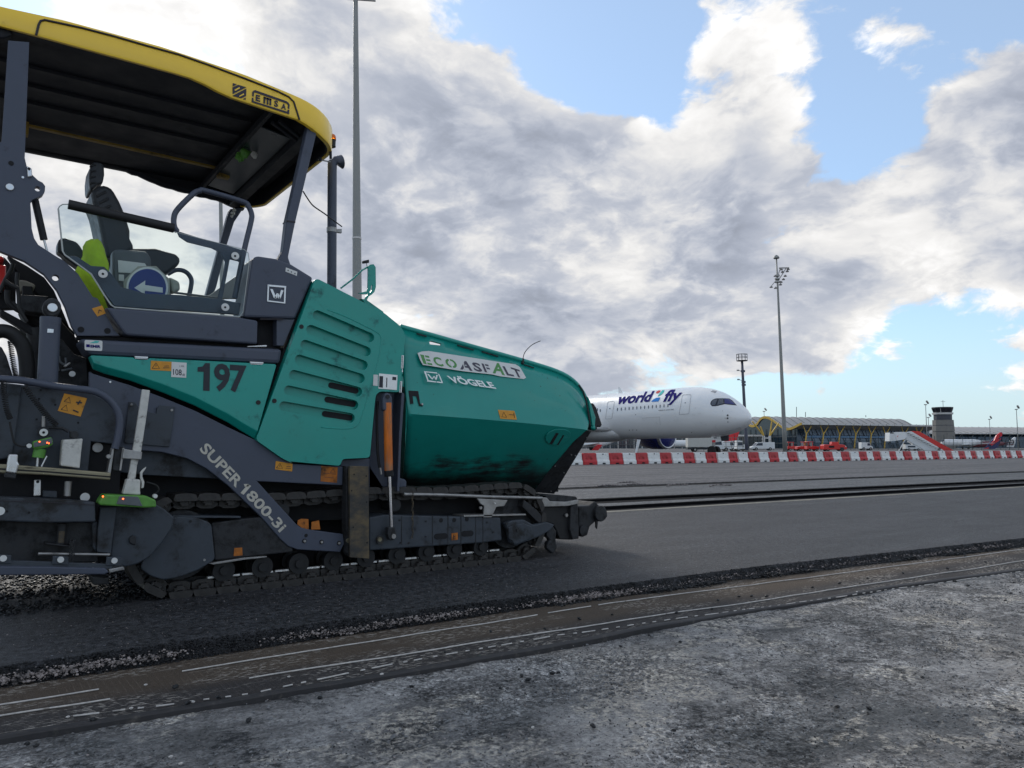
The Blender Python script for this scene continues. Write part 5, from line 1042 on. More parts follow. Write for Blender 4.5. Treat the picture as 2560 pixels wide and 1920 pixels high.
text('lettering', 'EMIR', quad(P(C2(556, 1152), 5.955), P(C2(618, 1155), 5.955), P(C2(556, 1135), 5.955), Vector((0, 0, 0))), 'logo', st_, .05); pl('label_square', C2, ((530, 1132), (552, 1133), (552, 1150), (530, 1149)), 5.955, .001, 'logo', st_, 0); pl('label_stroke', C2, ((550, 1124), (590, 1110), (612, 1114), (600, 1124)), 5.955, .001, 'teal', st_, 0)
pl('gap_filler', C2, ((1900, 735), (1955, 765), (1600, 1700), (1550, 1690)), 6.03, .2, 'void')  # dark strip added so no sky shows at the panel joint
# --- green side panels
cr = [C2(*p) for p in ((555, 1208), (575, 1248), (650, 1272), (800, 1312), (1000, 1378), (1200, 1458), (1400, 1560), (1500, 1622), (1583, 1668))]
ou = [C2(*p) for p in ((542, 1215), (572, 1285), (640, 1312), (800, 1355), (1000, 1428), (1200, 1510), (1400, 1612), (1500, 1675), (1565, 1714))]
m = MB(); top_ = [P(C2(*p), 5.94) for p in ((560, 1200), (820, 1213), (832, 1225), (906, 1229), (918, 1217), (1535, 1247), (1545, 1258), (1608, 1261), (1618, 1251), (1690, 1254), (1699, 1262))]
crp = [P(p, 5.94) for p in cr]; oup = [P(p, 5.985) for p in ou]
a_ = [m.bm.verts.new(p) for p in top_]; b_ = [m.bm.verts.new(p) for p in crp]; c_ = [m.bm.verts.new(p) for p in oup]
m.bm.faces.new(a_+b_[::-1])
for i in range(len(b_)-1): m.bm.faces.new((b_[i], b_[i+1], c_[i+1], c_[i]))
bt = [m.bm.verts.new(v.co+Vector((0, .06, 0))) for v in a_]; bc = [m.bm.verts.new(Vector((v.co.x, 6.0, v.co.z))) for v in c_]
for r1, r2 in ((a_, bt), (c_, bc)):
    for i in range(len(r1)-1): m.bm.faces.new((r1[i], r1[i+1], r2[i+1], r2[i]))
m.bm.faces.new((a_[-1], bt[-1], bc[-1], c_[-1], b_[-1])); m.bm.faces.new((a_[0], bt[0], bc[0], c_[0], b_[0]))
gl_ = m.obj('service_door', 'green', PAV, bevel=.008, seg=3)
for p in ((826, 1204), (1535, 1238)): pl('door_hinge', C2, (p, (p[0]+84, p[1]+4), (p[0]+84, p[1]+22), (p[0]+4, p[1]+18)), 5.945, .02, 'silver', gl_, .003); pl('hinge_slot', C2, ((p[0], p[1]+9), (p[0]+84, p[1]+13), (p[0]+84, p[1]+16), (p[0], p[1]+12)), 5.943, .003, 'line', gl_, 0)
sticker('warning_label', C2, ((928, 1233), (1055, 1240), (1052, 1297), (925, 1290)), 5.94, 'orange', gl_, WARN)
lab = sticker('noise_label', C2, ((1055, 1240), (1147, 1246), (1144, 1338), (1052, 1333)), 5.94, 'white', gl_)
text('lettering', '108', quad(P(C2(1064, 1320), 5.936), P(C2(1117, 1324), 5.936), P(C2(1063, 1283), 5.936), Vector((0, 0, 0))), 'num', lab, .01); text('lettering', 'L WA', quad(P(C2(1104, 1272), 5.936), P(C2(1132, 1274), 5.936), P(C2(1104, 1260), 5.936), Vector((0, 0, 0))), 'num', lab); text('lettering', 'dB', quad(P(C2(1120, 1326), 5.936), P(C2(1136, 1327), 5.936), P(C2(1120, 1312), 5.936), Vector((0, 0, 0))), 'num', lab)
strokes('fleet_number', [((1262, 18), (1290, 20), (1288, 190), (1248, 188), (1252, 72), (1214, 71), (1215, 44), (1245, 40))], 'num', gl_, lambda *p: P(C3(*p), 5.936)); text('fleet_number', '97', quad(P(C3(1312, 192), 5.936), P(C3(1512, 203), 5.936), P(C3(1316, 18), 5.936), Vector((0, 0, 0))), 'num', gl_, .03, space=.93)
bolt('door_latch', C2, (1585, 1490), 5.945, .018, .01, 'black', gl_)
go = [C2(1935, 735), C4(235, 240), C4(640, 448), C4(735, 525), C4(765, 568), C4(768, 612), C4(738, 935), C4(615, 930), C4(590, 950), C4(583, 1000), C4(552, 1338), C4(382, 1345), C4(372, 1388), C4(60, 1360), C3(1800, 635), C3(1735, 605), C3(1572, 490)]
m = MB(); m.prism([P(p, 5.935) for p in rounded(go, 9, 3)], (0, .085, 0)); ep = m.obj('engine_panel', 'green', PAV)
def capsule(L_, R_, hw, c):
    a, b = Vector(c(*L_)), Vector(c(*R_)); d = (b-a).normalized(); n_ = Vector((-d.y, d.x)); h_ = hw*.4069; out = []
    for k in range(9): t = math.pi/2+math.pi*k/8; out.append(a+(d*math.cos(t)+n_*math.sin(t))*h_)
    for k in range(9): t = -math.pi/2+math.pi*k/8; out.append(b+(d*math.cos(t)+n_*math.sin(t))*h_)
    return out
LV = [((240, 458), (560, 596)), ((200, 548), (540, 682)), ((165, 640), (520, 766)), ((130, 732), (502, 848)), ((96, 826), (486, 930)), ((64, 922), (462, 1012)), ((34, 1020), (440, 1092))]
cut = MB()
for a, b in LV: cut.prism([P(p, 5.90) for p in capsule(a, b, 30, C4)], (0, .080, 0))
cut = cut.obj('cut', 'green'); bo = ep.modifiers.new('b', 'BOOLEAN'); bo.object = cut; bo.operation = 'DIFFERENCE'; bo.solver = 'EXACT'; bake(ep); bpy.data.objects.remove(cut)
bv = ep.modifiers.new('bevel', 'BEVEL'); bv.width = .017; bv.segments = 4; bv.limit_method = 'ANGLE'; bv.angle_limit = math.radians(35)
for p in ep.data.polygons: p.use_smooth = False
for a, b in (((315, 892), (465, 926)), ((292, 980), (448, 1008)), ((276, 1068), (432, 1092))): 
    m = MB(); m.prism([P(p, 5.9755) for p in capsule(a, b, 18, C4)], (0, .01, 0)); m.obj('air_slot', 'void', ep)
m = MB(); em = [P(C4(*p), 5.937) for p in ((290, 428), (400, 470), (520, 528), (590, 565), (620, 600), (610, 700), (570, 850), (500, 1080), (470, 1140), (400, 1160), (250, 1150))]; m.tube(smooth_path(em, 4), .006, 6); m.obj('pressed_bead', 'green', ep, smooth=True)
bolt('panel_latch', C4, (130, 533), 5.94, .018, .01, 'black', ep); bolt('panel_latch', C2, (1684, 1480), 5.94, .018, .01, 'black', ep)
dp = pl('data_plate', C4, ((608, 820), (722, 830), (718, 922), (605, 912)), 5.931, .004, 'silver', ep, 0); pl('plate_block', C4, ((612, 835), (634, 837), (632, 908), (609, 905)), 5.929, .002, 'num', dp, 0); pl('plate_block', C4, ((692, 840), (715, 842), (714, 862), (690, 860)), 5.929, .002, 'num', dp, 0); pl('plate_line', C4, ((655, 845), (660, 845), (658, 905), (653, 905)), 5.929, .002, 'num', dp, 0)
pl('plate_label', C4, ((575, 827), (602, 828), (600, 897), (572, 894)), 5.931, .003, 'white', ep, 0)
for y0, y1, x in ((708, 790, 748), (868, 938, 738)): pl('panel_hinge', C4, ((x, y0), (x+14, y0), (x+10, y1), (x-4, y1)), 5.93, .03, 'silver', ep, .003); pl('hinge_slot', C4, ((x+4, y0+4), (x+7, y0+4), (x+4, y1-4), (x+1, y1-4)), 5.928, .003, 'line', ep, 0)
# rear hood strip, exhaust, filler rail
pl('hood_edge', C4, ((500, 360), (530, 365), (636, 440), (645, 480), (560, 440)), 6.25, .3, 'green', bevel=.004)
ex = tb('exhaust_pipe', C1, ((2041, 1003), (2038, 1900)), 6.75, .044, 'grey', n=20)
ex_t = P(C1(2041, 1003), 6.75); m = MB(); m.rings([disc(ex_t+Vector((dx, 0, z)), n_, r, 0, 20)[0] for dx, z, n_, r in ((0, -.01, (0, 0, 1), .044), (.01, .015, (.25, 0, 1), .046), (.045, .030, (.8, 0, .75), .052), (.095, .035, (1, 0, .30), .066))]); m.obj('exhaust_cap', 'grey', ex, auto=40)
tb('exhaust_clamp', C1, ((2038, 1400), (2038, 1428)), 6.75, .048, 'steel', ex, n=16); pl('clamp_lug', C1, ((2070, 1405), (2102, 1405), (2102, 1432), (2070, 1428)), 6.74, .03, 'steel', ex)
tb('cable', C1, ((1862, 1175), (1890, 1220), (1925, 1265), (1990, 1310), (2050, 1355), (2100, 1392)), [6.16, 6.2, 6.3, 6.45, 6.6, 6.70], .006, 'black', sm=4, n=6)
bc_ = tb('beacon', C1, ((2040, 905), (2038, 890), (2040, 858)), 6.30, .034, 'black', n=18); bc_c = P(C1(2040, 858), 6.30)
m = MB(); m.rings([disc(bc_c+Vector((0, 0, z)), (0, 0, 1), r, 0, 18)[0] for z, r in ((-.005, .036), (.02, .036), (.04, .030), (.052, .012))]); m.obj('beacon_lens', 'amber', bc_, smooth=True)
tb('beacon_post', C1, ((2030, 905), (2032, 975)), 6.30, .012, 'black', bc_); tb('beacon_arm', C1, ((1955, 980), (2030, 995)), 6.30, .006, 'steel', bc_, n=6)
m = MB(); m.ico(P(C1(1965, 978), 6.30), .018, 2, .2); m.obj('bracket_knuckle', 'black', bc_)
fr = [Q7(345, 800), Q7(530, 660), Q7(700, 500), Q7(780, 455), Q7(840, 415)]
m = MB(); m.tube([P(p, 6.3) for p in fr], .008, 8); mr_ = m.obj('mirror_bracket', 'green', PAV, auto=60)
bpl = pl('bracket_plate', Q7, ((800, 430), (850, 405), (890, 400), (925, 450), (930, 780), (905, 860), (860, 905), (810, 935), (785, 985), (770, 1050), (735, 1030), (760, 940), (800, 895), (720, 900), (640, 880), (770, 850), (795, 800), (800, 600)), 6.28, .02, 'green', mr_, .003)
punch(bpl, [([P(Q7(*p), 6.26) for p in ((870, 740), (886, 742), (880, 820), (850, 865), (835, 862), (862, 815))], (0, .06, 0)), (circ(Q7, (826, 503), 6.26, .004, 8), (0, .06, 0)), (circ(Q7, (830, 660), 6.26, .004, 8), (0, .06, 0))])
pl('knob', Q7, ((712, 345), (815, 322), (820, 375), (722, 386)), 6.29, .03, 'black', mr_, .004); tb('knob_stem', Q7, ((768, 380), (778, 440)), 6.3, .0025, 'black', mr_, n=6)
# --- cavity, lift cylinder and flange
pl('cavity_back', C4, ((592, 940), (745, 945), (742, 1250), (722, 1545), (552, 1545), (552, 1345), (585, 1000)), 6.10, .1, 'grey')
pl('flange', C4, ((748, 935), (765, 945), (745, 1250), (735, 1545), (720, 1545), (732, 1200)), 5.96, .5, 'grey', bevel=.004)
pl('lower_side', C4, ((378, 1350), (552, 1342), (555, 1550), (640, 1560), (640, 1540), (548, 1535), (545, 1395), (428, 1395), (425, 1640), (405, 1640), (405, 1395), (372, 1390)), 6.04, .05, 'grey')
hc = tb('lift_cylinder', C4, ((660, 1000), (668, 1430)), 5.93, .036, 'rust', n=18)
pl('cylinder_head', C4, ((632, 975), (640, 950), (655, 938), (675, 942), (690, 965), (694, 1045), (634, 1048)), 5.905, .06, 'grey', hc, .012); bolt('cylinder_pin', C4, (660, 963), 5.905, .018, .008, 'dark', hc)
tb('cylinder_gland', C4, ((668, 1415), (671, 1452)), 5.93, .040, 'dark', hc, n=18); tb('piston_rod', C4, ((671, 1450), (684, 1765)), 5.93, .016, 'chrome', hc, n=14)
pl('rod_eye', C5, ((665, 905), (710, 905), (715, 950), (700, 985), (675, 985), (662, 950)), 5.90, .06, 'dark', hc, .01); bolt('rod_pin', C5, (696, 960), 5.90, .020, .012, 'steel', hc)
tb('fitting', C4, ((615, 1400), (622, 1440)), 5.93, .010, 'steel', hc, n=8); tb('hose', C4, ((600, 990), (595, 1100), (600, 1300), (612, 1400)), 6.0, .012, 'black', sm=4)
# --- chassis side plate with the lettering
ch = pl('side_frame', C3, ((548, 70), (575, 85), (660, 112), (800, 155), (1000, 230), (1200, 312), (1400, 412), (1570, 492), (1735, 608), (1800, 638), (2108, 655), (2105, 770), (1580, 745), (1820, 1008), (1850, 1030), (1900, 1042), (2108, 1070), (2115, 1130), (2090, 1180), (1830, 1165), (1772, 1145), (1722, 1100), (1600, 960), (1400, 770), (1270, 668), (1150, 605), (1000, 567), (870, 556), (745, 548), (700, 520), (550, 480)), 5.975, .05, 'grey', bevel=.006)
def along(bl, br, tl, Y=5.972): return quad(P(C3(*bl), Y), P(C3(*br), Y), P(C3(*tl), Y), Vector((0, 0, 0)))
Z7 = crop(350, 1100, .226); z7 = lambda x, y: P(Z7(x, y), 5.972)
for s_, bl, br, tl in (('SUPER', (650, 108), (1062, 532), (742, 22)), ('800-3i', (1160, 622), (1545, 1028), (1250, 542))): text('lettering', s_, quad(z7(*bl), z7(*br), z7(*tl), Vector((0, 0, 0))), 'cream', ch, .025)
strokes('lettering', [((1195, 488), (1230, 508), (1146, 606), (1112, 586)), ((1148, 488), (1200, 486), (1204, 512), (1160, 518))], 'cream', ch, z7)
sticker('warning_label', C3, ((1695, 620), (1798, 638), (1795, 685), (1690, 672)), 5.975, 'orange', ch, WARN); sticker('warning_label', C3, ((1975, 650), (2075, 660), (2070, 755), (1970, 745)), 5.975, 'orange2', ch, [('tri', .72, .62, .16, .28), ('bar', (.1, .55), (.9, .55), .002), ('bar', (.2, .3), (.8, .3), .002)])
for p in ((1870, 1112), (1975, 1118), (2082, 1125)): b = bolt('frame_bolt', C3, p, 5.975, .018, .004, 'void', ch); bolt('bolt_head', C3, p, 5.97, .011, .012, 'steel', b, 6)
bolt('frame_bolt', C3, (1880, 1078), 5.975, .014, .004, 'void', ch); bolt('side_pin', C3, (2138, 1108), 5.93, .020, .02, 'brass', ch); bolt('screw', C3, (677, 135), 5.975, .007, .006, 'silver', ch, 8)
pl('fender', C3, ((700, 520), (870, 550), (1000, 560), (1160, 600), (1280, 665), (1340, 730), (870, 706), (740, 690)), 6.06, .05, 'greyw')
tp = pl('tool_plate', C3, ((792, 258), (830, 258), (860, 300), (960, 330), (965, 290), (985, 278), (1076, 288), (1060, 420), (1040, 535), (765, 510), (770, 440)), 5.955, .02, 'greyw', bevel=.004); bolt('plate_bolt', C3, (808, 275), 5.955, .009, .008, 'steel', tp); bolt('plate_bolt', C3, (1055, 308), 5.955, .009, .008, 'steel', tp)
pl('orange_decal', C3, ((1830, 985), (1850, 975), (1895, 978), (1897, 1040), (1860, 1035), (1828, 1010)), 5.99, .003, 'orange2', None, 0); pl('orange_decal', C3, ((1915, 995), (1960, 985), (1968, 1040), (1912, 1042)), 5.99, .003, 'orange2', None, 0); pl('orange_decal', C3, ((1440, 1155), (1488, 1152), (1490, 1200), (1436, 1205)), 5.985, .004, 'orange2', None, 0)
# --- crawler track
R_ = .315; xa, xb, zc_, zlow = 1.34, 4.36, .375, .06
def track_path():
    pts = []; n = 8
    top, low = zc_+R_, zlow
    L1 = xb-.12-xa; k = 120
    for i in range(k): pts.append((xa+L1*i/k, low))
    for i in range(60): a = -math.pi/2+math.pi*i/60; pts.append((xb+R_*.98*math.cos(a), zc_+R_*math.sin(a)))
    for i in range(k): t = i/k; pts.append((xb+(xa-xb)*t, top-.018*math.sin(math.pi*2*t)**2))
    for i in range(60): a = math.pi/2+math.pi*i/60; pts.append((xa+R_*math.cos(a), zc_+R_*math.sin(a)))
    return pts
tpth = track_path(); cum = [0]
for a, b in zip(tpth, tpth[1:]+tpth[:1]): cum.append(cum[-1]+math.dist(a, b))
TLn = cum[-1]; NP = round(TLn/.168); pitch = TLn/NP
def track_at(s):
    s %= TLn; i = max(j for j in range(len(tpth)) if cum[j] <= s); a = tpth[i]; b = tpth[(i+1) % len(tpth)]; t = (s-cum[i])/max(1e-6, cum[i+1]-cum[i]); return (a[0]+(b[0]-a[0])*t, a[1]+(b[1]-a[1])*t), math.atan2(b[1]-a[1], b[0]-a[0])
pm_ = MB(); w2 = .155
pm_.prism([(x, -w2, z) for x, z in ((-.080, -.010), (.076, -.010), (.086, -.022), (.074, -.060), (.03, -.066), (-.04, -.066), (-.070, -.056), (-.084, -.020))], (0, 2*w2, 0))
pad = pm_.mesh('track_pad'); pad.materials.append(M['track'])
lk = MB()
for y in (-.07, .07): lk.prism([(x, y-.016, z) for x, z in ((-.09, -.012), (.09, -.012), (.088, .03), (.04, .052), (-.04, .052), (-.088, .03))], (0, .032, 0))
for y in (-.12, .12): lk.tube([(-.03, y, -.012), (-.03, y, .012)], .014, 6); lk.tube([(.03, y, -.012), (.03, y, .012)], .014, 6)
lk.box((0, 0, .01), (.05, .26, .03)); lkm = lk.mesh('chain_link'); lkm.materials.append(M['track'])
for Yt in (6.15, 8.35):
    tr = empty('crawler_track', (3, Yt, 0)); tr.parent = PAV; tr.matrix_parent_inverse = Matrix.Translation(-ROOT['asphalt_paver'])
    for i in range(NP):
        (x, z), a = track_at(i*pitch)
        for nm, me in (('track_pad', pad), ('chain_link', lkm)):
            o = bpy.data.objects.new(nm, me); link(o, tr); o.location = (x, Yt, z); o.rotation_euler = (0, -a, 0)
    rb_ = MB(); rb_.bar((0, 0, 0), (.108, 0, 0), .034, .013); rb_ = rb_.mesh('bright_rail'); rb_.materials.append(M['rail'])  # bright metal bars stand for rail tops and the light seen past them
    for i in range(24):
        s0 = xa+.2+i*.128
        if s0 < xb-.25: o = bpy.data.objects.new('bright_rail', rb_); link(o, tr); o.location = (s0, Yt-.075, zlow+.058)
    for i in range(9):
        x = 1.65+i*.292; m = MB(); m.tube([(x, Yt-.10, .165), (x, Yt+.10, .165)], .052, 20); m.tube([(x, Yt-.115, .165), (x, Yt-.055, .165)], .082, 24); m.tube([(x, Yt+.055, .165), (x, Yt+.115, .165)], .082, 24); r = m.obj('track_roller', 'black', tr, auto=50); m = MB(); m.tube([(x, Yt-.118, .165), (x, Yt-.135, .165)], .035, 12); m.obj('roller_hub', 'black', r)
    for x, nm in ((xa, 'drive_sprocket'), (xb, 'front_idler')): m = MB(); m.tube([(x, Yt-.06, zc_), (x, Yt+.06, zc_)], R_-.06, 28); m.obj(nm, 'dark', tr)
    for x in (2.1, 3.1): m = MB(); m.tube([(x, Yt-.09, zc_+R_-.10), (x, Yt+.09, zc_+R_-.10)], .055, 14); m.obj('carrier_roller', 'dark', tr)
tf = pl('track_frame', C5, ((548, 845), (640, 828), (1355, 845), (1365, 985), (1250, 1000), (550, 1048)), 5.99, .34, 'greyw', bevel=.012)
for x in (975, 1070, 1148):
    bolt('frame_hole', C5, (x+14, 862) if x == 975 else (x, 860 if x == 1070 else 855), 5.99, .020, .003, 'void', tf, 16)
for a, b in (((965, 962), (1012, 958)), ((1132, 945), (1172, 942))): m = MB(); m.prism([P(p, 5.987) for p in capsule(a, b, 18, C5)], (0, .004, 0)); m.obj('frame_slot', 'void', tf)
sticker('warning_label', C5, ((1055, 942), (1092, 938), (1092, 982), (1055, 985)), 5.99, 'orange2', tf, [('bar', (.3, .2), (.3, .8), .003), ('bar', (.3, .5), (.7, .6), .003)])
for x in (745, 935, 1030, 1110, 1200, 1245): pl('weld_seam', C5, ((x, 835), (x+5, 835), (x+5, 1010), (x, 1012)), 5.988, .004, 'dark', tf, 0)
for p in ((735, 860), (740, 1000), (895, 868), (895, 962), (1270, 875), (1310, 935), (790, 1000)): bolt('bolt_head', C5, p, 5.99, .009, .008, 'dark', tf, 6)
b = bolt('pivot_cap', C5, (612, 982), 5.975, .034, .015, 'tan', tf, 20); bolt('pivot_pin', C5, (612, 980), 5.96, .018, .008, 'brass', b)
pl('frame_box', C3, ((1300, 1003), (1420, 985), (1640, 960), (1800, 1060), (1800, 1180), (1320, 1232)), 5.99, .3, 'dark', bevel=.01); pl('frame_lip', C3, ((1280, 1250), (1500, 1215), (1640, 1205), (1640, 1213), (1500, 1228), (1310, 1258)), 5.97, .1, 'steel', bevel=.003)
pl('frame_top_plate', C3, ((1060, 955), (1480, 960), (1480, 972), (1060, 968)), 5.98, .25, 'greyw', bevel=.003)
sc = pl('sprocket_cover', C3, ((1075, 962), (1210, 968), (1300, 1004), (1322, 1228), (1220, 1290), (1110, 1332), (1010, 1352), (930, 1330), (860, 1280), (900, 1180), (1000, 1050)), 5.94, .04, 'greyw', bevel=.008, rnd=10); bolt('cover_bolt', C3, (1170, 990), 5.94, .010, .008, 'dark', sc); bolt('cover_bolt', C3, (1255, 1228), 5.94, .009, .008, 'steel', sc)
yk = pl('idler_yoke', C5, ((1380, 880), (1430, 862), (1500, 858), (1560, 890), (1640, 872), (1690, 890), (1660, 925), (1600, 960), (1540, 985), (1450, 1018), (1420, 1000), (1405, 930)), 5.97, .06, 'greyw', bevel=.012); pl('yoke_plate', C5, ((1405, 905), (1445, 890), (1500, 882), (1545, 900), (1555, 965), (1480, 1000), (1440, 1010), (1425, 985), (1408, 975)), 5.955, .02, 'greyw', yk); bolt('yoke_bolt', C5, (1458, 922), 5.955, .014, .01, 'dark', yk); bolt('yoke_bolt', C5, (1392, 882), 5.965, .014, .01, 'dark', yk)
pl('track_shield', C5, ((1130, 830), (1510, 822), (1512, 832), (1130, 842)), 5.98, .2, 'steel', bevel=.003); pl('yoke_arm', C5, ((1500, 735), (1580, 800), (1640, 870), (1590, 880), (1540, 830), (1490, 780)), 6.0, .1, 'dark')
pl('hook', C5, ((1640, 870), (1680, 900), (1700, 930), (1695, 985), (1705, 1030), (1680, 1070), (1640, 1035), (1645, 1000), (1660, 985), (1640, 960)), 6.02, .06, 'dark', bevel=.012)
# --- upright wear plate
vp = pl('upright_plate', C5, ((428, 528), (545, 530), (549, 1098), (430, 1090)), 5.86, .03, 'tan', bevel=.004)
for p in ((455, 580), (530, 590), (440, 680), (532, 750), (450, 905), (535, 1000)): bolt('plate_hole', C5, p, 5.86, .007, .002, 'void', vp, 8)
pl('plate_edge', C5, ((405, 530), (428, 530), (428, 1085), (410, 1060)), 5.92, .1, 'dark')
# --- hopper
Rm = [(738, 540), (935, 594), (1200, 668), (1500, 752), (1700, 815), (1800, 872), (1860, 945), (1895, 1030), (1912, 1100)]
K1 = [(768, 890), (935, 905), (1200, 935), (1500, 972), (1700, 1000), (1780, 1012), (1835, 1035), (1875, 1075), (1900, 1120)]
K2 = [(790, 1068), (935, 1078), (1200, 1098), (1500, 1124), (1700, 1144), (1770, 1152), (1825, 1158), (1865, 1163), (1890, 1168)]
Bt = [(752, 1530), (895, 1534), (1100, 1538), (1310, 1543), (1450, 1547), (1510, 1549), (1560, 1551), (1620, 1554), (1682, 1557)]
def hopmat():
    m = bpy.data.materials.new('teal hopper paint with tar smears'); m.use_nodes = True; n = N(m.node_tree); b = m.node_tree.nodes['Principled BSDF']; t = n.new('ShaderNodeTexCoord'); v = t.outputs['Object']; s = n.new('ShaderNodeSeparateXYZ'); n.put(s.inputs[0], v)
    nz = n.noise(n.vm('MULTIPLY', v, (2.2, 2, 14)), 1.6, 8, .68); n2_ = n.noise(v, 2.4, 7, .65)
    low = n.m('MULTIPLY', n.step(s.outputs[2], 1.16, .92), 1.0); mid = n.step(s.outputs[0], 2.9, 3.7); rgt = n.step(s.outputs[0], 5.0, 4.6)
    sm = n.m('MULTIPLY', n.m('MULTIPLY', low, n.m('ADD', .35, n.m('MULTIPLY', mid, .65))), rgt); d = n.step(n.m('ADD', n.m('MULTIPLY', nz, .6), n.m('MULTIPLY', n2_, .4)), n.step(sm, 0, 1, .80, .36, False), n.step(sm, 0, 1, .90, .58, False))
    d = n.m('MAXIMUM', d, n.m('MULTIPLY', n.step(n.m('ADD', s.outputs[2], n.m('MULTIPLY', n2_, -.30)), .80, .62), n.step(nz, .30, .55, .45, .95)))
    base = n.mix(n.noise(v, 5, 6, .6), (.004, .235, .195), (.007, .285, .236)); sc_ = n.step(n.noise(n.vm('MULTIPLY', v, (3, 1, 40)), 1.5, 4, .7), .60, .70); tar = n.mix(n.m('MULTIPLY', sc_, .35), (.010, .009, .011), (.06, .05, .05))
    spl = n.m('MULTIPLY', n.step(n.noise(v, 26, 4, .65), .66, .70), n.step(n.noise(v, 2.0, 3, .5), .48, .62)); d = n.m('MAXIMUM', d, n.m('MULTIPLY', spl, .9)); scx = n.m('MULTIPLY', n.step(n.noise(n.vm('MULTIPLY', v, (1.2, 1, 60)), 1.3, 3, .6), .64, .70), n.step(n.noise(v, 3.1, 3, .5), .50, .64)); base = n.mix(n.m('MULTIPLY', scx, .5), base, (.10, .40, .36))
    grime = n.m('MULTIPLY', n.step(s.outputs[2], 1.30, .75), n.step(n2_, .35, .65, .15, .6)); base = n.mix(grime, base, (.004, .055, .05))
    n.put(b.inputs['Base Color'], n.mix(d, base, tar)); n.put(b.inputs['Roughness'], n.mix(d, (.36,)*3, (.62,)*3)); b.inputs['Coat Weight'].default_value = .2; return m
M['hopper'] = hopmat()
rows = [[P(C4(*p), 6.12) for p in Rm], [P(C4(*p), 6.00) for p in K1], [P(C4(*p), 5.94) for p in K2], [P(C4(*p), 6.47) for p in Bt]]
fine = []
def subd(r0, r1, k, ease=0): return [[a.lerp(b, i/k) for a, b in zip(r0, r1)] for i in range(k)]
fine = subd(rows[0], rows[1], 3)+subd(rows[1], rows[2], 2)+subd(rows[2], rows[3], 3)+[rows[3]]
sm_rows = [smooth_path(r, 3) for r in fine]
sm_rows.insert(6, [a.lerp(b, .12) for a, b in zip(sm_rows[5], sm_rows[6])])
m = MB(); m.rings(sm_rows, closed=False); m.bm.normal_update()
hw = m.obj('hopper_wing', 'hopper', PAV, auto=22); so = hw.modifiers.new('s', 'SOLIDIFY'); so.thickness = .018; so.offset = -1
# normals must point outwards (towards the viewer)
if sum(p.normal.y*p.area for p in hw.data.polygons) > 0: hw.data.flip_normals()
hm = hw.data.copy()
for v in hm.vertices: v.co.y = 2*YC-v.co.y
hm.flip_normals(); hf = bpy.data.objects.new('hopper_wing', hm); link(hf, PAV); so = hf.modifiers.new('s', 'SOLIDIFY'); so.thickness = .018; so.offset = -1
rim = [P(C4(x, y-8), 6.13) for x, y in Rm]+[P(C4(1925, 1160), 6.0)]
m = MB(); m.tube(smooth_path(rim, 4), .024, 10); rmo = m.obj('hopper_rim', 'green', hw, smooth=True)
m = MB(); m.tube([Vector((p.x, 2*YC-p.y, p.z)) for p in smooth_path(rim, 4)], .024, 10); m.obj('hopper_rim', 'green', hf, smooth=True)
o1, o2, o3 = rows[0][1], rows[0][4], rows[1][3]; hn = (o2-o1).cross(o3-o1).normalized()
if hn.y > 0: hn = -hn
def hp(c, off=.004): return lambda x, y: PL(c(x, y), o1+hn*off, hn)
def hpl(nm, c, pts, mt, off=.006, par=hw): m = MB(); f = hp(c, off); m.prism([f(*p) for p in pts], -hn*.003); return m.obj(nm, mt, par)
banner = hpl('banner', ZE, ((30, 165), (110, 138), (230, 128), (900, 230), (1500, 325), (1840, 375), (1920, 430), (2030, 620), (1990, 645), (1850, 630), (1550, 595), (1400, 560), (900, 505), (700, 475), (250, 400), (130, 385), (80, 300)), 'white', .009)
def ht(s_, bl, br, tl, mt, bold=.04, par=banner, off=.0105): f = hp(ZE, off); a, b_, c = f(*bl), f(*br), f(*tl); return text('lettering', s_, lambda u, v: a+(b_-a)*u+(c-a)*v, mt, par, bold)
M['lgreen'] = mat('banner green', (.085, .27, .075), .5, var=.05); M['lgrey'] = mat('banner grey', (.065, .060, .085), .5, var=.05)
ht('E', (140, 362), (305, 392), (75, 190), 'lgreen', .03); ht('C', (360, 395), (520, 420), (290, 225), 'lgreen', .03); ht('O', (575, 425), (780, 455), (515, 258), 'lgreen', .03)
ht('A', (815, 465), (1045, 498), (800, 298), 'lgrey', .03); ht('S', (1080, 490), (1235, 525), (1020, 325), 'lgrey', .03); ht('F', (1270, 515), (1395, 540), (1205, 355), 'lgrey', .03); ht('A', (1415, 535), (1640, 575), (1400, 330), 'lgreen', .03); ht('L', (1680, 575), (1815, 600), (1590, 405), 'lgrey', .03); ht('T', (1820, 590), (1985, 640), (1740, 425), 'lgrey', .03)
# stencil cuts of the banner letters
for q in (((145, 200), (160, 200), (215, 375), (200, 375)), ((590, 262), (612, 262), (690, 445), (668, 445)), ((855, 300), (872, 305), (910, 475), (893, 470)), ((1245, 360), (1262, 362), (1335, 530), (1316, 528))): hpl('stencil_gap', ZE, q, 'white', .0115, banner)
M['paleg'] = mat('pale print', (.80, .84, .82), .5, var=.1, vscale=30)
for q in (((150, 500), (385, 525), (395, 545), (185, 520)), ((185, 520), (230, 670), (210, 672), (150, 505)), ((215, 665), (370, 690), (365, 708), (205, 690)), ((380, 690), (490, 702), (495, 722), (380, 708)), ((405, 545), (430, 560), (495, 705), (475, 708))): hpl('print_frame', ZE, q, 'paleg', .008)
for q in (((205, 550), (235, 555), (305, 635), (318, 655), (290, 648)), ((310, 650), (300, 630), (325, 590), (340, 600)), ((330, 590), (345, 595), (380, 660), (360, 660)), ((360, 660), (380, 662), (403, 572), (375, 570))): hpl('print_letter', ZE, q, 'paleg', .008)
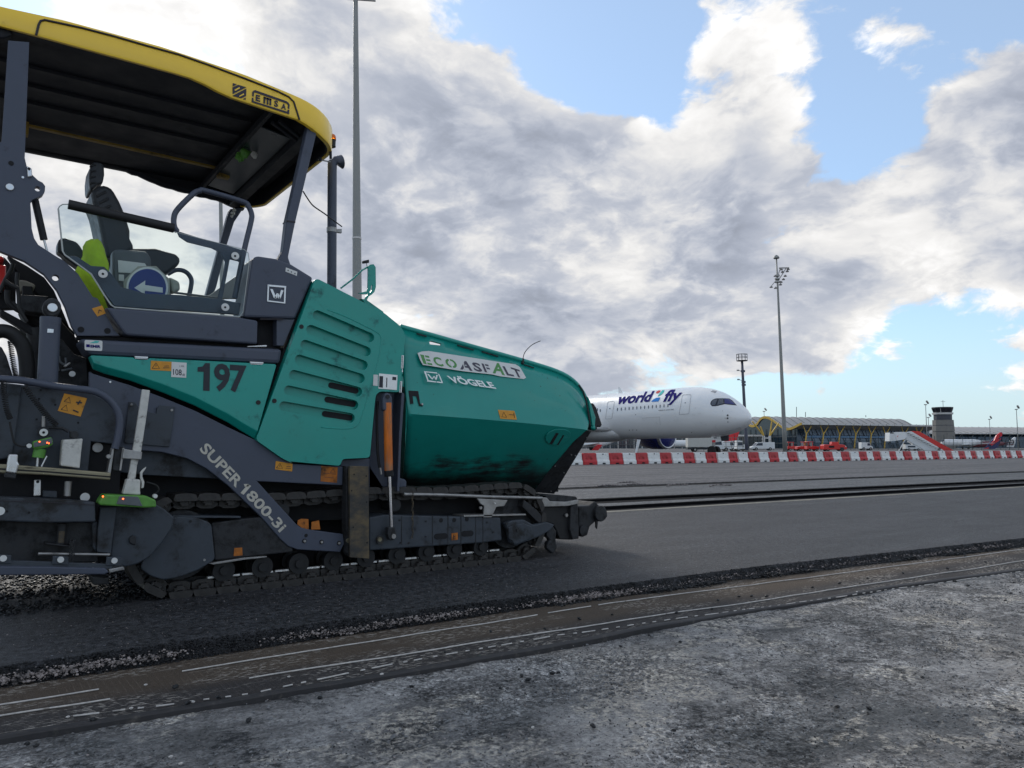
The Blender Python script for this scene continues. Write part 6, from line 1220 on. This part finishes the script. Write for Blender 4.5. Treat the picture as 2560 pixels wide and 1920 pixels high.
ht('VÖGELE', (660, 712), (1485, 828), (540, 555), 'paleg', .035, hw, .008)
punch(hw, [([PL(C4(*p), o1+hn*.05, hn) for p in q], -hn*.12) for q in (((935, 608), (950, 606), (1008, 622), (1010, 634), (940, 626)), ((1428, 742), (1478, 756), (1476, 766), (1432, 752)))])
for a, b in (((840, 575), (900, 592)), ((1090, 645), (1190, 675)), ((1240, 685), (1340, 715)), ((1500, 765), (1560, 785))): m = MB(); f = hp(C4, .01); m.bar(f(*a), f(*b), .008, .010); m.obj('rim_weld', 'dark', rmo)
m = MB(); f = hp(C4, .012); m.tube([f(1490, 762), f(1492, 730)], .014, 8); ae = m.obj('aerial_base', 'black', hw); m = MB(); m.tube(smooth_path([P(C4(*p), 6.12) for p in ((1492, 735), (1500, 700), (1520, 670), (1555, 640), (1600, 620))], 4), .004, 6); m.obj('aerial', 'black', ae)
hk = [(x_, y_) for x_, y_ in ((790, 925), (850, 928), (862, 1010), (880, 1015), (876, 1022), (855, 1018), (838, 960), (815, 958), (820, 1005), (800, 1008))]
def on2(c, off): 
    a, b_, c_ = rows[1][1], rows[1][4], rows[2][3]; nn = (b_-a).cross(c_-a).normalized(); nn = -nn if nn.y > 0 else nn; return (lambda x, y: PL(c(x, y), a+nn*off, nn)), nn
f2, n2v = on2(C4, .004)
m = MB(); m.prism([f2(*p) for p in hk], -n2v*.003); m.obj('latch_recess', 'void', hw); m = MB(); q = f2(868, 1012); m.tube([q, q+n2v*.02], .010, 8); m.obj('latch_pin', 'steel', hw)
m = MB(); m.prism([f2(*p) for p in ((1340, 1043), (1440, 1050), (1456, 1104), (1354, 1098))], -n2v*.003); wl = m.obj('warning_label', 'orange', hw)
m = MB(); q = [f2(*p)+n2v*.002 for p in ((1362, 1086), (1392, 1090), (1374, 1058))]; m.tube(q+[q[0]], .0022, 4); m.tube([f2(1408, 1072)+n2v*.002, f2(1440, 1076)+n2v*.002], .003, 4); m.tube([f2(1436, 1062)+n2v*.002, f2(1440, 1092)+n2v*.002], .003, 4); m.obj('pictogram', 'num', wl)
def on3(c, off): 
    a, b_, c_ = rows[2][1], rows[2][6], rows[3][3]; nn = (b_-a).cross(c_-a).normalized(); nn = -nn if nn.y > 0 else nn; return (lambda x, y: PL(c(x, y), a+nn*off, nn)), nn
f3, n3v = on3(C4, .012)
m = MB(); ov = rounded([(1640, 1190), (1690, 1163), (1760, 1165), (1790, 1185), (1775, 1230), (1720, 1262), (1650, 1255), (1628, 1225)], 20); m.prism([f3(*p) for p in ov], -n3v*.01); hc2 = m.obj('cover_plate', M['hopper'], hw, bevel=.004)
for q in (((1695, 1185), (1712, 1187), (1672, 1255), (1655, 1252)), ((1738, 1198), (1746, 1199), (1710, 1260), (1702, 1258))): m = MB(); m.prism([f3(*p)+n3v*.003 for p in q], -n3v*.003); m.obj('cover_slot', 'dark', hc2)
m = MB(); m.prism([f3(*p)-n3v*.004 for p in ((1885, 1172), (1912, 1178), (1682, 1560), (1558, 1552), (1640, 1440), (1800, 1250))], -n3v*.03); bs = m.obj('front_edge_strip', 'dark', hw)
for p in ((1885, 1215), (1790, 1320), (1815, 1325), (1745, 1430), (1690, 1390), (1665, 1545)): m = MB(); q = f3(*p)-n3v*.004; m.tube([q, q+n3v*.01], .008, 6); m.obj('rivet', 'steel', bs)
pl('front_flap', C4, ((1925, 1000), (1945, 1030), (1980, 1135), (1972, 1150), (1950, 1145), (1950, 1165), (1925, 1168), (1915, 1150), (1905, 1060)), 6.02, .5, 'black', bevel=.01); pl('edge_wear', C4, ((1890, 960), (1905, 985), (1940, 1090), (1935, 1150), (1920, 1140), (1905, 1040)), 5.995, .03, 'green', bevel=.006)
tb('rim_damage', C4, ((1835, 890), (1862, 930), (1880, 985), (1895, 1060), (1905, 1140)), 6.0, .010, 'dark', n=6)
m = MB(); m.box((4.35, YC, .66), (1.9, 1.5, .10)); m.obj('hopper_floor', 'dark', PAV)
m = MB(); m.prism([P(C4(*p), 6.5) for p in ((1684, 1560), (1640, 1556), (1840, 1240), (1870, 1250))], (0, 1.5, 0)); m.obj('hopper_apron', 'black', PAV)
m = MB(); m.prism([P(C4(*p), 6.5) for p in ((755, 900), (775, 905), (765, 1535), (740, 1535))], (0, 1.5, 0)); m.obj('hopper_back_wall', 'dark', PAV)
pl('buffer', C5, ((728, 600), (770, 610), (780, 625), (778, 660), (735, 665)), 6.05, .2, 'grey', bevel=.012); pl('buffer', C5, ((728, 672), (765, 678), (762, 695), (728, 692)), 6.05, .2, 'grey', bevel=.006)
# --- front of the machine
tb('side_rail', C5, ((760, 702), (1000, 706), (1300, 718), (1500, 722), (1610, 726)), 6.0, .016, 'steel')
pl('rail_bracket', C5, ((1212, 728), (1400, 738), (1378, 775), (1330, 780), (1300, 845), (1250, 845), (1255, 775), (1232, 760)), 5.98, .02, 'steel', bevel=.004); bolt('wing_nut', C5, (1228, 785), 5.98, .014, .02, 'steel'); bolt('bracket_bolt', C5, (1318, 757), 5.98, .008, .01, 'silver')
pl('corner_plate', C5, ((1590, 720), (1640, 722), (1660, 745), (1760, 748), (1835, 735), (1838, 760), (1770, 775), (1620, 780), (1580, 740)), 6.02, .12, 'steel', bevel=.006)
pl('push_bar_top', C5, ((1600, 706), (1720, 706), (1820, 716), (1842, 750), (1760, 748), (1660, 745), (1630, 715)), 6.05, 2.3, 'dark', bevel=.01); fb = pl('push_bar', C5, ((1590, 775), (1830, 758), (1835, 970), (1800, 982), (1720, 980), (1700, 930), (1680, 890), (1590, 860)), 6.08, 2.3, 'black', bevel=.012)
pl('end_plate', C5, ((1788, 770), (1830, 762), (1836, 900), (1836, 975), (1800, 980), (1782, 920)), 6.04, .05, 'dark', bevel=.006); bolt('tow_eye', C5, (1755, 830), 6.07, .018, .02, 'steel')
rl = pl('push_roller_frame', C5, ((1835, 775), (1905, 770), (1940, 745), (1960, 770), (2000, 780), (2012, 810), (2015, 840), (1990, 862), (1940, 870), (1905, 900), (1890, 955), (1865, 965), (1838, 960)), 6.25, 1.9, 'dark', bevel=.015)
m = MB(); a = P(C5(1975, 822), 6.2); m.tube([a, a+Vector((0, 1.0, 0))], .085, 20); m.obj('push_roller', 'dark', rl, bevel=.01); m = MB(); m.tube([P(C5(1868, 925), 6.18), P(C5(1868, 925), 6.18)+Vector((0, .9, 0))], .055, 16); m.obj('tow_tube', 'dark', rl)
pl('hanging_rag', C5, ((1940, 860), (1955, 862), (1950, 915), (1943, 905)), 6.22, .02, 'black', rl, .003)
for i in range(24):
    y = 690+i*12; m = MB(); q = P(C5(815+3*math.sin(i*1.3), y), 5.97); rx = .007; m.tube([q+Vector((rx*math.cos(a) if i % 2 else 0, rx*math.cos(a) if i % 2 == 0 else 0, .012*math.sin(a))) for a in [2*math.pi*k/8 for k in range(9)]], .0025, 5); m.obj('chain_loop', 'tan', PAV)
# ------------------------------------------------------------------ rear: cylinder, hoses, screed (left of the frame)
rc = tb('tow_point_cylinder', C2, ((310, 975), (290, 1400)), 5.88, .060, 'grey', n=20)
pl('cylinder_lug', C2, cpoly(320, 905, 58, 20), 5.86, .08, 'dark', rc, .01); bolt('cylinder_pin', C2, (322, 908), 5.86, .030, .012, 'silver', rc, 18, .004); tb('cylinder_collar', C2, ((311, 968), (309, 1010)), 5.88, .062, 'grey', rc, n=20); pl('serial_plate', C2, ((292, 1036), (330, 1040), (328, 1062), (290, 1060)), 5.815, .003, 'silver', rc, 0)
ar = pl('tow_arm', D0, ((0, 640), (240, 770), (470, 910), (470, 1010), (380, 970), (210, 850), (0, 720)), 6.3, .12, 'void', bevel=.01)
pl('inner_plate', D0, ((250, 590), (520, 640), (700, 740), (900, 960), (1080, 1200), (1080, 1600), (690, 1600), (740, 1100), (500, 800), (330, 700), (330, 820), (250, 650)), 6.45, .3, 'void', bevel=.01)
pl('valve_block', D0, ((240, 470), (590, 490), (560, 560), (530, 700), (260, 660)), 6.25, .2, 'dark'); pl('beige_tank', D0, ((215, 290), (300, 290), (440, 350), (420, 400), (240, 440)), 6.5, .2, 'dust', bevel=.02); pl('relay_box', D0, ((275, 360), (400, 365), (400, 480), (275, 470)), 6.4, .1, 'void')
for p in (((215, 200), (205, 300), (225, 480), (240, 640), (330, 800)), ((90, 420), (100, 560), (200, 650), (300, 700)), ((0, 440), (60, 300), (130, 180), (160, 90)), ((150, 560), (230, 640), (300, 690)), ((60, 300), (130, 350), (220, 390))): tb('hydraulic_hose', D0, p, 6.15+random.uniform(-.1, .2), random.uniform(.010, .018), 'black', sm=4)
tb('big_hose', D0, ((-60, 930), (40, 915), (150, 950), (260, 1060), (310, 1200), (330, 1400), (320, 1560)), 6.2, .048, 'black', sm=5, n=14)
tb('big_hose', D0, ((420, 880), (440, 1050), (400, 1200), (420, 1350), (430, 1550)), 6.35, .055, 'black', sm=5, n=14)
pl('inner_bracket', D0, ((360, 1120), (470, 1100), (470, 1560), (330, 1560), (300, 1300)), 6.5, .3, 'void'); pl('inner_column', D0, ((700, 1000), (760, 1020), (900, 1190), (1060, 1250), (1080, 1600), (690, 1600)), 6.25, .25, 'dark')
for p in (((720, 1220), (740, 1300), (830, 1340)), ((800, 1240), (810, 1330)), ((720, 1140), (700, 1300), (715, 1400)), ((750, 1400), (880, 1370))): tb('cable', D0, p, 6.18, .008, 'mesh', sm=3, n=6)
pl('silver_bracket', D0, ((770, 1345), (850, 1290), (870, 1310), (800, 1360)), 6.15, .03, 'steel'); bolt('white_plug', D0, (878, 1440), 6.15, .02, .02, 'white')
pl('rear_panel', D0, ((-60, 1080), (20, 1110), (80, 1220), (130, 1380), (170, 1500), (-60, 1500)), 6.05, .05, 'dark')
pl('dark_backing', D0, ((-80, -30), (60, 20), (190, 170), (195, 640), (0, 650), (-80, 610)), 6.9, .1, 'void'); pl('dark_backing', D0, ((90, -10), (330, 120), (540, 260), (660, 420), (720, 560), (860, 900), (900, 1000), (900, 940), (740, 800), (560, 790), (470, 700), (330, 720), (240, 640), (235, 230), (190, 160)), 6.9, .1, 'void'); pl('dark_backing', D0, ((300, 760), (480, 860), (480, 1560), (360, 1560), (330, 1200), (390, 1040), (240, 900)), 6.8, .1, 'void')  # dark sheets added to close bright gaps behind the rear frame
redb = pl('rear_cabinet', D0, ((-60, 100), (75, 110), (70, 350), (-60, 400)), 6.6, .3, 'vred', bevel=.01); pl('rear_cabinet', D0, ((-60, -20), (30, 0), (60, 40), (-60, 70)), 6.6, .2, 'vred', bevel=.01)
pl('rear_lamp', C1, ((0, 885), (14, 890), (12, 925), (0, 925)), 6.1, .05, 'vred'); pl('rear_marker', C1, ((-40, 120), (20, 140), (70, 180), (80, 215), (30, 230), (-40, 232)), 6.05, .1, 'ceil', None, .02)
def coil(name, c, pts, Y, r, turns, w_=.0035):
    path = [P(c(*p), Y) for p in pts]; path = smooth_path(path, 12); n = len(path)-1; m = MB(); out = []; K = turns*8
    for i in range(K+1):
        t = i/K*n; j = min(int(t), n-1); q = path[j].lerp(path[j+1], t-j); d = (path[j+1]-path[j]).normalized(); a = d.orthogonal().normalized(); b = d.cross(a); an = 2*math.pi*i/8; out.append(q+(a*math.cos(an)+b*math.sin(an))*r)
    m.tube(out, w_, 5); return m.obj(name, 'black', PAV)
coil('spiral_cable', D0, ((125, 1040), (145, 1200), (175, 1380), (205, 1500)), 6.0, .014, 24); coil('spiral_cable', Z3, ((300, 320), (430, 500), (560, 660), (690, 800)), 5.72, .016, 24); coil('spiral_cable', Z3, ((40, 250), (50, 400), (80, 600), (125, 720)), 5.72, .014, 22)
# --- screed
SC = empty('screed', (.4, 5.8, .2)); SC.parent = PAV; SC.matrix_parent_inverse = Matrix.Translation(-ROOT['asphalt_paver'])
def sd2(nm, pts, Y, t, mt, par=None, bev=.006, c=C3, rnd=0): return pl(nm, c, pts, Y, t, mt, par or SC, bev, rnd)
plt = sd2('end_plate', ((30, 140), (545, 200), (680, 260), (730, 340), (730, 520), (560, 500), (540, 690), (60, 700), (40, 500)), 5.84, .04, 'greyw'); sd2('end_panel', ((-160, 140), (132, 150), (115, 330), (75, 600), (-160, 640)), 5.80, .03, 'greyw', None, .01)
sticker('warning_label', C3, ((395, 205), (535, 235), (495, 348), (355, 312)), 5.84, 'orange', plt, [('tri', .25, .58, .14, .3), ('tri', .25, .12, .14, .3), ('bar', (.6, .7), (.85, .75), .006), ('bar', (.6, .25), (.85, .2), .006), ('bar', (.7, .6), (.75, .85), .006)])
for p in ((250, 185), (240, 238), (340, 275), (225, 365), (480, 385)): bolt('plate_hole', C3, p, 5.84, .007, .003, 'void', plt, 8)
tb('guard_rail', C3, ((-80, 110), (40, 118), (150, 128), (330, 160), (480, 178), (560, 188), (630, 215), (690, 265), (728, 330), (735, 400), (725, 470), (706, 545)), 5.74, .024, 'grey', SC, sm=4, n=12)
m = MB(); m.prism([P(C3(*p), 5.95) for p in ((-160, 500), (560, 500), (700, 530), (740, 690), (700, 1240), (-160, 1260))], (0, 1.6, 0)); m.obj('screed_core', 'void', SC)
bm2 = sd2('screed_beam', ((-160, 835), (300, 852), (585, 872), (588, 995), (300, 1000), (-160, 985)), 5.70, .14, 'greyw', None, .01); bolt('paint_dot', C3, (0, 928), 5.70, .026, .002, 'white', bm2, 18); bolt('bolt_hole', C3, (42, 930), 5.70, .007, .003, 'void', bm2); bolt('bolt_hole', C3, (178, 937), 5.70, .007, .003, 'void', bm2)
sd2('beam_groove', ((-160, 858), (300, 872), (585, 890), (585, 894), (300, 877), (-160, 863)), 5.697, .004, 'line', bm2, 0); bolt('paint_dot', C3, (522, 843), 5.83, .029, .003, 'white', None, 18)
sbar = sd2('slide_bar', ((-160, 630), (60, 642), (300, 660), (682, 693), (678, 738), (300, 708), (-160, 690)), 5.68, .05, 'brass', None, .008); sd2('bar_groove', ((-160, 655), (300, 683), (680, 714), (680, 722), (300, 692), (-160, 665)), 5.677, .004, 'void', sbar, 0)
cp = sd2('bar_clamp', ((55, 578), (112, 580), (108, 625), (120, 640), (100, 700), (35, 690), (45, 630)), 5.64, .09, 'silver', sbar, .01); sd2('clamp_foot', ((30, 690), (102, 700), (95, 730), (28, 722)), 5.65, .08, 'dark', sbar, .006)
sb = sd2('levelling_sensor', ((200, 500), (320, 472), (328, 520), (290, 540), (205, 550)), 5.68, .10, 'limegreen', None, .012); sd2('sensor_face', ((208, 508), (318, 478), (322, 512), (208, 538)), 5.672, .01, 'mesh', sb, .002)
for p in ((243, 502), (290, 508), (300, 512)): bolt('diode', C3, p, 5.672, .004, .002, 'led', sb, 8)
tb('sensor_horn', C3, ((248, 545), (240, 575), (235, 600)), 5.73, .035, 'limegreen', sb, n=14); tb('sensor_stem', C3, ((235, 575), (228, 655)), 5.73, .008, 'silver', sb, n=8); tb('sensor_stem', C3, ((288, 590), (255, 655)), 5.70, .005, 'silver', sb, n=8); bolt('sensor_plug', C3, (178, 527), 5.72, .014, .03, 'white', sb); tb('sensor_cable', C3, ((60, 380), (75, 460), (90, 510), (130, 530), (170, 530)), 5.72, .006, 'black', sb, sm=4, n=6)
jb = sd2('junction_box', ((385, 490), (510, 482), (500, 560), (490, 665), (372, 650), (378, 560)), 5.70, .10, 'whitep', None, .008); bolt('box_knob', C3, (455, 460), 5.74, .022, .05, 'dark', jb); sd2('box_cap', ((430, 435), (478, 438), (478, 480), (430, 480)), 5.72, .05, 'dark', jb)
kb = bolt('crank_wheel', C3, (268, 443), 5.80, .034, .03, 'dark', None, 18); bolt('crank_face', C3, (268, 445), 5.768, .024, .006, 'white', kb, 16); bolt('crank_axle', C3, (268, 445), 5.762, .008, .003, 'void', kb); tb('crank_handle', C3, ((266, 410), (266, 345)), 5.78, .011, 'steel', kb); tb('crank_link', C3, ((280, 415), (380, 418), (420, 440)), 5.79, .010, 'dark', kb)
bolt('round_port', C3, (598, 538), 5.93, .032, .02, 'steel', None, 20)
po = sd2('telescopic_post', ((875, 180), (922, 186), (900, 350), (868, 560), (842, 650), (830, 760), (780, 760), (800, 650), (825, 500)), 5.74, .03, 'whitep', None, .004)
sd2('post_foot', ((780, 730), (865, 735), (862, 800), (865, 830), (755, 825)), 5.71, .08, 'whitep', po, .01)
sd2('post_bracket', ((760, 545), (875, 565), (868, 612), (750, 605)), 5.72, .03, 'steel', po, .004); sd2('bracket_lug', ((700, 535), (765, 532), (745, 690), (690, 680)), 5.76, .06, 'dark', po, .01); sd2('bracket_strap', ((690, 540), (704, 536), (680, 700), (660, 690)), 5.75, .08, 'steel', po, .003); sd2('bracket_strap', ((752, 540), (766, 540), (745, 680), (733, 680)), 5.75, .08, 'steel', po, .003); bolt('bracket_knob', C3, (664, 592), 5.76, .014, .03, 'steel', po)
sd2('lever', ((900, 655), (878, 672), (862, 690), (862, 725), (872, 760), (868, 790), (884, 785), (888, 750), (876, 720), (876, 696), (896, 668)), 5.72, .02, 'whitep', po, .005)
ss_ = sd2('sonic_sensor', ((640, 826), (900, 835), (958, 860), (962, 905), (880, 908), (612, 892), (608, 872)), 5.66, .16, 'limegreen', None, .012); sd2('sensor_window', ((735, 836), (850, 840), (878, 900), (715, 886)), 5.652, .012, 'mesh', ss_, .004)
for p in ((632, 838), (756, 853)): bolt('diode', C3, p, 5.652, .005, .003, 'led', ss_, 8)
bolt('sensor_plug', C3, (948, 835), 5.74, .014, .04, 'white', ss_); tb('sensor_cable', C3, ((945, 830), (975, 800), (960, 770), (900, 750)), 5.80, .006, 'black', ss_, sm=4, n=6); sd2('sensor_mouth', ((830, 905), (890, 905), (885, 930), (860, 925)), 5.70, .06, 'void', ss_)
sp2 = sd2('auger_shield', ((700, 890), (930, 875), (965, 890), (1010, 915), (1072, 968), (1060, 1030), (1000, 1120), (920, 1210), (850, 1252), (770, 1272), (690, 1250), (680, 1195)), 5.84, .05, 'greyw', None, .01); sd2('shield_clump', ((790, 1100), (815, 1075), (838, 1085), (835, 1140), (800, 1130)), 5.82, .03, 'dark', sp2, .008)
sd2('shield_strip', ((615, 905), (722, 900), (705, 1000), (682, 1190), (596, 1180), (600, 1050)), 5.79, .05, 'greyw', None, .006)
sd2('lower_wall', ((-160, 990), (600, 1000), (600, 1240), (-160, 1250)), 5.86, .1, 'dark', None, .004)
lp = sd2('ski_rail', ((-160, 1265), (300, 1270), (650, 1280), (670, 1305), (640, 1318), (-160, 1325)), 5.62, .10, 'grey', None, .008); sd2('rail_tip', ((668, 1285), (760, 1268), (768, 1290), (670, 1310)), 5.64, .08, 'steel', lp, .006)
sd2('rail_web', ((-160, 1225), (60, 1232), (300, 1240), (700, 1255), (690, 1285), (-160, 1270)), 5.65, .03, 'greyw', lp, .004)
for x, y in ((20, 1218), (372, 1226), (702, 1232)): 
    t_ = sd2('rail_tab', ((x-45, y-22), (x+50, y-18), (x+48, y+34), (x-52, y+30)), 5.64, .025, 'greyw', lp, .004); bolt('tab_bolt', C3, (x, y), 5.64, .019, .012, 'white', t_, 12)
for x, y in ((195, 1275), (570, 1282)): bolt('rail_bolt', C3, (x, y), 5.64, .008, .01, 'silver', lp, 8)
tb('spring_rod', C3, ((385, 1005), (378, 1060), (372, 1130)), 5.80, .026, 'dark', SC, n=12); tb('rod_foot', C3, ((380, 1050), (374, 1120)), 5.79, .020, 'tan', SC, n=12); sd2('foot_plate', ((278, 1122), (440, 1142), (438, 1152), (278, 1132)), 5.76, .12, 'dark'); sd2('foot_wedge', ((420, 1130), (460, 1098), (470, 1105), (440, 1148)), 5.77, .05, 'dark')
tb('lower_rod', C3, ((235, 1190), (675, 1196)), 5.75, .010, 'steel', SC, n=8); tb('adjust_screw', C3, ((420, 745), (412, 835)), 5.84, .022, 'steel', SC, n=12)
for i in range(7): m = MB(); q = P(C3(440+6*math.sin(i*2), 1120+i*20), 5.73); m.tube([q+Vector((.010*math.cos(a), 0, .022*math.sin(a))) for a in [2*math.pi*k/8 for k in range(9)]], .003, 5); m.obj('chain_loop', 'dark', SC)
lt = sd2('link_tab', ((210, 735), (252, 735), (250, 835), (206, 838)), 5.78, .02, 'silver', None, .006); bolt('tab_hole', C3, (232, 748), 5.78, .009, .003, 'void', lt)
sd2('side_box', ((265, 802), (350, 805), (350, 848), (262, 842)), 5.80, .05, 'greyw'); sd2('tunnel_plate', ((565, 1000), (600, 990), (590, 1180), (570, 1150)), 5.82, .05, 'greyw')
sd2('skid', ((560, 1330), (670, 1340), (665, 1380), (575, 1385)), 5.9, .2, 'dark', None, .01)
# mound of hot mix behind the screed and crumbs added to dull the bright ground
m = MB(); rs = []
for i in range(40):
    x = -.6+i*1.5/39; rs.append([(x, 6.3+.03*j, .002+.05*max(0, 1-abs(j-6)/6)*(1-i/39)*(1+.4*noise.noise(Vector((x*9, j, 0))))) for j in range(13)])
m.rings(rs, closed=False); tag(m.obj('hot_mix', 'lane', smooth=True), 'low mound of loose black asphalt under the rear of the paver', 'asphalt', kind='stuff')
stones('added_crumbs', 9000, lambda k: (random.uniform(-1.6, 1.25), random.uniform(6.05, 9.6), random.uniform(0, .012)), lambda: random.uniform(.006, .020), 'crumb', label='black crumbs added to darken the bright ground beneath the screed', cat='asphalt')
